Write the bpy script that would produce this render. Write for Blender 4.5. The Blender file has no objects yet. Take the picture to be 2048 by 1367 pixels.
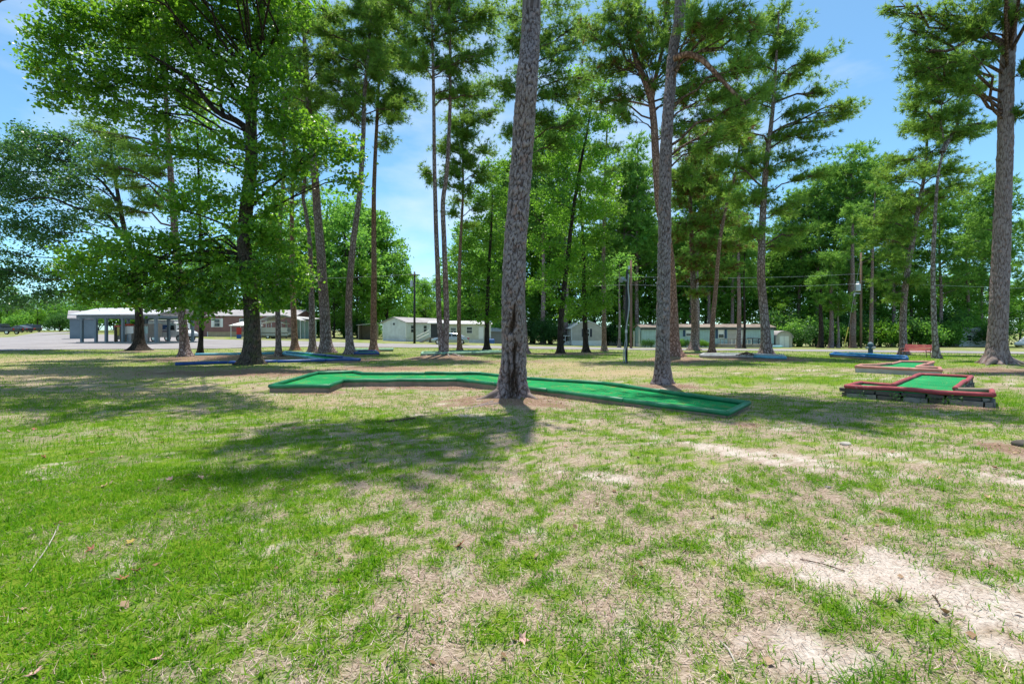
import bpy, math, random
import numpy as np

# ------------------------------------------------------------------ camera, sky, sun, exposure
SC = bpy.context.scene
COL = SC.collection
F, CX, HZ, CAM_H = 910.0, 1024.0, 660.0, 1.5      # focal length and horizon in pixels of the 2048 px photograph
cam = bpy.data.cameras.new("camera")
cam_o = bpy.data.objects.new("camera", cam)
COL.objects.link(cam_o)
cam.sensor_width = 36.0
cam.lens = 36.0 * F / 2048.0
cam.shift_y = -(683.5 - HZ) / 2048.0
cam.clip_start, cam.clip_end = 0.05, 4000.0
cam_o.location = (0, 0, CAM_H)
cam_o.rotation_euler = (math.radians(90), 0, 0)
SC.camera = cam_o

SUN_EL, SUN_AZ = 77.0, 6.0
SKY_STRENGTH, SUN_STRENGTH, EXPOSURE = 0.15, 4.1, 0.70
world = bpy.data.worlds.new("World")
SC.world = world
world.use_nodes = True
wn, wl = world.node_tree.nodes, world.node_tree.links
wn.clear()
w_out = wn.new("ShaderNodeOutputWorld")
w_bg = wn.new("ShaderNodeBackground")
w_sky = wn.new("ShaderNodeTexSky")
w_sky.sky_type = 'NISHITA'
w_sky.sun_disc = False
w_sky.sun_elevation = math.radians(SUN_EL)
w_sky.sun_rotation = math.radians(SUN_AZ)
w_sky.air_density, w_sky.dust_density, w_sky.ozone_density = 0.66, 0.6, 2.0
w_tc = wn.new("ShaderNodeTexCoord")
w_map = wn.new("ShaderNodeMapping")
w_map.inputs['Scale'].default_value = (1.0, 1.0, 2.6)
w_noise = wn.new("ShaderNodeTexNoise")
w_noise.inputs['Scale'].default_value = 2.3
w_noise.inputs['Detail'].default_value = 7
w_noise.inputs['Roughness'].default_value = 0.55
w_ramp = wn.new("ShaderNodeValToRGB")
w_ramp.color_ramp.elements[0].position = 0.44
w_ramp.color_ramp.elements[0].color = (0, 0, 0, 1)
w_ramp.color_ramp.elements[1].position = 0.70
w_ramp.color_ramp.elements[1].color = (0.6, 0.6, 0.6, 1)
w_mix = wn.new("ShaderNodeMixRGB")
w_mix.inputs[2].default_value = (4.4, 4.7, 5.1, 1)
wl.new(w_tc.outputs['Generated'], w_map.inputs['Vector'])
wl.new(w_map.outputs['Vector'], w_noise.inputs['Vector'])
wl.new(w_noise.outputs['Fac'], w_ramp.inputs['Fac'])
wl.new(w_ramp.outputs['Color'], w_mix.inputs[0])
w_tint = wn.new("ShaderNodeMixRGB")
w_tint.blend_type = 'MULTIPLY'
w_tint.inputs[0].default_value = 1.0
w_tint.inputs[2].default_value = (0.80, 1.12, 1.08, 1)
wl.new(w_sky.outputs['Color'], w_tint.inputs[1])
wl.new(w_tint.outputs['Color'], w_mix.inputs[1])
wl.new(w_mix.outputs['Color'], w_bg.inputs['Color'])
w_bg.inputs['Strength'].default_value = SKY_STRENGTH
wl.new(w_bg.outputs['Background'], w_out.inputs['Surface'])

sun = bpy.data.lights.new("sun", 'SUN')
sun.energy = SUN_STRENGTH
sun.angle = math.radians(0.55)
sun.color = (1.0, 0.95, 0.86)
sun_o = bpy.data.objects.new("sun", sun)
COL.objects.link(sun_o)
sun_o.location = (0, 20, 60)
sun_o.rotation_euler = (math.radians(-(90 - SUN_EL)), 0, math.radians(-SUN_AZ))
SC.view_settings.view_transform = 'Standard'
SC.view_settings.look = 'None'
SC.view_settings.gamma = 1.0
SC.view_settings.exposure = EXPOSURE
SC.render.engine = 'CYCLES'
SC.cycles.max_bounces = 9
SC.cycles.diffuse_bounces = 5
SC.cycles.transmission_bounces = 6
SC.cycles.transparent_max_bounces = 6
SC.cycles.use_denoising = True

rng = np.random.default_rng(11)
random.seed(5)

# ------------------------------------------------------------------ terrain and pixel helpers
_ST = np.array([-0.9, -0.5, -0.136, 0.1, 0.3])
_SS = np.array([0.015, 0.008, -0.0095, -0.020, -0.026])

def hash2(ix, iy, seed=0):
    n = (ix.astype(np.int64) * 374761393 + iy.astype(np.int64) * 668265263 + seed * 1442695041) & 0x7fffffff
    n = ((n ^ (n >> 13)) * 1274126177) & 0x7fffffff
    return ((n ^ (n >> 16)) & 0xffff) / 65535.0

def vnoise(x, y, seed=0):
    x = np.asarray(x, float); y = np.asarray(y, float)
    ix, iy = np.floor(x), np.floor(y)
    fx, fy = x - ix, y - iy
    fx = fx * fx * (3 - 2 * fx); fy = fy * fy * (3 - 2 * fy)
    a = hash2(ix, iy, seed); b = hash2(ix + 1, iy, seed)
    c = hash2(ix, iy + 1, seed); d = hash2(ix + 1, iy + 1, seed)
    return (a * (1 - fx) + b * fx) * (1 - fy) + (c * (1 - fx) + d * fx) * fy

def fbm(x, y, seed=0, octv=4):
    s, a, t = 0.0, 0.5, 0.0
    for o in range(octv):
        s = s + a * vnoise(np.asarray(x) * 2 ** o, np.asarray(y) * 2 ** o, seed + o * 17)
        t += a; a *= 0.5
    return s / t

MOUNDS = []            # small rises round the trees: (x, y, radius, height)

def gz(x, y):
    x = np.asarray(x, float); y = np.asarray(y, float)
    d = np.clip(y, 0, 120)
    s = np.interp(x / np.maximum(d, 12.0), _ST, _SS)
    z = s * np.maximum(d - 25.0, 0.0)
    near = np.clip((60 - y) / 30, 0, 1)
    z = z + near * (0.05 * (fbm(x * 0.45, y * 0.45, 3, 3) - 0.5) + 0.025 * (fbm(x * 2.1, y * 2.1, 9, 2) - 0.5))
    for (mx, my, mr, mh) in MOUNDS:
        z = z + mh * np.exp(-((x - mx) ** 2 + (y - my) ** 2) / (mr * mr))
    return z

def gzs(x, y):
    return float(gz(np.array([x]), np.array([y]))[0])

def at(px, py, Y):
    return np.array([(px - CX) / F * Y, Y, CAM_H - (py - HZ) / F * Y])

def ground_pt(px, py, lift=0.0):
    """first hit of the pixel's ray with the ground (or a level LIFT above it)"""
    Ys = np.concatenate([np.arange(1.0, 40, 0.05), np.arange(40, 400, 0.5)])
    zr = CAM_H - (py - HZ) / F * Ys
    dz = zr - (gz((px - CX) / F * Ys, Ys) + lift)
    k = np.where(dz <= 0)[0]
    Y = Ys[k[0]] if len(k) else 400.0
    p = at(px, py, Y)
    p[2] = gzs(p[0], p[1]) + lift
    return p

def on_ground(px, Y):
    x = (px - CX) / F * Y
    return np.array([x, Y, gzs(x, Y)])

# ------------------------------------------------------------------ objects, tags
def tag(o, label=None, cat=None, group=None, kind=None):
    if label: o["label"] = label
    if cat: o["category"] = cat
    if group: o["group"] = group
    if kind: o["kind"] = kind
    return o

def thing(name, label, cat, loc=(0, 0, 0), rotz=0.0, group=None):
    o = bpy.data.objects.new(name, None)
    COL.objects.link(o)
    o.location = tuple(float(v) for v in loc)
    o.rotation_euler = (0, 0, rotz)
    o.empty_display_size = 0.3
    return tag(o, label, cat, group)

def link_mesh(name, me, mat, parent=None, loc=None):
    o = bpy.data.objects.new(name, me)
    COL.objects.link(o)
    if mat is not None and len(me.materials) == 0:
        me.materials.append(mat)
    if parent is not None:
        o.parent = parent
    if loc is not None:
        o.location = tuple(float(v) for v in loc)
    return o

def np_mesh(name, verts, faces, smooth=False):
    """verts (n,3); faces: one array or a list of arrays, each (m,3) or (m,4)"""
    me = bpy.data.meshes.new(name)
    verts = np.asarray(verts, np.float32)
    fl = faces if isinstance(faces, list) else [faces]
    fl = [np.asarray(f, np.int32) for f in fl if len(f)]
    loops = np.concatenate([f.ravel() for f in fl])
    tot = np.concatenate([np.full(len(f), f.shape[1], np.int32) for f in fl])
    start = np.concatenate([[0], np.cumsum(tot)[:-1]]).astype(np.int32)
    me.vertices.add(len(verts)); me.vertices.foreach_set("co", verts.ravel())
    me.loops.add(len(loops)); me.loops.foreach_set("vertex_index", loops)
    me.polygons.add(len(tot)); me.polygons.foreach_set("loop_start", start)
    me.polygons.foreach_set("loop_total", tot)
    if smooth:
        me.polygons.foreach_set("use_smooth", np.ones(len(tot), bool))
    me.update(calc_edges=True)
    return me

def set_attr(me, name, vals):
    a = me.attributes.new(name, 'FLOAT', 'POINT')
    a.data.foreach_set("value", np.asarray(vals, np.float32))

def set_col(me, name, rgb):
    a = me.attributes.new(name, 'FLOAT_COLOR', 'POINT')
    rgba = np.ones((len(rgb), 4), np.float32); rgba[:, :3] = rgb
    a.data.foreach_set("color", rgba.ravel())

class MB:
    """a small mesh builder; build() links it as one mesh object"""
    def __init__(self):
        self.v, self.f = [], []
    def add(self, vs, fs):
        n = len(self.v)
        self.v += [tuple(map(float, p)) for p in vs]
        self.f += [tuple(i + n for i in f) for f in fs]
        return self
    def box(self, x0, x1, y0, y1, z0, z1):
        return self.add([(x0, y0, z0), (x1, y0, z0), (x1, y1, z0), (x0, y1, z0), (x0, y0, z1), (x1, y0, z1), (x1, y1, z1), (x0, y1, z1)],
                        [(0, 3, 2, 1), (4, 5, 6, 7), (0, 1, 5, 4), (1, 2, 6, 5), (2, 3, 7, 6), (3, 0, 4, 7)])
    def bevbox(self, x0, x1, y0, y1, z0, z1, b):
        """box with chamfered vertical and top edges"""
        o = [(x0 + b, y0), (x1 - b, y0), (x1, y0 + b), (x1, y1 - b), (x1 - b, y1), (x0 + b, y1), (x0, y1 - b), (x0, y0 + b)]
        cx, cy = (x0 + x1) / 2, (y0 + y1) / 2
        sx, sy = 1 - 2 * b / max(x1 - x0, 1e-6), 1 - 2 * b / max(y1 - y0, 1e-6)
        vs = [(x, y, z0) for x, y in o] + [(x, y, z1 - b) for x, y in o] + [(cx + (x - cx) * sx, cy + (y - cy) * sy, z1) for x, y in o]
        fs = [tuple(range(7, -1, -1)), tuple(range(16, 24))]
        for k in range(8):
            j = (k + 1) % 8
            fs += [(k, j, 8 + j, 8 + k), (8 + k, 8 + j, 16 + j, 16 + k)]
        return self.add(vs, fs)
    def tube(self, pts, radii, n=8, cap=True, squash=1.0):
        pts = np.asarray(pts, float)
        if np.isscalar(radii): radii = [radii] * len(pts)
        vs, fs = tube_arrays(pts, np.asarray(radii, float), n, squash)
        base = len(self.v)
        self.add(vs, fs)
        if cap:
            self.f.append(tuple(base + k for k in range(n - 1, -1, -1)))
            m = (len(pts) - 1) * n
            self.f.append(tuple(base + m + k for k in range(n)))
        return self
    def prism(self, poly, z0, z1):
        """vertical prism over a polygon of (x,y)"""
        n = len(poly)
        vs = [(x, y, z0) for x, y in poly] + [(x, y, z1) for x, y in poly]
        return self.add(vs, [tuple(range(n - 1, -1, -1)), tuple(range(n, 2 * n))] + [(k, (k + 1) % n, n + (k + 1) % n, n + k) for k in range(n)])
    def extr_y(self, prof, y0, y1):
        """profile of (x,z) extruded along y"""
        n = len(prof)
        vs = [(x, y0, z) for x, z in prof] + [(x, y1, z) for x, z in prof]
        return self.add(vs, [tuple(range(n)), tuple(range(2 * n - 1, n - 1, -1))] + [((k + 1) % n, k, n + k, n + (k + 1) % n) for k in range(n)])
    def build(self, name, mat, parent=None, loc=None, smooth=False):
        me = bpy.data.meshes.new(name)
        me.from_pydata(self.v, [], self.f)
        if smooth:
            for p in me.polygons: p.use_smooth = True
        me.update()
        return link_mesh(name, me, mat, parent, loc)

def tube_arrays(pts, radii, n, squash=1.0):
    N = len(pts)
    tang = np.gradient(pts, axis=0)
    tang /= np.maximum(np.linalg.norm(tang, axis=1, keepdims=True), 1e-9)
    ref = np.array([0.0, 0.0, 1.0]) if abs(tang[:, 2].mean()) < 0.8 else np.array([0.0, 1.0, 0.0])
    a = np.cross(tang, ref); a /= np.maximum(np.linalg.norm(a, axis=1, keepdims=True), 1e-9)
    b = np.cross(a, tang)
    th = np.arange(n) * 2 * math.pi / n + math.pi / n
    vs = pts[:, None, :] + radii[:, None, None] * (np.cos(th)[None, :, None] * a[:, None, :] + squash * np.sin(th)[None, :, None] * b[:, None, :])
    fs = []
    for i in range(N - 1):
        for k in range(n):
            j = (k + 1) % n
            fs.append((i * n + k, i * n + j, (i + 1) * n + j, (i + 1) * n + k))
    return vs.reshape(-1, 3), fs

def smooth_path(pts, step):
    """Catmull-Rom resampling"""
    pts = np.asarray(pts, float)
    P = np.vstack([2 * pts[0] - pts[1], pts, 2 * pts[-1] - pts[-2]])
    out = []
    for i in range(1, len(P) - 2):
        p0, p1, p2, p3 = P[i - 1], P[i], P[i + 1], P[i + 2]
        m = max(2, int(np.linalg.norm(p2 - p1) / step))
        t = (np.arange(m) / m)[:, None]
        out.append(0.5 * (2 * p1 + (p2 - p0) * t + (2 * p0 - 5 * p1 + 4 * p2 - p3) * t ** 2 + (3 * p1 - p0 - 3 * p2 + p3) * t ** 3))
    out.append(pts[-1:])
    return np.vstack(out)

# ------------------------------------------------------------------ materials
class NT:
    def __init__(self, name):
        self.m = bpy.data.materials.new(name)
        self.m.use_nodes = True
        self.n, self.l = self.m.node_tree.nodes, self.m.node_tree.links
        self.n.clear()
        self.out = self.n.new("ShaderNodeOutputMaterial")
    def new(self, t, **kw):
        x = self.n.new(t)
        for k, v in kw.items():
            if k in x.inputs: x.inputs[k].default_value = v
            else: setattr(x, k, v)
        return x
    def ln(self, a, b): self.l.new(a, b)
    def noise(self, scale, detail=4, rough=0.55, vec=None, out='Fac'):
        x = self.new("ShaderNodeTexNoise"); x.inputs['Scale'].default_value = scale
        x.inputs['Detail'].default_value = detail; x.inputs['Roughness'].default_value = rough
        if vec is not None: self.ln(vec, x.inputs['Vector'])
        return x.outputs[out]
    def ramp(self, fac, stops):
        r = self.new("ShaderNodeValToRGB")
        e = r.color_ramp.elements
        while len(e) < len(stops): e.new(0.5)
        for k, (p, c) in enumerate(stops):
            e[k].position = p
            e[k].color = tuple(c) + (1,) if len(c) == 3 else tuple(c)
        self.ln(fac, r.inputs['Fac'])
        return r.outputs['Color']
    def mix(self, fac, a, b, mode='MIX'):
        x = self.new("ShaderNodeMixRGB"); x.blend_type = mode
        for s, v in ((0, fac), (1, a), (2, b)):
            if hasattr(v, 'links') or hasattr(v, 'is_linked'): self.ln(v, x.inputs[s])
            else: x.inputs[s].default_value = v if s == 0 else (tuple(v) + (1,) if len(v) == 3 else v)
        return x.outputs[0]
    def math(self, op, a, b=0.0, clamp=False):
        x = self.new("ShaderNodeMath"); x.operation = op; x.use_clamp = clamp
        for s, v in ((0, a), (1, b)):
            if hasattr(v, 'is_linked'): self.ln(v, x.inputs[s])
            else: x.inputs[s].default_value = v
        return x.outputs[0]
    def obj(self):
        return self.new("ShaderNodeTexCoord").outputs['Object']
    def attr(self, name, out='Fac'):
        x = self.new("ShaderNodeAttribute"); x.attribute_name = name
        return x.outputs[out]
    def mapping(self, vec, scale=(1, 1, 1), rot=(0, 0, 0)):
        x = self.new("ShaderNodeMapping"); x.inputs['Scale'].default_value = scale; x.inputs['Rotation'].default_value = rot
        self.ln(vec, x.inputs['Vector'])
        return x.outputs['Vector']
    def principled(self, color, rough=0.8, bump=None, bstr=0.3, bdist=0.02, spec=0.3, metal=0.0, coat=0.0):
        p = self.new("ShaderNodeBsdfPrincipled")
        for key, v in (('Base Color', color), ('Roughness', rough)):
            if hasattr(v, 'is_linked'): self.ln(v, p.inputs[key])
            else: p.inputs[key].default_value = (tuple(v) + (1,)) if key == 'Base Color' and len(v) == 3 else v
        p.inputs['Specular IOR Level'].default_value = spec
        p.inputs['Metallic'].default_value = metal
        p.inputs['Coat Weight'].default_value = coat
        if bump is not None:
            b = self.new("ShaderNodeBump"); b.inputs['Strength'].default_value = bstr; b.inputs['Distance'].default_value = bdist
            self.ln(bump, b.inputs['Height']); self.ln(b.outputs['Normal'], p.inputs['Normal'])
        return p
    def done(self, shader):
        self.ln(shader.outputs[0], self.out.inputs['Surface'])
        return self.m

def plain(name, c, rough=0.7, var=0.25, scale=6.0, metal=0.0, spec=0.3, bstr=0.15, coat=0.0):
    """a painted or worn surface: colour with uneven dirt and a little relief"""
    t = NT(name)
    o = t.obj()
    n1 = t.noise(scale, 6, 0.6, o)
    n2 = t.noise(scale * 0.17, 3, 0.5, o)
    f = t.math('MULTIPLY', t.math('ADD', n1, n2), 0.5)
    lo = tuple(max(0, v * (1 - var)) for v in c); hi = tuple(min(0.95, v * (1 + var * 0.7)) for v in c)
    col = t.ramp(f, [(0.32, lo), (0.66, hi)])
    return t.done(t.principled(col, rough, n1, bstr, 0.01, spec, metal, coat))

def lines_mat(name, c, pitch, axis='Z', dark=0.6, rough=0.6, var=0.15, metal=0.0, width=0.1):
    """siding or ribbed sheet too far away to tell its boards apart: grooves every PITCH metres"""
    t = NT(name)
    o = t.obj()
    s = t.new("ShaderNodeSeparateXYZ"); t.ln(o, s.inputs[0])
    fr = t.math('FRACT', t.math('DIVIDE', s.outputs[axis], pitch))
    g = t.math('LESS_THAN', fr, width)
    n = t.noise(1.3, 5, 0.6, o)
    base = t.ramp(n, [(0.3, tuple(v * (1 - var) for v in c)), (0.7, tuple(min(.95, v * (1 + var)) for v in c))])
    col = t.mix(g, base, tuple(v * dark for v in c))
    return t.done(t.principled(col, rough, fr, 0.4, 0.02, 0.25, metal))

def leaf_mat(name, dark, light, trans, tw=0.45, rough=0.45, spec=0.35, yellow=None, scale=0.5):
    t = NT(name)
    geo = t.new("ShaderNodeNewGeometry")
    rnd = geo.outputs['Random Per Island']
    n = t.noise(scale, 3, 0.6, t.obj())
    f = t.math('ADD', t.math('MULTIPLY', rnd, 0.55), t.math('MULTIPLY', n, 0.6))
    stops = [(0.2, dark), (0.85, light)]
    col = t.ramp(f, stops)
    if yellow is not None:
        y = t.math('GREATER_THAN', rnd, 0.965)
        col = t.mix(y, col, yellow)
    p = t.principled(col, rough, spec=spec)
    tr = t.new("ShaderNodeBsdfTranslucent")
    t.ln(t.mix(0.55, col, trans), tr.inputs['Color'])
    mx = t.new("ShaderNodeMixShader"); mx.inputs[0].default_value = tw
    t.ln(p.outputs[0], mx.inputs[1]); t.ln(tr.outputs[0], mx.inputs[2])
    return t.done(mx)

M = {}
M['gum_leaf'] = leaf_mat('gum_leaf', (0.018, 0.10, 0.012), (0.17, 0.34, 0.03), (0.32, 0.64, 0.03), 0.56, 0.34, 0.6, (0.30, 0.30, 0.05))
M['oak_leaf'] = leaf_mat('oak_leaf', (0.035, 0.11, 0.035), (0.10, 0.22, 0.055), (0.18, 0.40, 0.05), 0.42, 0.36, 0.5)
M['wood_leaf'] = leaf_mat('wood_leaf', (0.045, 0.17, 0.02), (0.19, 0.39, 0.035), (0.34, 0.66, 0.05), 0.55, 0.42, 0.4, None, 0.25)
M['far_leaf'] = leaf_mat('far_leaf', (0.045, 0.18, 0.035), (0.19, 0.40, 0.06), (0.34, 0.66, 0.08), 0.55, 0.5, 0.3, None, 0.16)
M['fresh_leaf'] = leaf_mat('fresh_leaf', (0.05, 0.17, 0.014), (0.16, 0.33, 0.03), (0.30, 0.58, 0.04), 0.48, 0.45, 0.4, None, 0.25)
M['needle'] = leaf_mat('needle', (0.05, 0.15, 0.035), (0.22, 0.36, 0.055), (0.38, 0.62, 0.08), 0.55, 0.5, 0.3, (0.26, 0.17, 0.05), 0.7)
M['far_needle'] = leaf_mat('far_needle', (0.05, 0.17, 0.035), (0.19, 0.37, 0.06), (0.34, 0.60, 0.08), 0.52, 0.5, 0.3, None, 0.3)
M['dead_needle'] = leaf_mat('dead_needle', (0.10, 0.045, 0.020), (0.26, 0.12, 0.045), (0.26, 0.12, 0.04), 0.25, 0.6, 0.2)
M['shrub_leaf'] = leaf_mat('shrub_leaf', (0.015, 0.07, 0.022), (0.07, 0.18, 0.04), (0.13, 0.32, 0.05), 0.45, 0.5, 0.3)
M['ivy_leaf'] = leaf_mat('ivy_leaf', (0.015, 0.055, 0.015), (0.05, 0.14, 0.03), (0.1, 0.25, 0.04), 0.35)

def bark_mat(name, plate, plate2, crack, sx, sz, warm=None, bstr=0.8):
    """plated bark for trunks too far off to show each plate as geometry"""
    t = NT(name)
    o = t.mapping(t.obj(), (1 / sx, 1 / sx, 1 / sz))
    wob = t.noise(0.9, 4, 0.65, o, 'Color')
    vec = t.mix(0.38, o, wob)
    v = t.new("ShaderNodeTexVoronoi"); v.feature = 'DISTANCE_TO_EDGE'; v.inputs['Scale'].default_value = 1.0
    t.ln(vec, v.inputs['Vector'])
    vc = t.new("ShaderNodeTexVoronoi"); vc.inputs['Scale'].default_value = 1.0
    t.ln(vec, vc.inputs['Vector'])
    e = t.math('MULTIPLY', v.outputs['Distance'], 4.5, True)
    s = t.new("ShaderNodeSeparateColor"); t.ln(vc.outputs['Color'], s.inputs[0])
    pl = t.mix(s.outputs[0], plate, plate2)
    grain = t.noise(22, 5, 0.65, t.obj())
    pl = t.mix(t.math('MULTIPLY', grain, 0.5), pl, tuple(c * 0.55 for c in plate))
    if warm:
        big = t.ramp(t.noise(0.35, 3, 0.5, t.obj()), [(0.45, (0, 0, 0)), (0.65, (1, 1, 1))])
        pl = t.mix(t.math('MULTIPLY', big, 0.7), pl, warm)
    col = t.mix(e, crack, pl)
    h = t.math('ADD', e, t.math('MULTIPLY', grain, 0.4))
    return t.done(t.principled(col, 0.92, h, bstr, 0.03, 0.15))

M['pine_bark'] = bark_mat('pine_bark', (0.33, 0.255, 0.25), (0.46, 0.37, 0.365), (0.10, 0.062, 0.05), 0.065, 0.17, (0.33, 0.185, 0.13))
M['red_bark'] = bark_mat('red_bark', (0.36, 0.215, 0.17), (0.47, 0.31, 0.26), (0.12, 0.06, 0.042), 0.06, 0.15, (0.40, 0.19, 0.11))
M['dark_bark'] = bark_mat('dark_bark', (0.060, 0.045, 0.037), (0.10, 0.080, 0.066), (0.018, 0.013, 0.011), 0.05, 0.35)
M['pale_bark'] = bark_mat('pale_bark', (0.34, 0.29, 0.28), (0.44, 0.385, 0.37), (0.11, 0.075, 0.06), 0.09, 0.16)
M['limb_bark'] = bark_mat('limb_bark', (0.20, 0.13, 0.10), (0.29, 0.19, 0.15), (0.06, 0.035, 0.025), 0.06, 0.12)

def detail_bark_mat(name, plate, plate2, crack, moss=None):
    """bark whose plates are geometry; attributes: crack 0..1, plate tint, wound 0..1"""
    t = NT(name)
    cr, tint, wound = t.attr('crack'), t.attr('tint'), t.attr('wound')
    g = t.noise(38, 6, 0.7, t.obj())
    g2 = t.noise(6, 4, 0.6, t.obj())
    pl = t.mix(tint, plate, plate2)
    pl = t.mix(t.ramp(g, [(0.35, (0, 0, 0)), (0.7, (0.8, 0.8, 0.8))]), tuple(c * 0.62 for c in plate), pl)
    red = t.ramp(g2, [(0.55, (0, 0, 0)), (0.72, (0.75, 0.75, 0.75))])
    pl = t.mix(red, pl, (0.31, 0.165, 0.12))
    if moss:
        ms = t.ramp(t.noise(2.2, 4, 0.6, t.obj()), [(0.48, (0, 0, 0)), (0.62, (0.8, 0.8, 0.8))])
        pl = t.mix(ms, pl, moss)
    col = t.mix(cr, pl, crack)
    wc = t.ramp(g, [(0.35, (0.022, 0.014, 0.011)), (0.6, (0.085, 0.052, 0.036)), (0.75, (0.30, 0.25, 0.20))])
    col = t.mix(wound, col, wc)
    return t.done(t.principled(col, 0.9, t.math('ADD', g, t.math('MULTIPLY', g2, 0.6)), 0.55, 0.012, 0.2))

M['near_pine_bark'] = detail_bark_mat('near_pine_bark', (0.26, 0.205, 0.205), (0.52, 0.43, 0.43), (0.05, 0.030, 0.025))
M['ridge_bark'] = detail_bark_mat('ridge_bark', (0.35, 0.27, 0.26), (0.50, 0.40, 0.385), (0.11, 0.07, 0.058))
M['gum_bark'] = detail_bark_mat('gum_bark', (0.10, 0.077, 0.062), (0.18, 0.15, 0.125), (0.022, 0.016, 0.013), (0.075, 0.085, 0.03))

M['root_wood'] = plain('root_wood', (0.20, 0.155, 0.14), .95, .45, 9, bstr=.5)

# ------------------------------------------------------------------ tree table (pixels of the 2048 px photograph; depth comes from the ground at the base)
TREES = {}
def T(key, **kw):
    base = kw['pts'][0]
    kw['b'] = ground_pt(*base)
    kw['Y'] = kw['b'][1]
    TREES[key] = kw

T('near', pts=[(1022, 797), (1026, 740), (1028, 690), (1027, 600), (1031, 480), (1045, 300), (1055, 150), (1063, 0)], w=47, top=21.5,
  label='thick plated pine with an open dark wound at its base, beside the long green course')
T('second', pts=[(1325, 770), (1325, 700), (1327, 600), (1329, 480), (1332, 300), (1347, 100), (1361, 0)], w=27, top=20.5,
  label='straight plated pine right behind the far half of the long green course')
T('fork', pts=[(1349, 716), (1346, 650), (1342, 560), (1334, 480), (1318, 400), (1308, 250), (1303, 205)], w=23, top=14.5,
  label='tall pine that forks high up, half hidden behind the straight plated pine')
T('gum', pts=[(501, 731), (505, 680), (503, 620), (497, 560), (489, 500), (493, 420), (502, 330), (503, 230), (512, 120), (524, 0)], w=34, top=19.5,
  label='big leafy sweetgum with dark mossy trunk standing against the blue course')
T('left_pine', pts=[(370, 716), (366, 650), (358, 560), (348, 440), (338, 300), (332, 200), (328, 100)], w=19, top=21,
  label='pine with stout flared trunk at the left end of the blue course')
T('left_thin', pts=[(400, 706), (403, 650), (404, 600), (400, 450), (395, 280), (392, 180)], w=10, top=15,
  label='slim dark leaning trunk just behind the stout pine by the blue course')
T('oak', pts=[(277, 700), (279, 650), (274, 580), (262, 510), (249, 460), (238, 400), (225, 330)], w=19, top=15,
  label='wide dark oak with flared base standing by the asphalt before the mailbox shelter')
T('mid_a', pts=[(557, 712), (556, 640), (555, 560), (560, 440), (568, 330), (566, 200), (560, 60)], w=11, top=22,
  label='slim pine growing out of the litter inside the blue course')
T('mid_b', pts=[(590, 700), (588, 640), (585, 560), (584, 420), (588, 300), (592, 180)], w=13, top=18,
  label='reddish pine with flared foot at the edge of the road behind the blue course')
T('curved', pts=[(626, 704), (624, 640), (622, 560), (619, 480), (611, 420), (606, 395), (610, 340), (603, 240)], w=13, top=17,
  label='grey pine with a kinked trunk touching the back rail of the blue course')
T('leaner', pts=[(654, 707), (650, 640), (645, 560), (641, 500), (633, 400), (628, 330), (618, 220), (610, 100), (607, 0)], w=22, top=24,
  label='thick pine leaning over the right end of the blue course')
T('swayed', pts=[(701, 711), (697, 640), (700, 560), (707, 480), (719, 390), (726, 280), (729, 190), (738, 90), (742, 0)], w=15, top=24,
  label='swaying grey pine between the thick leaning pine and the red straight one')
T('red', pts=[(747, 704), (747, 640), (748, 552), (748, 382), (754, 240), (759, 127), (761, 40)], w=13, top=24,
  label='very straight reddish pine rising from the small blue course')
T('twin', pts=[(886, 714), (879, 650), (876, 560), (873, 480), (869, 340), (867, 170), (863, 42), (861, 0)], w=11, top=25,
  pts2=[(889, 714), (893, 650), (891, 560), (888, 480), (886, 403), (894, 340), (900, 212), (900, 85), (899, 0)],
  label='twin stemmed pine with joined foot and bare pale roots')
T('hidden', pts=[(1050, 707), (1046, 640), (1043, 560), (1045, 480), (1050, 350), (1058, 200), (1068, 60)], w=14, top=23,
  label='pine standing close behind the wounded pine and mostly hidden by it')
T('slim_pine', pts=[(919, 702), (918, 640), (920, 509), (926, 382), (925, 272), (930, 200)], w=8.5, top=18.5,
  label='slim bushy pine beside the twin stemmed pine, in line with the silver sedan')
T('green_a', pts=[(973, 700), (974, 640), (977, 552), (983, 446), (985, 380)], w=10, top=12.5,
  label='bright green broadleaf tree with dark trunk between the sedan and the wounded pine')
T('lean_green', pts=[(1120, 706), (1122, 640), (1129, 570), (1136, 509), (1146, 424), (1163, 318), (1176, 255), (1186, 170)], w=12, top=18,
  label='leaning dark trunked broadleaf tree at the corner of the tan gabled mobile home')
T('green_b', pts=[(1172, 704), (1170, 640), (1168, 580), (1166, 480), (1160, 380), (1158, 300)], w=10.5, top=14,
  label='straight leafy tree in front of the shuttered window of the tan gabled home')
T('thin_c', pts=[(1208, 702), (1208, 640), (1207, 552), (1207, 509), (1210, 361), (1214, 255), (1217, 180)], w=9.5, top=18,
  label='thin straight pine at the right edge of the tan gabled home')
T('right_a', pts=[(1387, 704), (1389, 650), (1388, 600), (1384, 500), (1380, 380), (1378, 250)], w=14, top=18,
  label='pine with root mound before the hedge of the mint trailer')
T('right_b', pts=[(1423, 706), (1426, 640), (1432, 570), (1440, 480), (1455, 403), (1470, 352), (1479, 290), (1486, 200)], w=10.5, top=18,
  label='slim reddish pine leaning right in front of the porch of the mint trailer')
T('show', pts=[(1534, 714), (1530, 650), (1525, 590), (1522, 540), (1527, 403), (1534, 318), (1546, 212), (1553, 106), (1558, 30)], w=20, top=18.9,
  label='full crowned pine at the end of the mint trailer with layered open branches')
T('bench_pine', pts=[(1807, 709), (1806, 650), (1809, 590), (1817, 530), (1837, 416), (1850, 340), (1855, 260), (1858, 200)], w=16, top=16,
  label='leaning pine directly behind the red bench')
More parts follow.
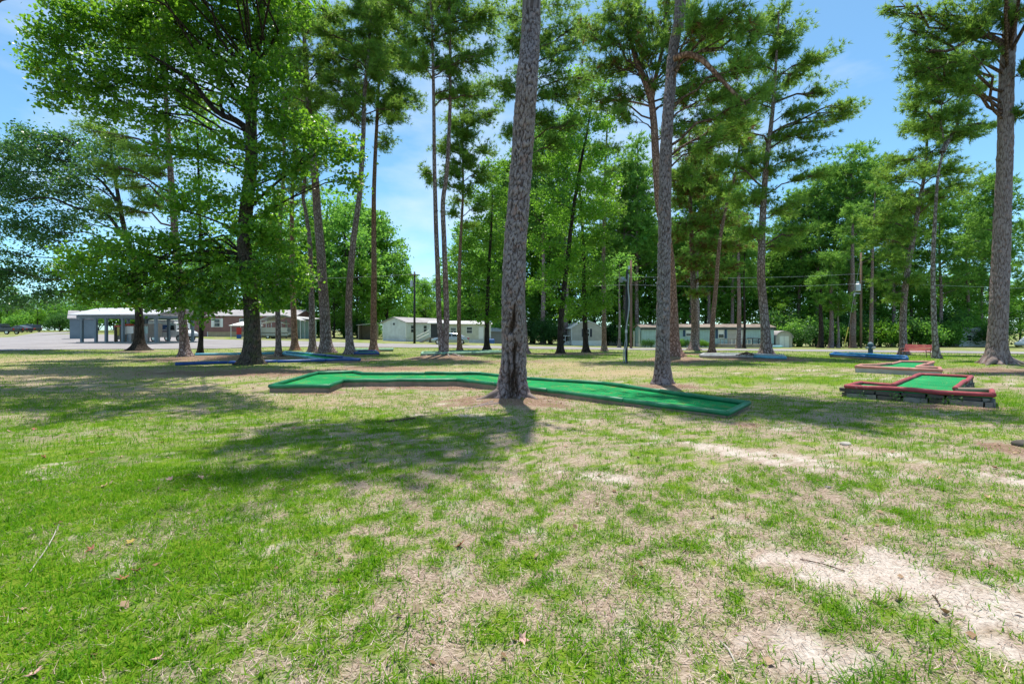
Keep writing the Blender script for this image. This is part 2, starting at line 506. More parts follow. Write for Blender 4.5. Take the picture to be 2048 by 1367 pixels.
T('pale_pine', pts=[(1873, 716), (1869, 660), (1866, 560), (1867, 500), (1875, 361), (1888, 289), (1882, 250)], w=13, top=13.5,
  label='pale scaly pine with a forked top just right of the red bench')
T('big_right', pts=[(1993, 732), (1994, 690), (1999, 600), (2002, 509), (2009, 340), (2013, 170), (2020, 42), (2022, 0)], w=41, top=24,
  label='massive ridged pine with wide flared foot beyond the two red courses')
for k, (r, h) in {'near': (0.9, 0.05), 'gum': (1.3, 0.08), 'twin': (1.3, 0.16), 'right_a': (1.2, 0.20), 'big_right': (1.5, 0.12), 'show': (1.5, 0.13),
                  'left_pine': (1.2, 0.10), 'swayed': (1.0, 0.1), 'second': (0.7, 0.05), 'leaner': (1.0, 0.1), 'fork': (1.2, .12)}.items():
    b = TREES[k]['b']
    MOUNDS.append((b[0], b[1], r, h))

# ------------------------------------------------------------------ ground: one sheet to the horizon, with cover fields (grass, sand, litter)
def blob_field(x, y, blobs):
    s = np.zeros_like(x)
    for (bx, by, rx, ry, rot, a) in blobs:
        c, q = math.cos(rot), math.sin(rot)
        u = ((x - bx) * c + (y - by) * q) / rx
        v = (-(x - bx) * q + (y - by) * c) / ry
        s = np.maximum(s, a * np.exp(-(u * u + v * v)))
    return s

def PB(px, py, rx, ry, rot=0.0, a=1.0):
    p = ground_pt(px, py)
    return (p[0], p[1], rx, ry, math.radians(rot), a)

SAND = [PB(1900, 1200, .42, 1.15, 50, 1.35), PB(1760, 1110, .18, .38, 60, 1.15), PB(1990, 1060, .20, .5, 40, .95), PB(1620, 1310, .18, .28, 70, 1.05), PB(2010, 1290, .25, .4, 50, 1.0),
        PB(1480, 905, .25, .9, 60, 1.1), PB(1600, 930, .25, .7, 60, 1.0), PB(1750, 900, .4, .8, 60, .7), PB(1250, 960, .3, .6, 70, .6), PB(1680, 1000, .2, .5, 55, .7),
        PB(1420, 1000, .2, .5, 60, .6), PB(2040, 960, .6, .4, 0, .8), PB(930, 830, .5, .6, 40, .5), PB(800, 880, .3, .5, 40, .45), PB(1930, 1100, .2, .6, 50, .8),
        PB(1640, 740, 1.5, .5, 0, .7), PB(1180, 840, .7, .3, 0, .4), PB(1060, 1000, .3, .5, 30, .4), PB(700, 1230, .2, .2, 30, .3)]
LITTER = [PB(500, 745, 4.5, 1.6, 0, .95), PB(480, 715, 4.5, 3, 0, 1), PB(750, 735, 3, 1.5, 0, .8), PB(890, 716, 2.4, 1.8, 0, .95), PB(1022, 800, 1.6, 1.0, 0, .95),
          PB(800, 775, 1.7, .5, 0, .85), PB(940, 775, 1.3, .5, 0, .9), PB(1325, 772, .9, .6, 0, 1), PB(1250, 790, 2.6, .45, -28, .8), PB(1387, 708, 2.2, 2.2, 0, 1), PB(1530, 718, 2.5, 2, 0, 1),
          PB(1480, 716, 3, 1.2, 0, .9), PB(1993, 742, 2.2, 1.6, 0, .95), PB(1120, 708, 2.5, 3, 0, .9), PB(1180, 706, 2, 2.5, 0, .8), PB(1350, 720, 2.2, 2, 0, .9),
          PB(2040, 905, .35, .5, 0, 1), PB(1860, 815, 1.6, .35, -15, .8), PB(650, 785, 1.2, .5, 0, .6), PB(700, 720, 2.5, 2, 0, .8), PB(1000, 722, 5, 2, 0, .55), PB(1480, 850, .9, .4, -20, .6),
          PB(370, 718, 3, 2, 0, .9), PB(277, 703, 2, 2, 0, .6)]
DRY = [PB(120, 745, 5, 2.5, 0, .95), PB(60, 720, 5, 3, 0, .8), PB(250, 790, 3, 1.0, 0, .6), PB(640, 800, 2, 1, 0, .5), PB(1230, 745, 2.5, 1.8, 0, .8), PB(1150, 730, 4, 2, 0, .7), PB(900, 740, 3, 1.2, 0, .7),
       PB(1500, 738, 4, 1, 0, .4)]
LUSH = [PB(200, 1000, 2.1, 2.2, 0, 1), PB(60, 1250, 1.2, 1.3, 0, 1), PB(350, 1180, .9, 1.2, 0, .95), PB(420, 960, 1.4, 1.2, 0, .9), PB(300, 900, 2.2, .8, 0, .8), PB(-300, 1000, 3, 3, 0, 1), PB(620, 1010, .9, .6, 0, .55),
        PB(1750, 730, 7, 2.2, 0, .9), PB(1500, 760, 4, 1.2, 0, .95), PB(1950, 800, 2, 2.2, 0, .8), PB(1650, 760, 3, 2, 0, .95), PB(820, 850, 1.5, .8, 0, .7), PB(150, 860, 3, 1.0, 0, .7), PB(600, 830, 2, .8, 0, .6),
        PB(1750, 715, 9, 5, 0, .9), PB(1050, 700, 9, 3, 0, .6), PB(200, 702, 8, 1.5, 0, .5), PB(700, 700, 6, 2, 0, .5), PB(150, 800, 4, 1.2, 0, .55)]

def cover(x, y):
    """grass, sand, litter and dryness fields, each 0..1"""
    n1 = fbm(x * 0.9, y * 0.9, 21, 4)
    n2 = fbm(x * 3.2, y * 3.2, 31, 3)
    n3 = fbm(x * 8.5, y * 8.5, 41, 3)
    n5 = fbm(x * 19.0, y * 19.0, 61, 2)
    # sandy streaks run away to the left as on worn ground
    u, v = x * 0.80 + y * 0.6, -x * 0.6 + y * 0.80
    n4 = fbm(u * 4.2, v * 1.6, 51, 4)
    sand = np.clip((blob_field(x, y, SAND) * 1.35 + (n4 - 0.5) * 2.4 + (n3 - 0.5) * 1.6 + (n5 - 0.5) * 1.5 - 0.66) * 1.5, 0, 1)
    lit = np.clip((blob_field(x, y, LITTER) * 1.7 + (n2 - 0.5) * 1.4 - 0.55) * 1.8, 0, 1)
    lush = np.clip(blob_field(x, y, LUSH) * 1.1 + (n1 - 0.5) * 0.6, 0, 1)
    dry = np.clip(blob_field(x, y, DRY) * 1.2 + (n1 - 0.5) * 0.5, 0, 1)
    far = np.clip((y - 9) / 10, 0, 1)
    patch = np.clip((0.25 * n2 + 0.45 * n3 + 0.30 * n5 - 0.450) * 8.5, 0, 1)
    grass = np.clip(lush * (0.80 + 0.45 * patch) + (1 - lush) * patch * (0.74 + 0.3 * n1), 0, 1)
    grass = np.maximum(grass, 0.06 + 0.24 * n5)
    grass = np.maximum(grass, far * 0.55) * (1 - 0.93 * sand) * (1 - 0.88 * lit) * (1 - 0.6 * dry)
    return grass, sand * (1 - 0.6 * far), lit, dry

rows = np.concatenate([np.arange(-10, 0, 0.8), np.arange(0, 12, 0.085), np.arange(12, 40, 0.4), np.arange(40, 140, 1.6), np.geomspace(140, 2500, 18)])
cols = np.linspace(-1, 1, 241)
cols = np.sign(cols) * np.abs(cols) ** 1.25
hw = 9.0 + 1.75 * np.maximum(rows, 0)
gx = cols[None, :] * hw[:, None]
gy = np.repeat(rows[:, None], len(cols), 1)
gzz = gz(gx, gy)
nr, nc = gx.shape
idx = np.arange(nr * nc).reshape(nr, nc)
quads = np.stack([idx[:-1, :-1], idx[:-1, 1:], idx[1:, 1:], idx[1:, :-1]], -1).reshape(-1, 4)
g_me = np_mesh("ground", np.stack([gx, gy, gzz], -1).reshape(-1, 3), quads, True)
cg, cs, cl, cd = cover(gx.ravel(), gy.ravel())
set_col(g_me, "cover", np.stack([cg, cs, cl], -1))
set_attr(g_me, "dry", cd)

t = NT('ground_soil')
cov = t.new("ShaderNodeSeparateColor"); t.ln(t.attr('cover', 'Color'), cov.inputs[0])
o = t.obj()
fine = t.noise(55, 6, 0.7, o); mid = t.noise(9, 5, 0.65, o); big = t.noise(0.8, 4, 0.55, o)
straw = t.noise(30, 4, 0.7, t.mapping(o, (1, 3.5, 1), (0, 0, 0.6)))
thatch = t.ramp(straw, [(0.30, (0.13, 0.088, 0.06)), (0.48, (0.34, 0.24, 0.20)), (0.66, (0.62, 0.485, 0.425))])
green = t.ramp(t.math('ADD', t.math('MULTIPLY', mid, 0.5), t.math('MULTIPLY', big, 0.5)), [(0.35, (0.04, 0.105, 0.008)), (0.5, (0.12, 0.20, 0.012)), (0.66, (0.22, 0.28, 0.035))])
sandc = t.ramp(fine, [(0.3, (0.32, 0.265, 0.225)), (0.5, (0.52, 0.45, 0.395)), (0.7, (0.66, 0.59, 0.53))])
litc = t.ramp(straw, [(0.30, (0.10, 0.062, 0.042)), (0.52, (0.24, 0.155, 0.108)), (0.72, (0.42, 0.30, 0.215))])
dryc = t.ramp(t.math('ADD', t.math('MULTIPLY', straw, 0.6), t.math('MULTIPLY', mid, 0.4)), [(0.35, (0.25, 0.18, 0.085)), (0.65, (0.47, 0.37, 0.21))])
gm = t.math('MULTIPLY', cov.outputs[0], t.math('ADD', 0.65, t.math('MULTIPLY', mid, 0.9)), True)
col = t.mix(gm, thatch, green)
col = t.mix(t.math('MULTIPLY', t.attr('dry'), 0.75), col, dryc)
col = t.mix(cov.outputs[2], col, litc)
col = t.mix(cov.outputs[1], col, sandc)
M['ground'] = t.done(t.principled(col, 0.95, t.math('ADD', straw, t.math('MULTIPLY', fine, 0.6)), 0.7, 0.02, 0.1))
tag(link_mesh("ground", g_me, M['ground']), kind='structure')

# ------------------------------------------------------------------ road
def strip_mesh(near, far, lift, n=90):
    """sheet draped over the terrain between two pixel polylines"""
    na, fa = np.array(near, float), np.array(far, float)
    def resample(a):
        L = np.concatenate([[0], np.cumsum(np.abs(np.diff(a[:, 0])) + 1e-6)])
        s = np.linspace(0, L[-1], n)
        return np.stack([np.interp(s, L, a[:, 0]), np.interp(s, L, a[:, 1])], -1)
    A = np.array([ground_pt(*p) for p in resample(na)]); B = np.array([ground_pt(*p) for p in resample(fa)])
    m = 9
    V = np.stack([A + (B - A) * k / (m - 1) for k in range(m)], 1)
    V[..., 2] = gz(V[..., 0], V[..., 1]) + lift
    ii = np.arange(n * m).reshape(n, m)
    q = np.stack([ii[:-1, :-1], ii[1:, :-1], ii[1:, 1:], ii[:-1, 1:]], -1).reshape(-1, 4)
    return V.reshape(-1, 3), q

t = NT('asphalt')
o = t.obj()
a1, a2 = t.noise(7, 6, 0.7, o), t.noise(0.35, 4, 0.6, o)
ac = t.ramp(t.math('ADD', t.math('MULTIPLY', a1, 0.35), t.math('MULTIPLY', a2, 0.65)), [(0.32, (0.19, 0.175, 0.18)), (0.5, (0.26, 0.24, 0.245)), (0.68, (0.33, 0.31, 0.30))])
M['asphalt'] = t.done(t.principled(ac, 0.9, a1, 0.3, 0.01, 0.2))
NEAR_E = [(-500, 722), (-200, 709), (0, 702), (130, 699), (430, 697.5), (560, 693.5), (750, 694.5), (1000, 697), (1240, 699.5), (1560, 702), (1800, 705), (2048, 708), (2500, 716)]
FAR_E = [(-500, 705), (-200, 683), (0, 675), (130, 668), (300, 670), (430, 679), (560, 681), (750, 686.8), (1000, 691.8), (1240, 695.6), (1560, 698.2), (1800, 701), (2048, 703.6), (2500, 711)]
# the sheet is laid in columns of equal pixel x so that both edges keep pace
xs = np.concatenate([np.linspace(-500, 430, 60), np.linspace(440, 2500, 70)])
ne, fe = np.array(NEAR_E), np.array(FAR_E)
v, q = strip_mesh(np.stack([xs, np.interp(xs, ne[:, 0], ne[:, 1])], -1), np.stack([xs, np.interp(xs, fe[:, 0], fe[:, 1])], -1), 0.03, len(xs))
tag(link_mesh("road", np_mesh("road", v, q, True), M['asphalt']), kind='structure')
xs2 = np.linspace(0, 1, 40)
la = np.array([(20 + 120 * s, 675 - 9 * s) for s in xs2]); lb = np.array([(78 + 72 * s, 664.6 - 1.2 * s) for s in xs2])
A = np.array([ground_pt(*p) for p in la]); B = np.array([ground_pt(*p) for p in lb])
V = np.stack([A + (B - A) * k / 7 for k in range(8)], 1); V[..., 2] = gz(V[..., 0], V[..., 1]) + 0.035
ii = np.arange(40 * 8).reshape(40, 8)
tag(link_mesh("side_road", np_mesh("side_road", V.reshape(-1, 3), np.stack([ii[:-1, :-1], ii[1:, :-1], ii[1:, 1:], ii[:-1, 1:]], -1).reshape(-1, 4), True), M['asphalt']), kind='structure')

# ------------------------------------------------------------------ grass blades, dry thatch, pine straw (uncountable: stuff)
def grass_mat(name, stops, trans, tw):
    t = NT(name)
    rnd = t.new("ShaderNodeNewGeometry").outputs['Random Per Island']
    n = t.noise(1.6, 4, 0.6, t.obj())
    f = t.math('ADD', t.math('MULTIPLY', rnd, 0.5), t.math('MULTIPLY', n, 0.55))
    col = t.ramp(f, stops)
    p = t.principled(col, 0.6, spec=0.12)
    tr = t.new("ShaderNodeBsdfTranslucent"); t.ln(t.mix(0.5, col, trans), tr.inputs['Color'])
    mx = t.new("ShaderNodeMixShader"); mx.inputs[0].default_value = tw
    t.ln(p.outputs[0], mx.inputs[1]); t.ln(tr.outputs[0], mx.inputs[2])
    return t.done(mx)
M['grass'] = grass_mat('grass', [(0.20, (0.022, 0.10, 0.003)), (0.42, (0.085, 0.24, 0.004)), (0.66, (0.19, 0.36, 0.010)), (0.80, (0.33, 0.39, 0.05)), (0.95, (0.46, 0.41, 0.20))], (0.22, 0.52, 0.005), 0.42)
M['thatch'] = grass_mat('thatch', [(0.25, (0.20, 0.13, 0.09)), (0.5, (0.44, 0.315, 0.26)), (0.75, (0.68, 0.55, 0.475))], (0.5, 0.4, 0.25), 0.2)
M['litter_leaf'] = grass_mat('litter_leaf', [(0.2, (0.10, 0.055, 0.03)), (0.5, (0.26, 0.16, 0.09)), (0.8, (0.46, 0.33, 0.22))], (0.4, 0.25, 0.12), 0.15)
M['pine_straw'] = grass_mat('pine_straw', [(0.25, (0.15, 0.08, 0.045)), (0.5, (0.30, 0.17, 0.09)), (0.75, (0.46, 0.28, 0.15))], (0.4, 0.2, 0.1), 0.15)

def blades(P, L, W, az, lean, curve):
    """tapered two-step blades: 5 vertices, one quad and one tip each"""
    n = len(P)
    dx, dy = np.cos(az), np.sin(az)
    sx, sy = -dy, dx
    def pt(s, half, side):
        hor = L * (np.sin(lean) * s + curve * s * s * 0.5)
        up = L * (np.cos(lean) * s - curve * s * s * 0.35)
        return np.stack([P[:, 0] + dx * hor + sx * W * half * side, P[:, 1] + dy * hor + sy * W * half * side, P[:, 2] + np.maximum(up, 0.003)], -1)
    V = np.stack([pt(0.0, 0.5, -1), pt(0.0, 0.5, 1), pt(0.55, 0.42, 1), pt(0.55, 0.42, -1), pt(1.0, 0, 0)], 1)
    b = np.arange(n)[:, None] * 5
    return V.reshape(-1, 3), [np.concatenate([b, b + 1, b + 2, b + 3], 1), np.concatenate([b + 3, b + 2, b + 4], 1)]

def simple_blades(P, L, W, az, lean):
    n = len(P)
    dx, dy = np.cos(az), np.sin(az)
    hx = -dy * W * 0.5; hy = dx * W * 0.5
    tip = np.stack([P[:, 0] + dx * L * np.sin(lean), P[:, 1] + dy * L * np.sin(lean), P[:, 2] + np.maximum(L * np.cos(lean), 0.004)], -1)
    a = P.copy(); a[:, 0] -= hx; a[:, 1] -= hy
    c = P.copy(); c[:, 0] += hx; c[:, 1] += hy
    V = np.stack([a, c, tip], 1)
    return V.reshape(-1, 3), np.arange(n * 3).reshape(n, 3)

def scatter(n, y0, y1, margin=1.5, power=1.0):
    """points over the wedge seen by the camera plus a margin on both sides"""
    y = y0 + (y1 - y0) * rng.random(n) ** power
    x = (rng.random(n) * 2 - 1) * (1.16 * np.maximum(y, 0.3) + margin)
    return x, y

GREEN_Z = []
GREENS = []      # filled by the courses: polygons kept free of grass
def outside_greens(x, y):
    keep = np.ones(len(x), bool)
    for poly in GREENS:
        poly = np.asarray(poly)
        inside = np.zeros(len(x), bool)
        j = len(poly) - 1
        for i in range(len(poly)):
            xi, yi = poly[i]; xj, yj = poly[j]
            hit = ((yi > y) != (yj > y)) & (x < (xj - xi) * (y - yi) / (yj - yi + 1e-12) + xi)
            inside ^= hit; j = i
        keep &= ~inside
    return keep

ROADLINE = np.array([ground_pt(px, py)[:2] for px, py in NEAR_E])
def before_road(x, y):
    t_ = x / np.maximum(y, 1)
    rt = np.array([p[0] / p[1] for p in ROADLINE]); o_ = np.argsort(rt)
    return y < np.interp(t_, rt[o_], ROADLINE[o_, 1]) - 0.1

def grow_grass():
    # tuft centres: blades gather in tufts
    parts_v, parts_f4, parts_f3, off = [], [], [], 0
    for (n, y0, y1, per, spread, Lm, Wm, powr, fancy) in [(31000, 0.9, 5.0, 8, 0.034, 0.045, 0.0050, 0.72, True), (26000, 4.6, 11.0, 8, 0.07, 0.058, 0.008, 0.72, False),
                                                          (24000, 10.0, 28.0, 5, 0.14, 0.07, 0.016, 0.7, False), (15000, 26.0, 60.0, 3, 0.3, 0.10, 0.035, 0.8, False)]:
        x, y = scatter(n, y0, y1, 1.2, powr)
        g, s, l, d = cover(x, y)
        k = (rng.random(n) < g * 1.05) & outside_greens(x, y) & before_road(x, y)
        x, y, g = x[k], y[k], g[k]
        m = len(x)
        size = 0.55 + 0.9 * rng.random(m) * (0.6 + 0.5 * g)
        X = np.repeat(x, per) + rng.normal(0, spread, m * per) * np.repeat(size, per)
        Yy = np.repeat(y, per) + rng.normal(0, spread, m * per) * np.repeat(size, per)
        k2 = outside_greens(X, Yy)
        X, Yy = X[k2], Yy[k2]; sz = np.repeat(size, per)[k2]
        P = np.stack([X, Yy, gz(X, Yy) - 0.004], -1)
        N = len(P)
        L = Lm * (0.55 + 0.9 * rng.random(N)) * sz ** 0.7
        W = Wm * (0.7 + 0.6 * rng.random(N))
        az = rng.random(N) * 6.2832
        lean = np.clip(np.abs(rng.normal(0.75, 0.38, N)), 0, 1.45)
        if fancy:
            v, (f4, f3) = blades(P, L, W, az, lean, 0.5 * rng.random(N))
            parts_f4.append(f4 + off); parts_f3.append(f3 + off)
        else:
            v, f3 = simple_blades(P, L, W, az, lean)
            parts_f3.append(f3 + off)
        parts_v.append(v); off += len(v)
    # coarse taller tufts standing out of the thin lawn
    x, y = scatter(2600, 0.9, 9.0, 1.0, 0.75)
    g, s, l, d = cover(x, y)
    k = (g > 0.25) & (g < 0.9) & (l < .4) & outside_greens(x, y)
    x, y = x[k], y[k]; per = 16; m = len(x)
    X = np.repeat(x, per) + rng.normal(0, .016, m * per); Yy = np.repeat(y, per) + rng.normal(0, .016, m * per)
    P = np.stack([X, Yy, gz(X, Yy) - .004], -1); N = len(P)
    v, (f4, f3) = blades(P, .07 * (.5 + .9 * rng.random(N)) * np.repeat(.6 + .7 * rng.random(m), per), .0048 * (.7 + .6 * rng.random(N)), rng.random(N) * 6.2832, np.abs(rng.normal(.65, .35, N)), .7 * rng.random(N))
    parts_f4.append(f4 + off); parts_f3.append(f3 + off); parts_v.append(v); off += len(v)
    me = np_mesh("grass", np.vstack(parts_v), [np.vstack(parts_f4), np.vstack(parts_f3)])
    tag(link_mesh("grass", me, M['grass']), 'short green lawn grass growing in tufts over the sandy ground', 'grass', kind='stuff')
    # dead stolons and clippings lying between the tufts
    parts_v, parts_f, off = [], [], 0
    for (n, y0, y1, Lm, Wm, powr) in [(110000, 0.9, 5.0, 0.05, 0.0030, 0.72), (50000, 4.6, 12.0, 0.07, 0.005, 0.75)]:
        x, y = scatter(n, y0, y1, 1.2, powr)
        g, s, l, d = cover(x, y)
        k = (rng.random(n) < 1.0 - 0.45 * s - 0.60 * g - 0.35 * np.clip((g - .6) * 3, 0, 1)) & outside_greens(x, y)
        x, y = x[k], y[k]; N = len(x)
        P = np.stack([x, y, gz(x, y) + 0.002 + 0.006 * rng.random(N)], -1)
        v, f = simple_blades(P, Lm * (0.4 + 1.2 * rng.random(N)), Wm * (0.7 + 0.7 * rng.random(N)), rng.random(N) * 6.2832, 1.12 + 0.42 * rng.random(N))
        parts_v.append(v); parts_f.append(f + off); off += len(v)
    me = np_mesh("dry_grass", np.vstack(parts_v), np.vstack(parts_f))
    tag(link_mesh("dry_grass", me, M['thatch']), 'pale dead grass stems lying flat between the green tufts', 'dry grass', kind='stuff')
    # fallen pine needles, thick under the trees, thin elsewhere
    parts_v, parts_f, off = [], [], 0
    for (n, y0, y1, Lm, Wm, powr) in [(9000, 0.9, 6.0, 0.13, 0.0018, 0.8), (52000, 5.5, 30.0, 0.16, 0.007, 0.8)]:
        x, y = scatter(n, y0, y1, 1.2, powr)
        g, s, l, d = cover(x, y)
        k = (rng.random(n) < 0.12 + 0.9 * l) & outside_greens(x, y) & before_road(x, y)
        x, y = x[k], y[k]; N = len(x)
        P = np.stack([x, y, gz(x, y) + 0.004 + 0.012 * rng.random(N)], -1)
        v, f = simple_blades(P, Lm * (0.6 + 0.7 * rng.random(N)), Wm * (0.8 + 0.5 * rng.random(N)), rng.random(N) * 6.2832, 1.40 + 0.17 * rng.random(N))
        parts_v.append(v); parts_f.append(f + off); off += len(v)
    for poly, pz_ in zip(GREENS, GREEN_Z):
        poly = np.asarray(poly); lo, hi = poly.min(0), poly.max(0)
        n = int(55 * (hi - lo).prod()) + 20
        x = lo[0] + (hi[0] - lo[0]) * rng.random(n); y = lo[1] + (hi[1] - lo[1]) * rng.random(n)
        inside = ~outside_greens(x, y)
        x, y = x[inside], y[inside]; N = len(x)
        dd = np.hypot(x[:, None] - poly[None, :, 0], y[:, None] - poly[None, :, 1]) + 1e-3
        wgt = 1 / dd ** 2
        z = (wgt * pz_[None, :]).sum(1) / wgt.sum(1)
        v, f = simple_blades(np.stack([x, y, z + .004], -1), .15 * (0.6 + 0.7 * rng.random(N)), .006 * np.ones(N), rng.random(N) * 6.2832, 1.5 + .05 * rng.random(N))
        parts_v.append(v); parts_f.append(f + off); off += len(v)
    me = np_mesh("pine_straw", np.vstack(parts_v), np.vstack(parts_f))
    tag(link_mesh("pine_straw", me, M['pine_straw']), 'reddish fallen pine needles strewn thickest around the trunks', 'pine needles', kind='stuff')

    # small brown leaves and bark crumbs worked into the lawn
    x, y = scatter(5200, 1.0, 26.0, 1.0, 0.9)
    g, s, l, d = cover(x, y)
    k = (rng.random(len(x)) < .22 + .75 * l) & outside_greens(x, y) & before_road(x, y)
    x, y = x[k], y[k]; N = len(x)
    r_ = np.random.default_rng(3)
    v, f = leaf_arrays(np.stack([x, y, gz(x, y) + .006 + .012 * r_.random(N)], -1), .032 + .001 * y.mean(), r_, 3.0)
    tag(link_mesh("leaf_litter", np_mesh("leaf_litter", v, f), M['litter_leaf']), 'small brown dead leaves and bark crumbs scattered over the lawn', 'leaf litter', kind='stuff')

# ------------------------------------------------------------------ trees
def bark_cells(u, z, cw, ch, ncell, seed):
    """wrapped jittered cells on the unrolled trunk: edge distance (0 at the cracks) and a random value per plate"""
    gu = u * ncell
    row = z / ch
    iy = np.floor(row)
    f1 = np.full(u.shape, 9.0); f2 = np.full(u.shape, 9.0); cid = np.zeros(u.shape)
    for dy in (-1, 0, 1):
        ry = iy + dy
        sh = 0.5 * (ry % 2)
        ix = np.floor(gu - sh)
        for dx in (-1, 0, 1):
            rx = ix + dx
            wx = np.mod(rx, ncell)
            jx = 0.15 + 0.7 * hash2(wx, ry, seed); jy = 0.1 + 0.8 * hash2(wx, ry, seed + 5)
            d = np.hypot(gu - (rx + sh + jx), (row - (ry + jy)) * 1.0)
            r = hash2(wx, ry, seed + 9)
            closer = d < f1
            f2 = np.where(closer, f1, np.minimum(f2, d))
            cid = np.where(closer, r, cid)
            f1 = np.where(closer, d, f1)
    return f2 - f1, cid

def trunk_path(spec, pts=None, top=None):
    pts = pts or spec['pts']
    Y = spec['Y']
    b = spec['b']
    rs = np.random.default_rng(int(abs(pts[0][0] * 7 + pts[0][1])))
    P = [at(px, py, Y + (rs.normal(0, 0.03 * k) if k > 1 else 0)) for k, (px, py) in enumerate(pts)]
    P[0] = np.array([P[0][0], Y, gzs(P[0][0], Y) - 0.12])
    top = top or spec['top']
    if P[-1][2] < top - 0.5:
        d = (P[-1] - P[-3]); d /= np.linalg.norm(d); d = d * 0.35 + np.array([0, 0, 0.75]); d /= d[2]
        P.append(P[-1] + d * (top - P[-1][2]) * 0.5)
        P.append(P[-2] + d * (top - P[-2][2]))
    return np.array(P)

def trunk_radius(h, r0, H, flare, taper=0.78):
    return r0 * (1 - taper * np.clip(h / H, 0, 1) ** 1.15) + flare * np.exp(-h / 0.30) + 0.15 * flare * np.exp(-h / 0.9)

def plain_trunk(path, r0, flare=0.16, n=14, step=0.45, seed=0, taper=0.78):
    S = smooth_path(path, step)
    # extra rings in the flared foot
    z0 = S[0, 2] + 0.12
    foot = np.array([[np.interp(h + z0, S[:, 2], S[:, k]) for k in range(3)] for h in (-0.12, 0.0, 0.08, 0.18, 0.3, 0.5, 0.8)])
    S = np.vstack([foot, S[S[:, 2] > z0 + 1.0]])
    h = np.maximum(S[:, 2] - z0, 0)
    H = h[-1]
    r = trunk_radius(h, r0, H, flare, taper)
    th = np.arange(n) * 2 * math.pi / n
    lob = 1 + (0.30 * np.exp(-h / 0.35))[:, None] * np.cos(th[None, :] * 5 + seed) + 0.03 * np.sin(th[None, :] * 3 + h[:, None] * 1.7 + seed)
    R = r[:, None] * lob
    V = np.stack([S[:, 0:1] + R * np.cos(th), S[:, 1:2] + R * np.sin(th), np.repeat(S[:, 2:3], n, 1)], -1)
    ii = np.arange(len(S) * n).reshape(len(S), n)
    q = np.stack([ii[:-1], np.roll(ii[:-1], -1, 1), np.roll(ii[1:], -1, 1), ii[1:]], -1).reshape(-1, 4)
    return V.reshape(-1, 3), q

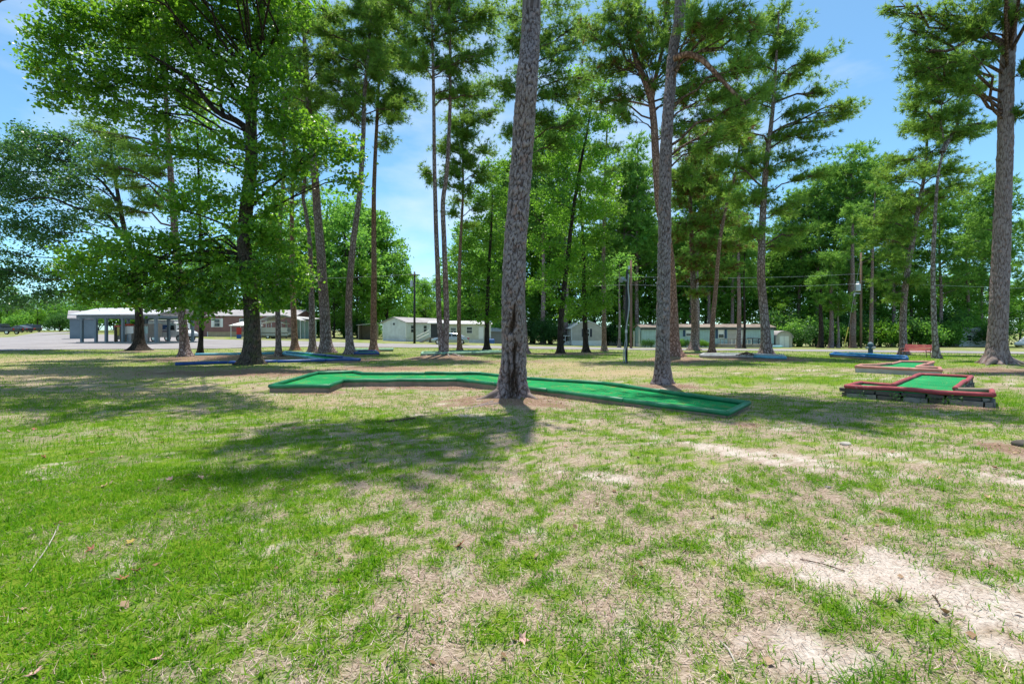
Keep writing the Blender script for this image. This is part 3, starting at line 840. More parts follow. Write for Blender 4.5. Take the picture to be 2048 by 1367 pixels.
def detail_trunk(path, r0, flare, n, step, hmax, cw, ch, depth, seed, wound=False, lobes=5, lobe_amp=0.4, taper=0.75, lobe_ph=0.0, crack_w=0.22):
    """trunk whose bark plates are geometry up to HMAX, smoother above"""
    S0 = smooth_path(path, 0.1)
    z0 = S0[0, 2] + 0.12
    zs = np.concatenate([np.arange(z0 - 0.12, z0 + hmax, step), np.arange(z0 + hmax, path[-1][2], 0.25)])
    S = np.stack([np.interp(zs, S0[:, 2], S0[:, k]) for k in range(3)], -1); S[:, 2] = zs
    h = np.maximum(zs - z0, 0)
    H = h[-1]
    r = trunk_radius(h, r0, H, flare, taper)
    th = np.arange(n) * 2 * math.pi / n
    TH, HH = np.meshgrid(th, zs - z0)
    lob = 1 + lobe_amp * np.exp(-np.maximum(HH, 0) / 0.28) * np.cos(TH * lobes + lobe_ph) * (0.7 + 0.3 * np.sin(TH * 2 + seed))
    lob = lob + 0.025 * np.sin(TH * 3 + HH * 1.3 + seed) + 0.02 * np.sin(TH * 2 - HH * 0.8)
    R = r[:, None] * lob
    ncell = max(5, int(round(2 * math.pi * r0 / cw)))
    warp = (0.9 * (vnoise(TH * 5, HH / ch * 0.7, seed) - 0.5) + 0.35 * (vnoise(TH * 14, HH / ch * 2.2, seed + 4) - 0.5)) / ncell
    e, cid = bark_cells(TH / (2 * math.pi) + warp, HH + ch * (0.9 * (vnoise(TH * 6, HH / ch * 0.8, seed + 3) - .5) + 0.4 * (vnoise(TH * 17, HH / ch * 2.5, seed + 6) - .5)), cw, ch, ncell, seed)
    pl = np.clip(e / crack_w, 0, 1); pl = pl * pl * (3 - 2 * pl)
    fl = 0.6 * (vnoise(TH * r0 / 0.018, HH / 0.03, seed + 2) - 0.5) + 0.6 * (vnoise(TH * r0 / 0.05, HH / 0.022, seed + 12) - 0.5)
    R = R + depth * (pl * (0.55 + 0.75 * cid) - 0.6) + depth * 0.30 * fl
    crack = np.clip(1 - pl * 1.15, 0, 1)
    wd = np.zeros_like(R)
    if wound:
        # facing the camera (theta = -90 deg): a long split from the ground and a torn patch above it
        dth = np.angle(np.exp(1j * (TH + math.pi / 2)))
        s = dth * r0
        def gash(hc, hh, cx0, slope, wid, amp):
            c = cx0 + slope * (HH - hc)
            prof = np.clip(1 - np.abs(HH - hc) / hh, 0, 1) ** 0.5
            return amp * prof * np.exp(-((s - c) / (wid * (0.4 + 0.6 * prof))) ** 2)
        wav = 0.03 * (vnoise(HH * 9, TH * 0, 77) - 0.5)
        s = s + wav
        g = gash(0.34, 0.75, 0.01, 0.02, 0.05, 1.0) + gash(0.50, 0.62, -0.085, -0.08, 0.035, 0.8) + gash(0.25, 0.5, 0.085, 0.02, 0.03, 0.7)
        g2 = gash(1.70, 0.30, 0.0, 0.08, 0.05, 1.1) + gash(1.50, 0.16, -0.06, 0.25, 0.065, 1.0) + gash(1.03, 0.24, 0.02, 0.0, 0.045, 0.9)
        gg = np.clip(g + g2, 0, 1.2)
        ragged = np.clip(gg * (0.35 + 1.1 * vnoise(TH * 34, HH * 11, 91)) * 1.15, 0, 1)
        R = R - 0.11 * ragged + 0.018 * np.clip(gg, 0, 1) * (vnoise(TH * 40, HH * 14, 33) - 0.3)
        wd = np.clip(ragged * 1.5, 0, 1)
    V = np.stack([S[:, 0:1] + R * np.cos(th), S[:, 1:2] + R * np.sin(th), np.repeat(S[:, 2:3], n, 1)], -1)
    ii = np.arange(len(S) * n).reshape(len(S), n)
    q = np.stack([ii[:-1], np.roll(ii[:-1], -1, 1), np.roll(ii[1:], -1, 1), ii[1:]], -1).reshape(-1, 4)
    me = np_mesh("trunk", V.reshape(-1, 3), q, True)
    set_attr(me, "crack", crack.ravel()); set_attr(me, "tint", np.clip((0.15 + 0.75 * cid + 0.8 * fl).ravel(), 0, 1.2)); set_attr(me, "wound", wd.ravel())
    return me

def unit(v):
    return v / np.maximum(np.linalg.norm(v, axis=-1, keepdims=True), 1e-9)

def leaf_arrays(C, size, rs, up=0.9, aspect=0.75):
    """folded rhombic leaves with random facing, biased upward"""
    n = len(C)
    nor = unit(rs.normal(0, 1, (n, 3)) + np.array([0, 0, up]))
    d = unit(np.cross(nor, rs.normal(0, 1, (n, 3))))
    d = unit(d + np.array([0, 0, -0.25]))
    s = np.cross(nor, d)
    L = size * (0.5 + 0.95 * rs.random(n))[:, None]
    W = L * aspect * 0.5
    a = C - d * L * 0.5; b = C + d * L * 0.5
    m = C + nor * L * 0.10 - d * L * 0.08
    V = np.stack([a, m + s * W, b, m - s * W], 1)
    return V.reshape(-1, 3), np.arange(n * 4).reshape(n, 4)

def tuft_arrays(C, D, length, width, per, rs, cone=1.0):
    """needle tufts: thin triangles fanning out of each twig tip"""
    n = len(C)
    c = np.repeat(C, per, 0); d = np.repeat(D, per, 0)
    dirs = unit(d + cone * rs.normal(0, 0.62, (n * per, 3)))
    L = length * (0.7 + 0.5 * rs.random(n * per))[:, None]
    s = unit(np.cross(dirs, rs.normal(0, 1, (n * per, 3)))) * width * 0.68
    root_ = c + dirs * L * 0.08
    tip = c + dirs * L + np.array([0, 0, -0.10]) * L
    V = np.stack([root_ + s, tip, root_ - s], 1)
    return V.reshape(-1, 3), np.arange(n * per * 3).reshape(n * per, 3)

def limb_path(a, b, rs, droop=0.15, n=6):
    t = np.linspace(0, 1, n)[:, None]
    L = np.linalg.norm(b - a)
    p = a + (b - a) * t
    p[:, 2] += (np.sin(t[:, 0] * math.pi) * L * droop)
    p[1:-1] += rs.normal(0, 0.045 * L, (n - 2, 3)) * 0.8
    return p

class Crown:
    def __init__(self): self.v, self.f, self.off = [], [], 0
    def add(self, v, f):
        self.v.append(v); self.f.append(f + self.off); self.off += len(v)
    def mesh(self, name): return np_mesh(name, np.vstack(self.v), np.vstack(self.f))

def on_trunk(path, z):
    z = min(max(z, path[0][2]), path[-1][2])
    return np.array([np.interp(z, path[:, 2], path[:, k]) for k in range(3)])

def pine_crown(root, path, blobs, r0, seed, length=0.24, width=0.020, per=12, tufts=60, leaf='needle', dead=None, limb_mat='limb_bark', H=None, subs=8):
    """each blob: a limb from the trunk with side branches, tufts on the outer part of each side branch"""
    rs = np.random.default_rng(seed)
    cr, dc = Crown(), Crown()
    H = H or path[-1][2]
    for bi, (c, rad) in enumerate(blobs):
        c = np.asarray(c, float); rad = np.asarray(rad, float)
        dist = math.hypot(c[0] - on_trunk(path, c[2])[0], c[1] - on_trunk(path, c[2])[1])
        a = on_trunk(path, max(c[2] - 0.32 * dist - 0.1, path[0][2] + 0.24 * (path[-1][2] - path[0][2])))
        lp = limb_path(a, c, rs, 0.10 if dist > 0.7 else 0.0)
        rl = np.clip(0.015 * dist + 0.012, 0.016, min(0.065, max(0.02, r0 * 0.35)))
        mb = MB(); mb.tube(lp, np.linspace(rl, rl * 0.45, len(lp)), 6, cap=False)
        n_sub = max(6, int(1.5 * subs * (rad.prod() ** (1 / 3)) / 1.0))
        ends = []
        for s in range(n_sub):
            tpos = 0.35 + 0.65 * rs.random()
            st = np.array([np.interp(tpos, np.linspace(0, 1, len(lp)), lp[:, k]) for k in range(3)])
            v = rs.normal(0, 1, 3); v /= np.linalg.norm(v)
            e = c + v * rad * (0.55 + 0.5 * rs.random())
            e[2] += 0.05
            sp = limb_path(st, e, rs, -0.06, 5)
            mb.tube(sp[[0, 2, 4]], np.linspace(rl * 0.42 + 0.004, 0.006, 3), 4, cap=False)
            ends.append(sp)
        mb.build("limb", M[limb_mat], root, smooth=True)
        m = int(2.7 * tufts * (rad.prod() ** (1 / 3)) ** 1.3) + 16
        pick = rs.integers(0, n_sub, m)
        tt = 0.22 + 0.80 * rs.random(m) ** 0.7
        C = np.zeros((m, 3)); D = np.zeros((m, 3))
        for k in range(m):
            sp = ends[pick[k]]
            x = min(tt[k], 1.0)
            C[k] = [np.interp(x, np.linspace(0, 1, 5), sp[:, j]) for j in range(3)]
            D[k] = sp[-1] - sp[-3]
        C += rs.normal(0, 1, (m, 3)) * (0.24 * rad)[None, :] * tt[:, None]
        D = unit(unit(D) * 0.8 + np.array([0, 0, 0.35]) + rs.normal(0, 0.35, (m, 3)))
        isdead = np.zeros(m, bool)
        if dead: isdead = rs.random(m) < dead
        if (~isdead).any():
            cr.add(*tuft_arrays(C[~isdead], D[~isdead], length, width, per, rs))
        if isdead.any():
            dc.add(*tuft_arrays(C[isdead], D[isdead] * [1, 1, -0.6], length, width, per, rs))
    tag(link_mesh("crown", cr.mesh("crown"), M[leaf], root), kind='stuff')
    if dc.v:
        tag(link_mesh("dead_needles", dc.mesh("dead_needles"), M['dead_needle'], root), kind='stuff')

def leaf_crown(root, path, blobs, r0, seed, size=0.12, leaves=1500, leaf='gum_leaf', limb_mat='dark_bark', twig=0.42, per=26, subs=6, explicit=None, up=0.9):
    rs = np.random.default_rng(seed)
    cr = Crown()
    for bi, (c, rad) in enumerate(blobs):
        c = np.asarray(c, float); rad = np.asarray(rad, float)
        tr = on_trunk(path, c[2])
        dist = math.hypot(c[0] - tr[0], c[1] - tr[1])
        a = on_trunk(path, max(c[2] - 0.30 * dist - 0.1, path[0][2] + 0.24 * (path[-1][2] - path[0][2])))
        lp = limb_path(a, c, rs, 0.08 if dist > 0.7 else 0.0)
        rl = np.clip(0.009 * dist + 0.010, 0.012, min(0.05, max(0.02, r0 * 0.3)))
        mb = MB(); mb.tube(lp, np.linspace(rl, rl * 0.4, len(lp)), 6, cap=False)
        for s in range(subs):
            st = lp[rs.integers(2, len(lp))]
            v = rs.normal(0, 1, 3); v /= np.linalg.norm(v)
            sp = limb_path(st, c + v * rad * 0.85, rs, 0.03, 4)
            mb.tube(sp, np.linspace(rl * 0.35 + 0.004, 0.005, 4), 4, cap=False)
        mb.build("limb", M[limb_mat], root, smooth=True)
        vol = (rad.prod() ** (1 / 3)) ** 2
        ntw = max(6, int(leaves * vol / per))
        v = unit(rs.normal(0, 1, (ntw, 3)))
        TW = c + v * rad * (rs.random((ntw, 1)) ** 0.42) * (0.85 + 0.3 * rs.random((ntw, 1)))
        C = np.repeat(TW, per, 0)
        off = rs.normal(0, 1, (len(C), 3)) * twig * np.array([0.55, 0.55, 0.27])
        off[:, 2] -= 0.25 * (off[:, 0] ** 2 + off[:, 1] ** 2) / twig
        cr.add(*leaf_arrays(C + off, size, rs, up))
    tag(link_mesh("crown", cr.mesh("crown"), M[leaf], root), kind='stuff')

def px_blobs(Y, lst, depth=1.0, seed=0, yoff=None):
    """(px, py, rx, ry[, depth offset in m]) -> 3D ellipsoids near depth Y"""
    rs = np.random.default_rng(seed + 100)
    out = []
    for e in lst:
        px, py, rx, ry = e[:4]
        dy = e[4] if len(e) > 4 else rs.normal(0, 0.35 * depth)
        Yb = Y + dy
        c = at(px, py, Yb)
        out.append((c, (rx / F * Yb, max(rx, ry) / F * Yb * 0.85 * depth, ry / F * Yb)))
    return out

def auto_blobs(path, h0, h1, spread, n, seed, top_narrow=0.45, rad=(0.9, 0.9, 0.5), bias=(0, 0)):
    rs = np.random.default_rng(seed + 7)
    out = []
    a = rs.random() * 6.28
    for k in range(n):
        f = (k + 0.3 + 0.4 * rs.random()) / n
        h = h0 + (h1 - h0) * f
        a += 2.4 + rs.normal(0, 0.35)
        s = spread * (1 - (1 - top_narrow) * max(0, f - 0.35) / 0.65) * (0.55 + 0.55 * rs.random()) * (0.75 if f < 0.12 else 1)
        p = on_trunk(path, h)
        c = p + np.array([math.cos(a) * s + bias[0], math.sin(a) * s + bias[1], 0.28 * s + rs.normal(0, 0.25)])
        k2 = 0.75 + 0.5 * rs.random()
        out.append((c, (rad[0] * k2, rad[1] * k2, rad[2] * k2)))
    return out

def start_tree(key, name='pine_tree', cat='tree', group=None):
    s = TREES[key]
    b = s['b']
    root = thing(name, s['label'], cat, (0, 0, 0), 0, group)
    s['path'] = trunk_path(s)
    s['r0'] = s['w'] / F * s['Y'] * 0.5 * math.cos(math.atan((s['pts'][0][0] - CX) / F))
    return root, s, s['path'], s['r0']

def std_trunk(root, s, mat, flare=None, n=14, seed=0, taper=0.78):
    v, q = plain_trunk(s['path'], s['r0'], s['r0'] * 0.75 if flare is None else flare, n, 0.45, seed, taper)
    o = link_mesh("trunk", np_mesh("trunk", v, q, True), M[mat], root)
    return o

def surface_root(root, pts, r, mat):
    """a root running out of the foot along the ground"""
    P = [ground_pt(*p) for p in pts]
    P = smooth_path(np.array(P), 0.12)
    n = len(P)
    rr = np.linspace(r, r * 0.25, n)
    P[:, 2] = gz(P[:, 0], P[:, 1]) - rr * 0.45
    P[1:-1, :2] += rng.normal(0, 0.012, (n - 2, 2))
    MB().tube(P, rr, 8).build("root", M[mat], root, smooth=True)

# --- the wounded near pine
root, s, path, r0 = start_tree('near')
me = detail_trunk(path, r0, 0.125, 130, 0.026, 8.7, 0.115, 0.15, 0.032, 3, wound=True, crack_w=0.30, lobes=5, lobe_amp=0.22, lobe_ph=0.6, taper=0.62)
link_mesh("trunk", me, M['near_pine_bark'], root)
def wroot(root, base, ang, length, r, mat, drop=0.10):
    """buttress root in world units"""
    n = 9
    t_ = np.linspace(0, 1, n)
    x = base[0] + np.cos(ang) * length * t_ + 0.04 * np.sin(t_ * 5 + ang); y = base[1] + np.sin(ang) * length * t_ + 0.04 * np.cos(t_ * 4 + ang)
    rr = r * (1 - 0.8 * t_)
    z = gz(x, y) + drop * (1 - t_) ** 2 - 0.35 * rr
    MB().tube(np.stack([x, y, z], -1), rr, 9).build("root", M[mat], root, smooth=True)
wroot(root, s['b'] + [-0.2, -.1, 0], math.radians(200), 0.6, 0.11, 'root_wood', 0.16)
wroot(root, s['b'] + [0.25, -.1, 0], math.radians(-20), 0.4, 0.09, 'root_wood', 0.10)
surface_root(root, [(985, 803), (940, 815), (890, 826), (835, 836)], 0.05, 'root_wood')
surface_root(root, [(1000, 806), (960, 812), (930, 822)], 0.045, 'root_wood')
bl = [(np.array([s['b'][0] - .1 + 1.15 * dx, s['Y'] - .2 + 1.2 * dy, z]), (r, r, r * 0.55)) for dx, dy, z, r in
      [(-2.4, -.5, 13.2, 1.1), (-1.2, -.9, 12.6, 1.0), (-2.9, .3, 14.6, 1.1), (-1.8, .1, 15.4, 1.2), (-.6, -.8, 14.4, 1.1), (-2.2, .7, 16.5, 1.1), (-.9, .2, 17.3, 1.2), (-1.6, -.6, 18.5, 1.1),
       (-.2, .4, 18.8, 1.1), (-.6, 0, 20.2, 1.0), (-.2, .2, 21.2, .8), (-2.6, -.9, 12.0, .9), (-.4, .7, 13.2, .9), (-2.0, -.8, 17.0, 1.0), (-1.2, -.2, 10.4, .8), (.1, -.5, 10.0, .7), (.5, 0, 10.8, .8), (-.8, .4, 11.3, .9), (-2.0, -.2, 11.0, .8), (.3, .6, 11.6, .8)]]  # crown above the view, shaped to shade the lawn and hide the trunk's shadow
pine_crown(root, path, bl, r0, 21, length=0.26, width=0.022, per=10, tufts=40)

# --- the straight plated pine behind the green course, with its long reddish limb
root, s, path, r0 = start_tree('second')
me = detail_trunk(path, r0, 0.10, 80, 0.030, 10.8, 0.095, 0.14, 0.026, 8, crack_w=0.30, lobes=4, lobe_amp=0.18, taper=0.55)
link_mesh("trunk", me, M['near_pine_bark'], root)
Yt = s['Y']
lp = smooth_path(np.array([at(1348, 118, Yt), at(1372, 109, Yt - .2), at(1398, 116, Yt - .4), at(1430, 145, Yt - .6), at(1462, 180, Yt - .8), at(1490, 205, Yt - .9)]), 0.12)
MB().tube(lp, np.linspace(0.085, 0.035, len(lp)), 9, cap=False).build("limb", M['red_bark'], root, smooth=True)
bl = px_blobs(Yt - 0.6, [(1420, 50, 55, 36), (1480, 130, 50, 36), (1440, 190, 42, 32), (1500, 205, 45, 32), (1475, 260, 45, 30), (1400, 40, 35, 30), (1505, 60, 45, 40), (1420, 285, 30, 24), (1460, 20, 50, 30)], 0.9, 3)
bl += [(np.array([s['b'][0] + .1 + dx, Yt + dy, z]), (r, r, r * 0.55)) for dx, dy, z, r in
       [(1.2, -.6, 12.5, 1.2), (2.2, .2, 13.4, 1.2), (-.8, .6, 13.2, 1.0), (1.6, -1.2, 14.6, 1.3), (.2, .9, 15, 1.2), (2.4, .5, 15.6, 1.2), (1.2, -.3, 16.8, 1.2), (-.7, -.4, 17, 1.0),
        (.7, .7, 18, 1.1), (1.6, 0, 18.6, 1), (.2, .1, 19.6, 1), (3.0, -.6, 13.8, 1.1), (3.8, .2, 14.6, 1.1), (4.4, -.8, 13.6, 1.0), (2.6, -1.6, 12.8, 1.0), (4.9, -1.2, 14.4, .9), (1.8, -1.8, 14, 1.0)]]  # unseen upper crown, stretched right to cast shade by the red course
pine_crown(root, path, bl, r0, 22, length=0.24, width=0.018, per=12, tufts=95, dead=0.05, subs=10)

# --- the sweetgum over the blue course
root, s, path, r0 = start_tree('gum', 'sweetgum_tree')
me = detail_trunk(path, r0, 0.20, 84, 0.04, 13.5, 0.055, 0.22, 0.020, 14, lobes=5, lobe_amp=0.30, taper=0.72, crack_w=0.35)
link_mesh("trunk", me, M['gum_bark'], root)
Yt = s['Y']
for pts_, ra, rb in [([(500, 262), (470, 240), (447, 232), (425, 215), (405, 190), (385, 165), (350, 140), (300, 110)], .14, .04), ([(450, 233), (440, 205), (452, 180), (458, 150)], .07, .03),
                     ([(502, 240), (480, 200), (440, 130), (390, 80), (330, 30)], .10, .03), ([(497, 420), (520, 395), (560, 360), (600, 330), (640, 300)], .07, .02),
                     ([(489, 520), (450, 515), (400, 520), (340, 520), (280, 505), (210, 500)], .08, .02), ([(490, 470), (450, 450), (400, 430), (360, 420)], .06, .02)]:
    pp = smooth_path(np.array([at(px, py, Yt - 0.12 * k) for k, (px, py) in enumerate(pts_)]), 0.2)
    MB().tube(pp, np.linspace(ra, rb, len(pp)), 9, cap=False).build("limb", M['dark_bark'], root, smooth=True)
G = [(105, 90, 62, 50), (185, 60, 75, 50), (280, 50, 75, 50), (165, 160, 68, 50), (255, 150, 75, 50), (110, 185, 42, 34), (350, 80, 68, 50), (350, 170, 66, 44), (225, 225, 50, 26), (310, 232, 60, 32), (425, 55, 68, 50),
     (430, 140, 50, 40), (505, 60, 50, 50), (560, 60, 28, 45), (555, 150, 48, 48), (600, 245, 44, 36), (640, 285, 48, 42), (690, 300, 42, 42), (700, 355, 32, 26), (585, 330, 42, 42), (555, 245, 42, 42),
     (350, 300, 50, 26), (440, 320, 44, 24), (360, 400, 56, 36), (270, 480, 76, 32), (195, 505, 56, 32), (140, 525, 40, 32), (300, 535, 76, 40), (400, 490, 70, 40), (450, 550, 50, 42), (225, 565, 62, 32),
     (345, 590, 48, 32), (540, 420, 48, 48), (560, 500, 56, 48), (600, 555, 34, 34), (560, 585, 40, 30), (512, 612, 20, 16), (395, 632, 16, 18), (430, 400, 40, 30), (150, 20, 60, 30), (70, 130, 30, 22), (380, 560, 50, 32), (420, 600, 34, 22),
     (510, 340, 30, 30), (470, 440, 30, 26), (180, 590, 40, 20), (290, 595, 34, 16), (250, 598, 46, 14), (330, 608, 40, 12), (430, 615, 30, 14), (160, 575, 30, 14), (540, 610, 24, 12), (460, 600, 28, 18)]
G += [(500, 575, 28, 22, -.9), (470, 545, 32, 24, -1.0), (530, 540, 34, 28, -.8), (485, 450, 28, 24, -1.0), (522, 465, 32, 26, -.9), (508, 380, 32, 26, -1.0), (478, 205, 38, 26, -1.2), (505, 140, 36, 28, -1.2), (465, 275, 34, 20, -1.1), (530, 200, 34, 28, -1.0), (520, 300, 30, 24, -1.0)]
bl = px_blobs(Yt - 0.3, G, 1.0, 5)
bl += [(np.array([path[-1][0] + dx, Yt + dy, z]), (r, r, r * 0.8)) for dx, dy, z, r in [(-4, 0, 15.6, 1.5), (-1.5, -1, 16, 1.6), (.8, .3, 16, 1.4), (-2.5, 1, 17.5, 1.5), (-.3, 0, 18.3, 1.4), (-5.5, .5, 15.2, 1.3), (-1.2, .4, 19.5, 1.1)]]
bl += [(np.array([x, y, z]), (r, r, r * .6)) for x, y, z, r in [(-10, 15, 14.6, 1.5), (-8, 14.2, 14.6, 1.4), (-12.3, 14.2, 14.4, 1.5), (-14.5, 15, 14.4, 1.5), (-6.4, 13.4, 14.8, 1.3), (-9.4, 12.6, 14.6, 1.4), (-12.6, 12.2, 14.2, 1.4), (-15.6, 13, 14.2, 1.4), (-7.4, 12, 14.8, 1.2), (-17, 14.6, 14.6, 1.4), (-11, 16.5, 15.8, 1.4), (-5.0, 12.2, 15.2, 1.0)]]  # forward crown clumps added above the view to shade the left lawn
leaf_crown(root, path, bl, r0, 31, size=0.15, leaves=1230, leaf='gum_leaf', twig=0.36, per=24, subs=3)

# --- the massive ridged pine on the right
root, s, path, r0 = start_tree('big_right')
me = detail_trunk(path, r0, 0.24, 96, 0.042, 15.5, 0.075, 0.30, 0.026, 17, lobes=6, lobe_amp=0.24, taper=0.52, crack_w=0.35)
link_mesh("trunk", me, M['ridge_bark'], root)
Yt = s['Y']
for pts_, ra, rb in [([(2008, 88), (1985, 76), (1960, 73), (1925, 88), (1895, 102), (1860, 100)], .11, .04), ([(2004, 100), (1975, 110), (1945, 150), (1915, 195)], .08, .03), ([(1955, 74), (1920, 60), (1885, 50), (1850, 25)], .06, .02)]:
    pp = smooth_path(np.array([at(px, py, Yt - 0.15 * k) for k, (px, py) in enumerate(pts_)]), 0.2)
    MB().tube(pp, np.linspace(ra, rb, len(pp)), 9, cap=False).build("limb", M['limb_bark'], root, smooth=True)
bl = px_blobs(Yt - 0.5, [(1940, 40, 50, 30), (1885, 62, 52, 34), (1835, 100, 42, 34), (1900, 125, 44, 30), (1955, 105, 36, 30), (1855, 22, 50, 18), (1785, 14, 24, 10), (1985, 10, 50, 22), (2044, 140, 22, 34), (2046, 230, 18, 22),
                         (1870, 160, 40, 28), (1920, 175, 36, 26), (1820, 60, 30, 20), (2040, 30, 40, 30), (1960, 55, 40, 24), (1830, 145, 30, 24)], 1.0, 9)
bl += auto_blobs(path, 15.5, 23.5, 3.0, 12, 5, rad=(1.2, 1.2, .7))
bl += [(np.array([x, y, z]), (r, r, r * .5)) for x, y, z, r in [(17.6, 14.6, 15.4, 1.3), (15.6, 13.6, 15.6, 1.3), (13.6, 12.8, 15.4, 1.2), (19.2, 13.4, 15, 1.3), (16.6, 12, 15.6, 1.2)]]  # unseen clumps added toward the camera to shade the right side
pine_crown(root, path, bl, r0, 23, length=0.26, width=0.022, per=12, tufts=85, subs=9)
wroot(root, s['b'] + [-.35, -.2, 0], math.radians(205), 0.7, .14, 'root_wood', .22)
wroot(root, s['b'] + [.35, -.25, 0], math.radians(-25), 0.7, .14, 'root_wood', .22)

# --- the full crowned pine at the trailer's end
root, s, path, r0 = start_tree('show')
std_trunk(root, s, 'pine_bark', n=18, taper=0.85)
bl = px_blobs(s['Y'], [(1556, 26, 34, 20), (1585, 62, 44, 24), (1505, 62, 40, 26), (1640, 112, 40, 20), (1480, 130, 44, 26), (1605, 152, 44, 22), (1540, 125, 40, 24), (1505, 205, 50, 26), (1600, 225, 40, 20), (1685, 235, 42, 14),
                       (1445, 240, 40, 26), (1640, 262, 34, 14), (1565, 275, 46, 20), (1600, 318, 46, 16), (1490, 325, 40, 20), (1440, 330, 34, 20), (1622, 350, 30, 12), (1520, 395, 46, 20), (1580, 418, 44, 16), (1615, 462, 34, 15),
                       (1500, 470, 40, 20), (1560, 490, 40, 16), (1650, 180, 30, 14), (1455, 190, 36, 20), (1700, 212, 26, 10), (1545, 180, 40, 20), (1530, 345, 36, 16), (1480, 400, 34, 18), (1575, 90, 36, 20)], 1.3, 13)
pine_crown(root, path, bl, r0, 24, length=0.30, width=0.026, per=11, tufts=85, subs=9)

# --- forked pine behind the second pine
root, s, path, r0 = start_tree('fork')
std_trunk(root, s, 'red_bark', n=16, taper=0.45)
Yt = s['Y']
pf = on_trunk(path, at(0, 215, Yt)[2])
for pts_, ra in [([(1303, 205), (1290, 165), (1272, 120), (1258, 60), (1250, 0), (1246, -60)], .15), ([(1303, 205), (1310, 160), (1322, 110), (1330, 50), (1334, -20)], .13), ([(1310, 215), (1270, 205), (1235, 200), (1200, 205)], .06)]:
    pp = smooth_path(np.array([at(px, py, Yt + 0.1 * k) for k, (px, py) in enumerate(pts_)]), 0.4)
    MB().tube(pp, np.linspace(ra, ra * .4, len(pp)), 10, cap=False).build("limb", M['red_bark'], root, smooth=True)
bl = px_blobs(Yt, [(1250, 60, 45, 28), (1200, 130, 42, 26), (1300, 40, 44, 28), (1270, 120, 40, 24), (1350, 60, 44, 30), (1330, 130, 34, 24), (1190, 205, 40, 20), (1240, 190, 36, 20), (1380, 130, 40, 26), (1290, 180, 36, 18), (1180, 60, 40, 26),
                   (1390, 200, 40, 26), (1360, 260, 36, 22), (1400, 300, 36, 22), (1260, 0, 50, 30), (1340, -10, 50, 30), (1220, 20, 40, 24), (1410, 90, 40, 30), (1290, 90, 36, 22), (1230, 130, 36, 22), (1385, 30, 40, 26), (1425, 160, 40, 26), (1385, 350, 36, 22), (1430, 240, 40, 26), (1360, 190, 34, 22), (1440, 60, 40, 30), (1210, 80, 34, 22), (1250, 230, 30, 16)], 1.3, 17)
pine_crown(root, path, bl, r0, 25, length=0.30, width=0.026, per=11, tufts=80, dead=0.04)

# --- pine before the trailer hedge, with low drooping browned branches
root, s, path, r0 = start_tree('right_a')
std_trunk(root, s, 'pine_bark', flare=0.26, n=16)
bl = px_blobs(s['Y'] - 1.0, [(1400, 440, 50, 18), (1445, 485, 46, 18), (1380, 515, 40, 15), (1405, 375, 44, 20), (1360, 400, 30, 18), (1430, 410, 40, 18), (1350, 555, 24, 12), (1460, 535, 30, 14), (1440, 320, 40, 22), (1385, 320, 40, 20), (1350, 470, 30, 14),
                             (1420, 560, 26, 10), (1395, 585, 22, 10), (1410, 490, 44, 18), (1370, 445, 36, 18), (1455, 440, 36, 18), (1400, 530, 40, 14), (1480, 490, 34, 14), (1350, 360, 34, 20), (1425, 360, 40, 20)], 1.2, 19)
bl += auto_blobs(path, 12, 17.6, 2.4, 9, 15)
pine_crown(root, path, bl, r0, 26, length=0.32, width=0.027, per=11, tufts=75, dead=0.26)

# --- other pines of the grove: auto crowns on their own trunks
def grove_pine(key, mat, h0, spread, n, seed, length=0.30, width=0.026, tufts=70, extra=None, dead=0.0, bias=(0, 0), rad=(1.0, 1.0, 0.55), flare=None, ntr=14):
    root, s, path, r0 = start_tree(key)
    std_trunk(root, s, mat, flare=flare, n=ntr, seed=seed)
    bl = auto_blobs(path, h0, s['top'] - 0.2, spread, int(n * 1.45), seed, bias=bias, rad=rad) if n else []
    if extra: bl += px_blobs(s['Y'], extra, 1.2, seed)
    pine_crown(root, path, bl, r0, seed, length=length, width=width, per=11, tufts=tufts, dead=dead)
    return root, s, path

grove_pine('left_pine', 'pine_bark', 15.5, 2.6, 8, 41, extra=[(200, 335, 40, 20), (250, 375, 40, 20), (310, 345, 40, 20), (238, 415, 40, 18), (290, 405, 34, 16), (185, 262, 40, 24), (270, 300, 40, 20), (400, 210, 40, 22)], ntr=18)
grove_pine('mid_a', 'pine_bark', 15, 2.2, 9, 43, tufts=60)
grove_pine('mid_b', 'red_bark', 10.5, 2.0, 9, 44, tufts=60)
grove_pine('curved', 'pine_bark', 12, 2.0, 8, 45, tufts=60)
grove_pine('leaner', 'pine_bark', 16.0, 3.0, 11, 46, extra=[(575, 40, 34, 20), (560, 100, 28, 16), (650, 150, 24, 30), (675, 90, 30, 20), (640, 60, 30, 20), (600, 30, 40, 20), (665, 30, 36, 20), (585, 130, 26, 18), (640, 200, 26, 20)], ntr=18)
grove_pine('swayed', 'pine_bark', 13.5, 2.4, 12, 47, extra=[(700, 60, 40, 20), (690, 130, 40, 22), (660, 110, 30, 30), (705, 195, 30, 18), (760, 60, 40, 22), (655, 195, 24, 30), (720, 20, 46, 22), (690, 240, 26, 16), (770, 120, 34, 20), (670, 160, 30, 22), (720, 110, 34, 22)])
grove_pine('red', 'red_bark', 14.5, 2.4, 11, 48, extra=[(800, 60, 40, 22), (815, 130, 36, 20), (800, 190, 40, 16), (835, 205, 26, 14), (790, 240, 28, 10), (770, 160, 34, 20), (790, 100, 40, 20), (780, 30, 44, 22), (830, 30, 36, 20), (790, 200, 36, 16), (735, 190, 26, 18), (830, 90, 30, 18)])
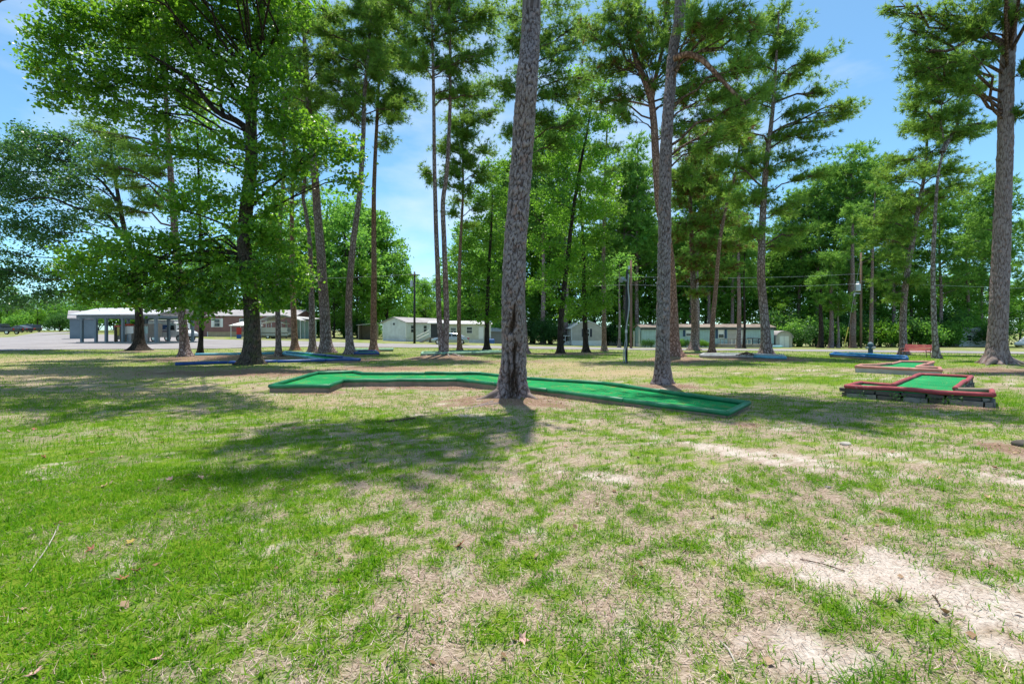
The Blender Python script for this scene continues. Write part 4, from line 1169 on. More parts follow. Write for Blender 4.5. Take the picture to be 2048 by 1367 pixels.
root, s, path = grove_pine('twin', 'pine_bark', 14.5, 2.3, 13, 49, extra=[(860, 350, 18, 24), (925, 60, 40, 24), (945, 120, 36, 20), (880, 120, 30, 22), (835, 80, 36, 22), (930, 30, 40, 20), (850, 30, 40, 20), (975, 50, 40, 24), (985, 110, 34, 22), (920, 180, 34, 20), (960, 190, 30, 18), (900, 10, 50, 20), (990, 20, 40, 20), (840, 140, 26, 18), (915, 130, 30, 18)])
p2 = trunk_path(s, s['pts2'], 23.5)
v, q = plain_trunk(p2, s['r0'] * 1.1, s['r0'] * .7, 14, 0.45, 3)
link_mesh("trunk", np_mesh("trunk", v, q, True), M['pine_bark'], root)
for a_, l_ in ((205, 1.5), (235, 1.0), (300, 1.2), (330, 1.6), (350, 1.3)):
    wroot(root, s['b'], math.radians(a_), l_, .10, 'pale_bark', .16)
grove_pine('slim_pine', 'red_bark', 9.0, 1.7, 10, 50, extra=[(930, 210, 36, 22), (935, 270, 40, 22), (930, 330, 34, 20), (900, 250, 26, 18), (960, 240, 30, 20), (935, 380, 24, 18), (910, 300, 24, 18), (880, 300, 22, 20), (955, 170, 36, 22), (975, 300, 30, 18), (985, 230, 30, 20), (905, 350, 24, 16), (965, 350, 26, 16)])
grove_pine('hidden', 'pine_bark', 15, 2.6, 8, 55, extra=[(1110, 55, 46, 26), (1155, 95, 42, 24), (1110, 150, 42, 24), (1085, 235, 36, 22), (1140, 190, 40, 22), (1180, 50, 40, 26), (1130, 10, 50, 24), (1085, 100, 30, 24), (1120, 290, 34, 20), (1020, 100, 34, 24), (1005, 180, 30, 22), (1010, 260, 30, 20), (1080, 330, 30, 18), (1150, 250, 34, 20), (1010, 30, 40, 22), (1180, 160, 34, 20), (1090, 180, 30, 20)])
grove_pine('thin_c', 'pine_bark', 11, 1.7, 8, 51, extra=[(1215, 250, 28, 16), (1200, 300, 26, 14), (1240, 220, 26, 16)], tufts=45)
grove_pine('right_b', 'red_bark', 11.5, 2.0, 9, 52, extra=[(1500, 300, 34, 20), (1470, 260, 36, 22), (1440, 380, 26, 14), (1500, 350, 30, 14)])
grove_pine('bench_pine', 'pine_bark', 9.5, 2.4, 9, 53, extra=[(1800, 470, 40, 26), (1790, 415, 44, 26), (1850, 410, 40, 24), (1900, 375, 44, 20), (1925, 345, 44, 16), (1785, 520, 38, 22), (1815, 560, 34, 18), (1840, 345, 40, 20), (1770, 560, 30, 16),
                                                              (1800, 600, 28, 12), (1760, 480, 30, 18), (1870, 300, 36, 18), (1750, 440, 30, 20)])
root, s, path = grove_pine('pale_pine', 'pale_bark', 9, 1.8, 0, 54, extra=[(1860, 200, 46, 24), (1920, 215, 40, 24), (1900, 150, 46, 28), (1830, 130, 36, 24), (1855, 255, 34, 14), (1965, 245, 34, 18), (1950, 180, 34, 24), (1885, 240, 34, 16), (1930, 270, 36, 14),
                                                                          (1870, 110, 40, 24), (1930, 120, 40, 24), (1840, 180, 36, 20), (1820, 220, 24, 14)])
Yt = s['Y']
pp = smooth_path(np.array([at(1884, 305, Yt), at(1900, 275, Yt + .1), at(1914, 252, Yt + .2), at(1920, 215, Yt + .2)]), .3)
MB().tube(pp, np.linspace(.13, .05, len(pp)), 9, cap=False).build("limb", M['pale_bark'], root, smooth=True)

# --- broadleaf trees of the grove
def grove_leaf(key, name, mat, leafm, blobs, seed, size=0.17, leaves=700, depth=1.1, twig=0.5, per=20, ntr=12, flare=None):
    root, s, path, r0 = start_tree(key, name)
    std_trunk(root, s, mat, n=ntr, seed=seed, flare=flare)
    leaf_crown(root, path, px_blobs(s['Y'], blobs, depth, seed), r0, seed, size=size, leaves=leaves, leaf=leafm, limb_mat=mat if mat in ('dark_bark',) else 'limb_bark', twig=twig, per=per, subs=5)
    return root, s, path

root, s, path = grove_leaf('oak', 'oak_tree', 'dark_bark', 'oak_leaf', [(40, 300, 46, 36), (105, 320, 50, 36), (60, 375, 56, 34), (150, 370, 46, 34), (30, 445, 46, 34), (195, 325, 44, 34), (90, 475, 44, 28), (45, 535, 44, 34), (95, 585, 36, 26), (20, 600, 32, 22),
                                                              (140, 440, 42, 26), (225, 285, 42, 28), (-50, 380, 60, 60), (-60, 500, 60, 50), (130, 280, 40, 26), (70, 270, 36, 20), (5, 340, 40, 40), (280, 330, 36, 26), (320, 400, 36, 26), (200, 420, 40, 24), (-20, 560, 40, 34), (115, 545, 30, 24)],
                           61, size=0.17, leaves=900, twig=0.6, per=24, flare=0.42)
Yt = s['Y']
for pts_, ra in [([(252, 480), (215, 430), (186, 420), (150, 415), (110, 398), (70, 396), (30, 405)], .12), ([(240, 410), (200, 360), (150, 330), (90, 310)], .10)]:
    pp = smooth_path(np.array([at(px, py, Yt - .1 * k) for k, (px, py) in enumerate(pts_)]), .3)
    MB().tube(pp, np.linspace(ra, ra * .3, len(pp)), 9, cap=False).build("limb", M['dark_bark'], root, smooth=True)
grove_leaf('left_thin', 'oak_tree', 'dark_bark', 'wood_leaf', [(400, 300, 40, 30), (380, 350, 40, 30), (420, 380, 40, 30), (395, 240, 36, 28), (400, 440, 40, 26), (430, 250, 34, 26), (370, 270, 30, 24), (395, 190, 30, 24)], 62, leaves=520)
grove_leaf('green_a', 'broadleaf_tree', 'dark_bark', 'fresh_leaf', [(985, 340, 30, 24), (960, 390, 34, 26), (1005, 400, 30, 26), (975, 450, 40, 28), (940, 470, 28, 26), (1000, 490, 34, 28), (960, 530, 38, 26), (930, 560, 24, 22), (990, 565, 34, 26), (955, 600, 34, 20),
                                                              (1005, 620, 26, 18), (975, 635, 24, 12), (925, 510, 22, 22)], 63, leaves=800)
grove_leaf('lean_green', 'broadleaf_tree', 'dark_bark', 'wood_leaf', [(1185, 180, 36, 28), (1160, 230, 38, 28), (1210, 240, 34, 26), (1140, 290, 40, 30), (1190, 310, 38, 28), (1110, 330, 36, 28), (1160, 370, 40, 28), (1095, 400, 34, 28), (1130, 440, 40, 28), (1190, 420, 34, 26),
                                                              (1090, 480, 34, 28), (1110, 540, 34, 26), (1150, 510, 36, 26), (1080, 570, 28, 22), (1120, 600, 28, 18), (1160, 150, 30, 24), (1215, 370, 26, 24)], 64, leaves=720)
grove_leaf('green_b', 'broadleaf_tree', 'dark_bark', 'fresh_leaf', [(1160, 330, 30, 24), (1180, 400, 36, 28), (1205, 470, 34, 26), (1170, 480, 36, 28), (1195, 540, 36, 26), (1160, 560, 34, 26), (1180, 610, 34, 20), (1210, 600, 28, 20), (1140, 630, 26, 14), (1220, 420, 28, 24)], 65, leaves=720)

# --- a pine just outside the left edge: its crown shades the left of the lawn and one dead twig hangs into view
TREES['edge'] = dict(b=np.array([-20.5, 15.5, gzs(-20.5, 15.5)]), Y=15.5, top=21, w=30, label='pine beyond the left edge whose crown shades the left of the lawn', pts=[(CX - 1.3226 * F, 745), (CX - 1.325 * F, 640), (CX - 1.33 * F, 400), (CX - 1.33 * F, 100)])
root, s, path, r0 = start_tree('edge')
std_trunk(root, s, 'pine_bark', n=16)
bl = [(np.array([x, y, z]), (r, r, r * .5)) for x, y, z, r in [(-15.6, 14.6, 14.5, 1.3), (-14.3, 15.8, 15.6, 1.3), (-16.4, 13.2, 15.4, 1.3), (-12.2, 14.8, 16.6, 1.3), (-18.8, 14.4, 14.0, 1.3), (-17.5, 12.5, 15, 1.4), (-15, 11.5, 15.5, 1.4), (-12.5, 12.0, 17, 1.3), (-19, 12, 16, 1.4), (-13.2, 13.4, 15.2, 1.4), (-15.3, 16.8, 14.6, 1.4), (-12.2, 13.0, 16.2, 1.3), (-14.6, 15, 16.8, 1.4), (-17, 13.5, 16, 1.3), (-13.4, 14.8, 18.2, 1.3), (-15.6, 15.2, 19.4, 1.2), (-15, 14.2, 20.6, 1), (-10.4, 13.6, 13.4, 1.2), (-10.2, 15.2, 15.6, 1.1), (-12.6, 17.2, 15, 1.2), (-9.4, 14.4, 14.4, 1.0)]]
pine_crown(root, path, bl, r0, 71, length=0.3, width=0.03, per=8, tufts=48)

# ------------------------------------------------------------------ the wood behind the homes: each tree a thing, copies of a few kinds
def proto_leaf(seed, H, W, leafm, leaf_size, nblob, leaves, name):
    """broadleaf tree of height H, standing at the origin; returns (trunk mesh, crown mesh)"""
    rs = np.random.default_rng(seed)
    path = np.array([[0, 0, -.4], [.1, .05, H * .3], [-.1, .1, H * .6], [0.05, 0, H * .96]])
    v, q = plain_trunk(path, H * 0.014, .18, 9, 1.5, seed, .8)
    mb = MB(); mb.add(v, q)
    cr = Crown()
    for k in range(nblob):
        f = (k + .5) / nblob
        h = H * (0.22 + 0.74 * f)
        wd = W * (0.55 + 0.9 * math.sin(min(1, f * 1.05) * math.pi * .85 + .25)) * .62
        a = k * 2.4 + rs.normal(0, .4)
        c = np.array([math.cos(a) * wd * (.3 + .7 * rs.random()), math.sin(a) * wd * (.3 + .7 * rs.random()), h])
        r = W * (.30 + .16 * rs.random()) * (1 - .35 * f)
        mb.tube(limb_path(np.array([0, 0, h - wd * .5]), c, rs, .05, 5), np.linspace(.10, .03, 5), 5, cap=False)
        ntw = max(5, int(leaves / nblob / 14))
        TW = c + unit(rs.normal(0, 1, (ntw, 3))) * np.array([r, r, r * .8]) * rs.random((ntw, 1)) ** .4 * (.85 + .35 * rs.random((ntw, 1)))
        C = np.repeat(TW, 14, 0) + rs.normal(0, 1, (ntw * 14, 3)) * np.array([.5, .5, .25]) * leaf_size * 2.2
        cr.add(*leaf_arrays(C, leaf_size, rs, .8))
    me_t = bpy.data.meshes.new("trunk"); me_t.from_pydata(mb.v, [], mb.f); me_t.materials.append(M['dark_bark'])
    me_c = cr.mesh("crown"); me_c.materials.append(M[leafm])
    return me_t, me_c, H

def proto_pine(seed, H, h0, spread, n, tl, tw, leafm='far_needle'):
    rs = np.random.default_rng(seed)
    path = np.array([[0, 0, -.4], [.15, 0, H * .3], [-.1, .1, H * .6], [0.0, 0, H]])
    v, q = plain_trunk(path, H * .011, .2, 9, 1.5, seed, .8)
    mb = MB(); mb.add(v, q)
    cr = Crown()
    for c, rad in auto_blobs(path, h0, H, spread, n, seed, .3, (1.5, 1.5, .8)):
        rad = np.array(rad)
        a = on_trunk(path, c[2] - .4 * math.hypot(c[0], c[1]))
        mb.tube(limb_path(a, c, rs, .06, 5), np.linspace(.07, .02, 5), 5, cap=False)
        m = 60
        C = c + unit(rs.normal(0, 1, (m, 3))) * rad * rs.random((m, 1)) ** .45
        D = unit((C - c) / rad * .6 + np.array([0, 0, .6]) + rs.normal(0, .3, (m, 3)))
        cr.add(*tuft_arrays(C, D, tl, tw, 9, rs))
    me_t = bpy.data.meshes.new("trunk"); me_t.from_pydata(mb.v, [], mb.f); me_t.materials.append(M['pine_bark'])
    me_c = cr.mesh("crown"); me_c.materials.append(M[leafm])
    return me_t, me_c, H

def proto_shrub(seed, H, W, leafm, size, leaves):
    rs = np.random.default_rng(seed)
    cr = Crown(); mb = MB()
    for k in range(7):
        a = k * 2.4
        c = np.array([math.cos(a) * W * .38 * rs.random(), math.sin(a) * W * .38 * rs.random(), H * (.3 + .5 * rs.random())])
        mb.tube(limb_path(np.array([.05 * math.cos(a), .05 * math.sin(a), -.1]), c, rs, .1, 4), np.linspace(.03, .01, 4), 5, cap=False)
        ntw = leaves // 7 // 12
        TW = c + unit(rs.normal(0, 1, (ntw, 3))) * np.array([W * .36, W * .36, H * .30]) * rs.random((ntw, 1)) ** .4
        C = np.repeat(TW, 12, 0) + rs.normal(0, 1, (ntw * 12, 3)) * size * 1.1
        C[:, 2] = np.maximum(C[:, 2], .05)
        cr.add(*leaf_arrays(C, size, rs, .6))
    me_t = bpy.data.meshes.new("stem"); me_t.from_pydata(mb.v, [], mb.f); me_t.materials.append(M['dark_bark'])
    me_c = cr.mesh("foliage"); me_c.materials.append(M[leafm])
    return me_t, me_c, H

LEAFP = [proto_leaf(101, 20, 6.5, 'far_leaf', .36, 20, 9000, 'a'), proto_leaf(102, 20, 5.0, 'wood_leaf', .34, 18, 8000, 'b'), proto_leaf(103, 20, 8.0, 'far_leaf', .40, 24, 10000, 'c'), proto_leaf(104, 20, 6.0, 'fresh_leaf', .34, 18, 8000, 'd')]
PINEP = [proto_pine(111, 20, 8.0, 2.8, 26, .55, .075), proto_pine(112, 20, 10.0, 2.4, 22, .55, .075), proto_pine(113, 20, 6.0, 3.0, 28, .55, .075)]
SHRUBP = [proto_shrub(121, 3.0, 3.6, 'shrub_leaf', .20, 3000), proto_shrub(122, 3.0, 3.2, 'far_leaf', .22, 3000), proto_shrub(123, 3.0, 3.0, 'fresh_leaf', .18, 2600)]

def place_copy(proto, name, label, cat, group, px, Y, height, rs, names=('trunk', 'crown'), wide=1.0):
    me_t, me_c, H = proto
    p = on_ground(px, Y)
    root = thing(name, label, cat, p, rs.random() * 6.28, group)
    sc = height / H
    root.scale = (sc * wide, sc * wide, sc)
    for nm, me in zip(names, (me_t, me_c)):
        o = bpy.data.objects.new(nm, me); COL.objects.link(o); o.parent = root
        if nm in ('crown', 'foliage'): o["kind"] = 'stuff'
    return root

rs = np.random.default_rng(77)
def landmark(px):
    for lim, s in [(200, 'beyond the asphalt and the far parked cars'), (380, 'behind the mailbox shelter and mail truck'), (540, 'behind the brown home'), (640, 'behind the steel carport'), (735, 'left of the white gabled home'), (815, 'over the roof of the white gabled home'),
                   (905, 'far off above the silver sedan'), (1010, 'behind the pale tin roofed home'), (1120, 'left of the tan gabled home'), (1220, 'over the roof of the tan gabled home'), (1290, 'at the left end of the mint trailer'), (1400, 'over the left half of the mint trailer'), (1545, 'over the porch of the mint trailer'),
                   (1625, 'behind the round topped shed'), (1715, 'left of the transformer pole'), (1790, 'right of the transformer pole'), (1860, 'behind the red bench'), (1975, 'over the glimpsed white building')]:
        if px < lim: return s
    return 'right of the massive ridged pine'

def wood(px, top, Y, kind, k, wide=1.0):
    p = on_ground(px, Y)
    h = CAM_H + (HZ - top) / F * Y - p[2]
    if kind == 'leaf':
        lab = {0: 'dense broadleaf tree of the far wood ', 1: 'narrow broadleaf tree of the far wood ', 2: 'wide spreading broadleaf tree of the far wood ', 3: 'yellow green broadleaf tree of the far wood '}[k] + landmark(px)
        return place_copy(LEAFP[k], 'broadleaf_tree', lab, 'tree', 'broadleaf trees of the far wood', px, Y, h, rs, wide=wide)
    lab = {0: 'tall round crowned far pine ', 1: 'tall bare trunked far pine ', 2: 'tall far pine with crown reaching low '}[k] + landmark(px)
    return place_copy(PINEP[k], 'pine_tree', lab, 'tree', 'pines of the far wood', px, Y, h, rs, wide=wide)

# left: beyond the asphalt and behind the brown home
for px, top, Y, k in [(-60, 520, 105, 0), (15, 560, 110, 1), (45, 585, 118, 0), (75, 590, 112, 1), (110, 596, 118, 2), (150, 590, 115, 0), (190, 560, 105, 2), (240, 540, 100, 0), (290, 520, 98, 1), (340, 520, 96, 2), (390, 500, 94, 0), (440, 500, 92, 2), (490, 470, 92, 0), (-130, 480, 100, 2)]:
    wood(px, top, Y, 'leaf', k, 1.1)
for px, top, Y, k in [(540, 430, 90, 0), (580, 410, 86, 2), (620, 440, 84, 3), (655, 400, 88, 0), (690, 395, 84, 2), (725, 400, 90, 1), (752, 425, 90, 0), (775, 450, 92, 1), (715, 520, 80, 3), (668, 540, 78, 3), (600, 560, 80, 2), (800, 530, 110, 0), (560, 540, 82, 1)]:
    wood(px, top, Y, 'leaf', k)
for px, top, Y, k in [(825, 545, 130, 1), (845, 556, 125, 0), (868, 552, 130, 2), (890, 556, 130, 0), (912, 540, 125, 1), (850, 590, 105, 3), (905, 590, 108, 2), (880, 600, 105, 0)]:
    wood(px, top, Y, 'leaf', k)
for px, top, Y, k in [(940, 450, 100, 0), (960, 500, 96, 2), (1000, 440, 98, 1), (1030, 410, 96, 0), (1065, 380, 98, 2), (1100, 440, 94, 3), (1090, 520, 92, 0), (1140, 460, 96, 0), (1190, 480, 96, 2), (1230, 450, 96, 0), (1265, 400, 96, 2), (1300, 440, 94, 0), (1050, 560, 90, 1),
                      (1330, 470, 92, 2), (1370, 440, 94, 0), (1410, 470, 92, 2), (1450, 450, 94, 0), (1490, 480, 92, 1), (1530, 470, 94, 2), (1570, 500, 90, 0), (1600, 520, 88, 2), (1640, 510, 88, 3), (1680, 500, 90, 0), (1720, 520, 88, 2), (1760, 540, 86, 0), (1250, 560, 88, 3),
                      (1800, 540, 88, 2), (1840, 550, 84, 0), (1880, 545, 88, 2), (1920, 550, 84, 0), (1960, 545, 90, 2), (2000, 575, 84, 0), (2040, 568, 88, 3), (2085, 560, 84, 2), (2140, 540, 84, 0), (2200, 520, 84, 2), (1560, 590, 84, 3), (1620, 600, 82, 1), (1860, 600, 80, 1), (1930, 600, 80, 0)]:
    wood(px, top, Y, 'leaf', k, 1.15)
for px, top, Y, k in [(1045, 300, 85, 1), (1085, 260, 84, 0), (1130, 240, 86, 1), (1250, 330, 88, 0), (1275, 300, 86, 2), (1380, 330, 88, 1), (1420, 350, 86, 0), (1465, 380, 84, 2), (1600, 385, 86, 0), (1635, 355, 84, 2), (1668, 335, 86, 0), (1702, 308, 82, 2), (1745, 325, 84, 0),
                      (1785, 385, 82, 2), (1820, 400, 84, 1), (1880, 390, 78, 2), (1935, 400, 80, 0), (1965, 430, 82, 2), (1985, 350, 70, 1), (2060, 440, 80, 0), (2130, 400, 80, 2), (1010, 330, 86, 1), (1570, 430, 88, 2), (2200, 380, 80, 0)]:
    wood(px, top, Y, 'pine', k)
for px in range(-80, 1010, 34):
    Yb = 118 + 8 * rs.random()
    hb = 5.5 + 3.5 * rs.random()
    place_copy(SHRUBP[int(rs.integers(0, 3))], 'shrub', 'shrub of the far green screen ' + landmark(px), 'shrub', 'shrubs of the far green screen', px + rs.normal(0, 6), Yb, hb, rs, ('stem', 'foliage'))
# individual trunks standing at the wood's edge on the right
EDGE = [(1641, 700, 10, 560, 'dark_bark', 'dark trunked pine at the edge of the wood, left of the yellow guy guard'), (1662, 697, 9, 520, 'pine_bark', 'greyish pine at the edge of the wood with bare straight trunk'), (1676, 697, 5, 600, 'pale_bark', 'thin pale sapling beside the greyish edge pine'),
        (1705, 696, 11, 420, 'pine_bark', 'straight grey pine hiding half of the transformer pole'), (1742, 640, 7, 380, 'pine_bark', 'grey pine leaning behind the hydrant at the edge of the wood'), (1477, 694, 9, 430, 'pine_bark', 'grey brown pine rising beside the trailer porch steps'), (1488, 694, 5, 500, 'dark_bark', 'thin dark trunk next to the porch steps pine'),
        (1238, 693, 5, 520, 'pale_bark', 'thin pale crooked tree left of the dark conduit post'), (1395, 690, 7, 480, 'pale_bark', 'pale trunk behind the pine with the root mound')]
for k, (px, py, w, top, mat, lab) in enumerate(EDGE):
    Y = 66.0 if k not in (5, 6, 7, 8) else 64.0
    p = on_ground(px, Y)
    h = CAM_H + (HZ - top) / F * Y - p[2]
    path = np.array([p + [0, 0, -.2], p + [.1, 0, h * .3], p + [.05 + .3 * (k == 4), .1, h * .65], p + [(.6 if k == 4 else .1), 0, h]])
    root = thing('pine_tree' if 'pine' in lab else 'young_tree', lab, 'tree')
    v, q = plain_trunk(path, w / F * Y * .5, .15, 10, .8, k, .7)
    link_mesh("trunk", np_mesh("trunk", v, q, True), M[mat], root)
    bl = auto_blobs(path, h * .6, h, 1.8, 7, 200 + k, rad=(1.2, 1.2, .8))
    if 'pine' in lab: pine_crown(root, path, bl, .15, 200 + k, length=.5, width=.06, per=8, tufts=34, leaf='far_needle', subs=5)
    else: leaf_crown(root, path, bl, .1, 200 + k, size=.28, leaves=160, leaf='far_leaf', limb_mat='dark_bark', twig=.6, per=14, subs=3)
# shrubs along the wood's edge and round the homes
for px, Y, h, k in [(1085, 84, 4.6, 0), (1068, 86, 4.0, 0), (1104, 83, 3.6, 0), (1130, 95, 5, 1), (1260, 84, 4, 1), (1600, 76, 3.2, 0), (1585, 78, 4.5, 1), (1625, 77, 4, 0), (1650, 78, 5, 1), (1690, 78, 4, 0), (1730, 76, 4.5, 1), (1755, 74, 4.2, 0), (1775, 72, 5.0, 2), (1800, 75, 4.4, 1), (1830, 74, 4.6, 0),
                    (1855, 73, 3.8, 1), (1900, 76, 4.6, 1), (1990, 74, 3.8, 0), (700, 82, 3.6, 1), (725, 80, 3.4, 0), (640, 82, 3.6, 1), (1010, 84, 4, 1), (1030, 85, 4.4, 0), (1215, 88, 4.2, 0), (975, 86, 3.6, 2), (2090, 72, 4, 1), (2150, 70, 4, 0), (745, 78, 3, 1),
                    (30, 100, 4, 1), (120, 105, 4, 0), (480, 88, 4, 1), (560, 86, 4.5, 0), (600, 84, 4.5, 1), (815, 95, 4, 1), (1710, 80, 6, 0), (1875, 80, 6, 0), (1950, 82, 5, 1), (1570, 82, 6, 0), (1540, 84, 6, 1)]:
    place_copy(SHRUBP[k], 'shrub', {0: 'dark green rounded shrub ', 1: 'mid green shrub ', 2: 'bright yellow green shrub '}[k] + landmark(px), 'shrub', 'shrubs below the far wood', px, Y, h, rs, ('stem', 'foliage'))
for px, h, k in [(1290, 1.2, 0), (1302, 1.1, 0), (1362, 1.3, 1), (1372, 1.2, 0), (1403, 1.4, 2), (1412, 1.1, 2), (1352, 1.2, 0)]:
    place_copy(SHRUBP[k], 'shrub', {0: 'low dark hedge shrub against the mint trailer', 1: 'low mid green hedge shrub against the mint trailer', 2: 'low bright green shrub at the mint trailer porch'}[k], 'shrub', 'hedge shrubs at the mint trailer', px, 70.5, h, rs, ('stem', 'foliage'))

# ------------------------------------------------------------------ building materials
M['brown_siding'] = lines_mat('brown_siding', (0.24, 0.125, 0.115), .2, 'Z', .8)
M['mint_siding'] = lines_mat('mint_siding', (0.38, 0.52, 0.51), .4, 'X', .75)
M['white_siding'] = lines_mat('white_siding', (0.62, 0.65, 0.66), .22, 'Z', .82)
M['tan_siding'] = lines_mat('tan_siding', (0.46, 0.43, 0.38), .2, 'Z', .82)
M['cream_siding'] = lines_mat('cream_siding', (0.56, 0.55, 0.46), .22, 'Z', .82)
M['metal_roof'] = lines_mat('metal_roof', (0.50, 0.49, 0.50), .3, 'X', .8, .5, .12, .25)
M['grey_roof'] = plain('grey_roof', (0.33, 0.31, 0.32), .85, .3, 2)
M['rust_roof'] = plain('rust_roof', (0.22, 0.175, 0.15), .85, .5, 1.2)
M['white_paint'] = plain('white_paint', (0.74, 0.74, 0.72), .6, .12, 3)
M['skirt'] = lines_mat('skirt', (0.62, 0.63, 0.64), .3, 'X', .85)
M['tan_skirt'] = lines_mat('tan_skirt', (0.40, 0.31, 0.20), .3, 'X', .85)
M['navy'] = plain('navy', (0.035, 0.075, 0.14), .6, .2)
M['dark_shutter'] = plain('dark_shutter', (0.045, 0.05, 0.06), .6, .2)
M['porch_wood'] = plain('porch_wood', (0.30, 0.26, 0.22), .85, .35, 3)
M['blue_grey'] = plain('blue_grey', (0.16, 0.215, 0.25), .6, .15, 3)
M['cabinet'] = plain('cabinet', (0.42, 0.37, 0.32), .6, .15, 4)
M['paper'] = plain('paper', (0.70, 0.70, 0.66), .8, .1, 5)
M['red_paint'] = plain('red_paint', (0.52, 0.035, 0.03), .5, .2, 5)
M['orange_paint'] = plain('orange_paint', (0.60, 0.11, 0.05), .5, .2, 5)
M['yellow'] = plain('yellow', (0.62, 0.52, 0.10), .5, .15, 5)
M['galv'] = plain('galv', (0.45, 0.47, 0.49), .4, .2, 5, metal=.6)
M['pole_wood'] = bark_mat('pole_wood', (0.20, 0.145, 0.11), (0.26, 0.19, 0.15), (0.10, 0.07, 0.05), .03, .9, (0.27, 0.14, 0.08), .3)
M['conduit_grey'] = plain('conduit_grey', (0.26, 0.30, 0.33), .6, .2, 5)
M['black_pole'] = plain('black_pole', (0.025, 0.026, 0.028), .6, .3, 3)
M['concrete'] = plain('concrete', (0.40, 0.38, 0.35), .9, .3, 4)
M['rubber'] = plain('rubber', (0.02, 0.02, 0.021), .8, .2, 8)
M['silver_car'] = plain('silver_car', (0.36, 0.43, 0.52), .25, .06, 2, .4, coat=.6)
M['white_car'] = plain('white_car', (0.74, 0.75, 0.76), .3, .06, 2, coat=.5)
M['dark_car'] = plain('dark_car', (0.03, 0.034, 0.045), .25, .1, 2, coat=.6)
M['beige_car'] = plain('beige_car', (0.48, 0.46, 0.40), .4, .2, 2)
M['chrome'] = plain('chrome', (0.55, 0.56, 0.58), .25, .1, 4, .9)
t = NT('window_glass')
p_ = t.principled((0.03, 0.04, 0.045), .06, spec=.7)
M['glass'] = t.done(p_)
M['postal_blue'] = plain('postal_blue', (0.03, 0.11, 0.34), .45, .1, 4)
M['postal_red'] = plain('postal_red', (0.45, 0.06, 0.06), .45, .1, 4)
M['lens'] = plain('lens', (0.55, 0.55, 0.5), .15, .05, 6)
M['tail_red'] = plain('tail_red', (0.4, 0.02, 0.02), .2, .05, 6)
M['tarp_blue'] = plain('tarp_blue', (0.05, 0.13, 0.36), .6, .25, 3)
M['mint_box'] = plain('mint_box', (0.30, 0.55, 0.66), .5, .15, 3)

# ------------------------------------------------------------------ homes
def part(root, name, mat, fn, parent=None, smooth=False):
    mb = MB(); fn(mb)
    return mb.build(name, M[mat], parent or root, smooth=smooth)

def gable_home(name, label, px, Y, yaw, L, W, wall_h, roof_h, skirt_h, wall, roof, skirt, trim='white_paint', over=.25):
    """long side along local x (0..L), depth along y (0..W); origin at the corner seen first"""
    p = on_ground(px, Y)
    root = thing(name, label, 'mobile home', (p[0], p[1], p[2]), math.radians(yaw))
    part(root, 'skirting', skirt, lambda m: m.box(.04, L - .04, .04, W - .04, -1.2, skirt_h))
    part(root, 'wall', wall, lambda m: m.add([(0, 0, skirt_h), (L, 0, skirt_h), (L, W, skirt_h), (0, W, skirt_h), (0, 0, wall_h), (L, 0, wall_h), (L, W, wall_h), (0, W, wall_h), (0, W / 2, wall_h + roof_h), (L, W / 2, wall_h + roof_h)],
                                                [(0, 1, 5, 4), (3, 7, 6, 2), (0, 4, 8, 7, 3), (1, 2, 6, 9, 5), (4, 5, 9, 8), (6, 7, 8, 9), (0, 3, 2, 1)]))
    sl = roof_h / (W / 2)
    e = over
    z = lambda y: wall_h + roof_h - abs(y - W / 2) * sl + .03
    rf = part(root, 'roof', roof, lambda m: m.add([(-e, -e, z(-e)), (L + e, -e, z(-e)), (L + e, W / 2, z(W / 2)), (-e, W / 2, z(W / 2)), (L + e, W + e, z(-e)), (-e, W + e, z(-e))] + [(-e, -e, z(-e) + .1), (L + e, -e, z(-e) + .1), (L + e, W / 2, z(W / 2) + .1), (-e, W / 2, z(W / 2) + .1), (L + e, W + e, z(-e) + .1), (-e, W + e, z(-e) + .1)],
                                                  [(0, 3, 2, 1), (3, 5, 4, 2), (6, 7, 8, 9), (9, 8, 10, 11), (0, 1, 7, 6), (4, 5, 11, 10), (0, 6, 9, 3), (3, 9, 11, 5), (1, 2, 8, 7), (2, 4, 10, 8)]))
    part(root, 'corner_trim', trim, lambda m: (m.box(-.03, .09, -.03, .09, skirt_h, wall_h - .05), m.box(L - .09, L + .03, -.03, .09, skirt_h, wall_h - .05)))
    return root

def window(root, x, z, w, h, shutters=None, face='y', frame='white_paint', depth=0.0, blind=False):
    """window on the local y=depth wall (face y) or the local x=depth wall (face x)"""
    def bx(m, a0, a1, d0, d1, z0, z1):
        if face == 'y': m.box(a0, a1, depth - d1, depth - d0, z0, z1)
        else: m.box(depth - d1, depth - d0, a0, a1, z0, z1)
    wd = part(root, 'window', frame, lambda m: (bx(m, x, x + w, .005, .05, z, z + .07), bx(m, x, x + w, .005, .05, z + h - .07, z + h), bx(m, x, x + .07, .005, .05, z + .07, z + h - .07), bx(m, x + w - .07, x + w, .005, .05, z + .07, z + h - .07), bx(m, x + .07, x + w - .07, .005, .045, z + h / 2 - .03, z + h / 2 + .03)))
    part(root, 'pane', 'glass', lambda m: bx(m, x + .05, x + w - .05, .004, .02, z + .05, z + h - .05), parent=wd)
    if blind: part(root, 'blind', 'white_paint', lambda m: bx(m, x + .09, x + w - .09, .021, .026, z + h * .52, z + h - .08), parent=wd)
    if shutters:
        for s in (x - .42, x + w + .04):
            part(root, 'shutter', shutters, lambda m: bx(m, s, s + .38, .005, .04, z - .03, z + h + .03))

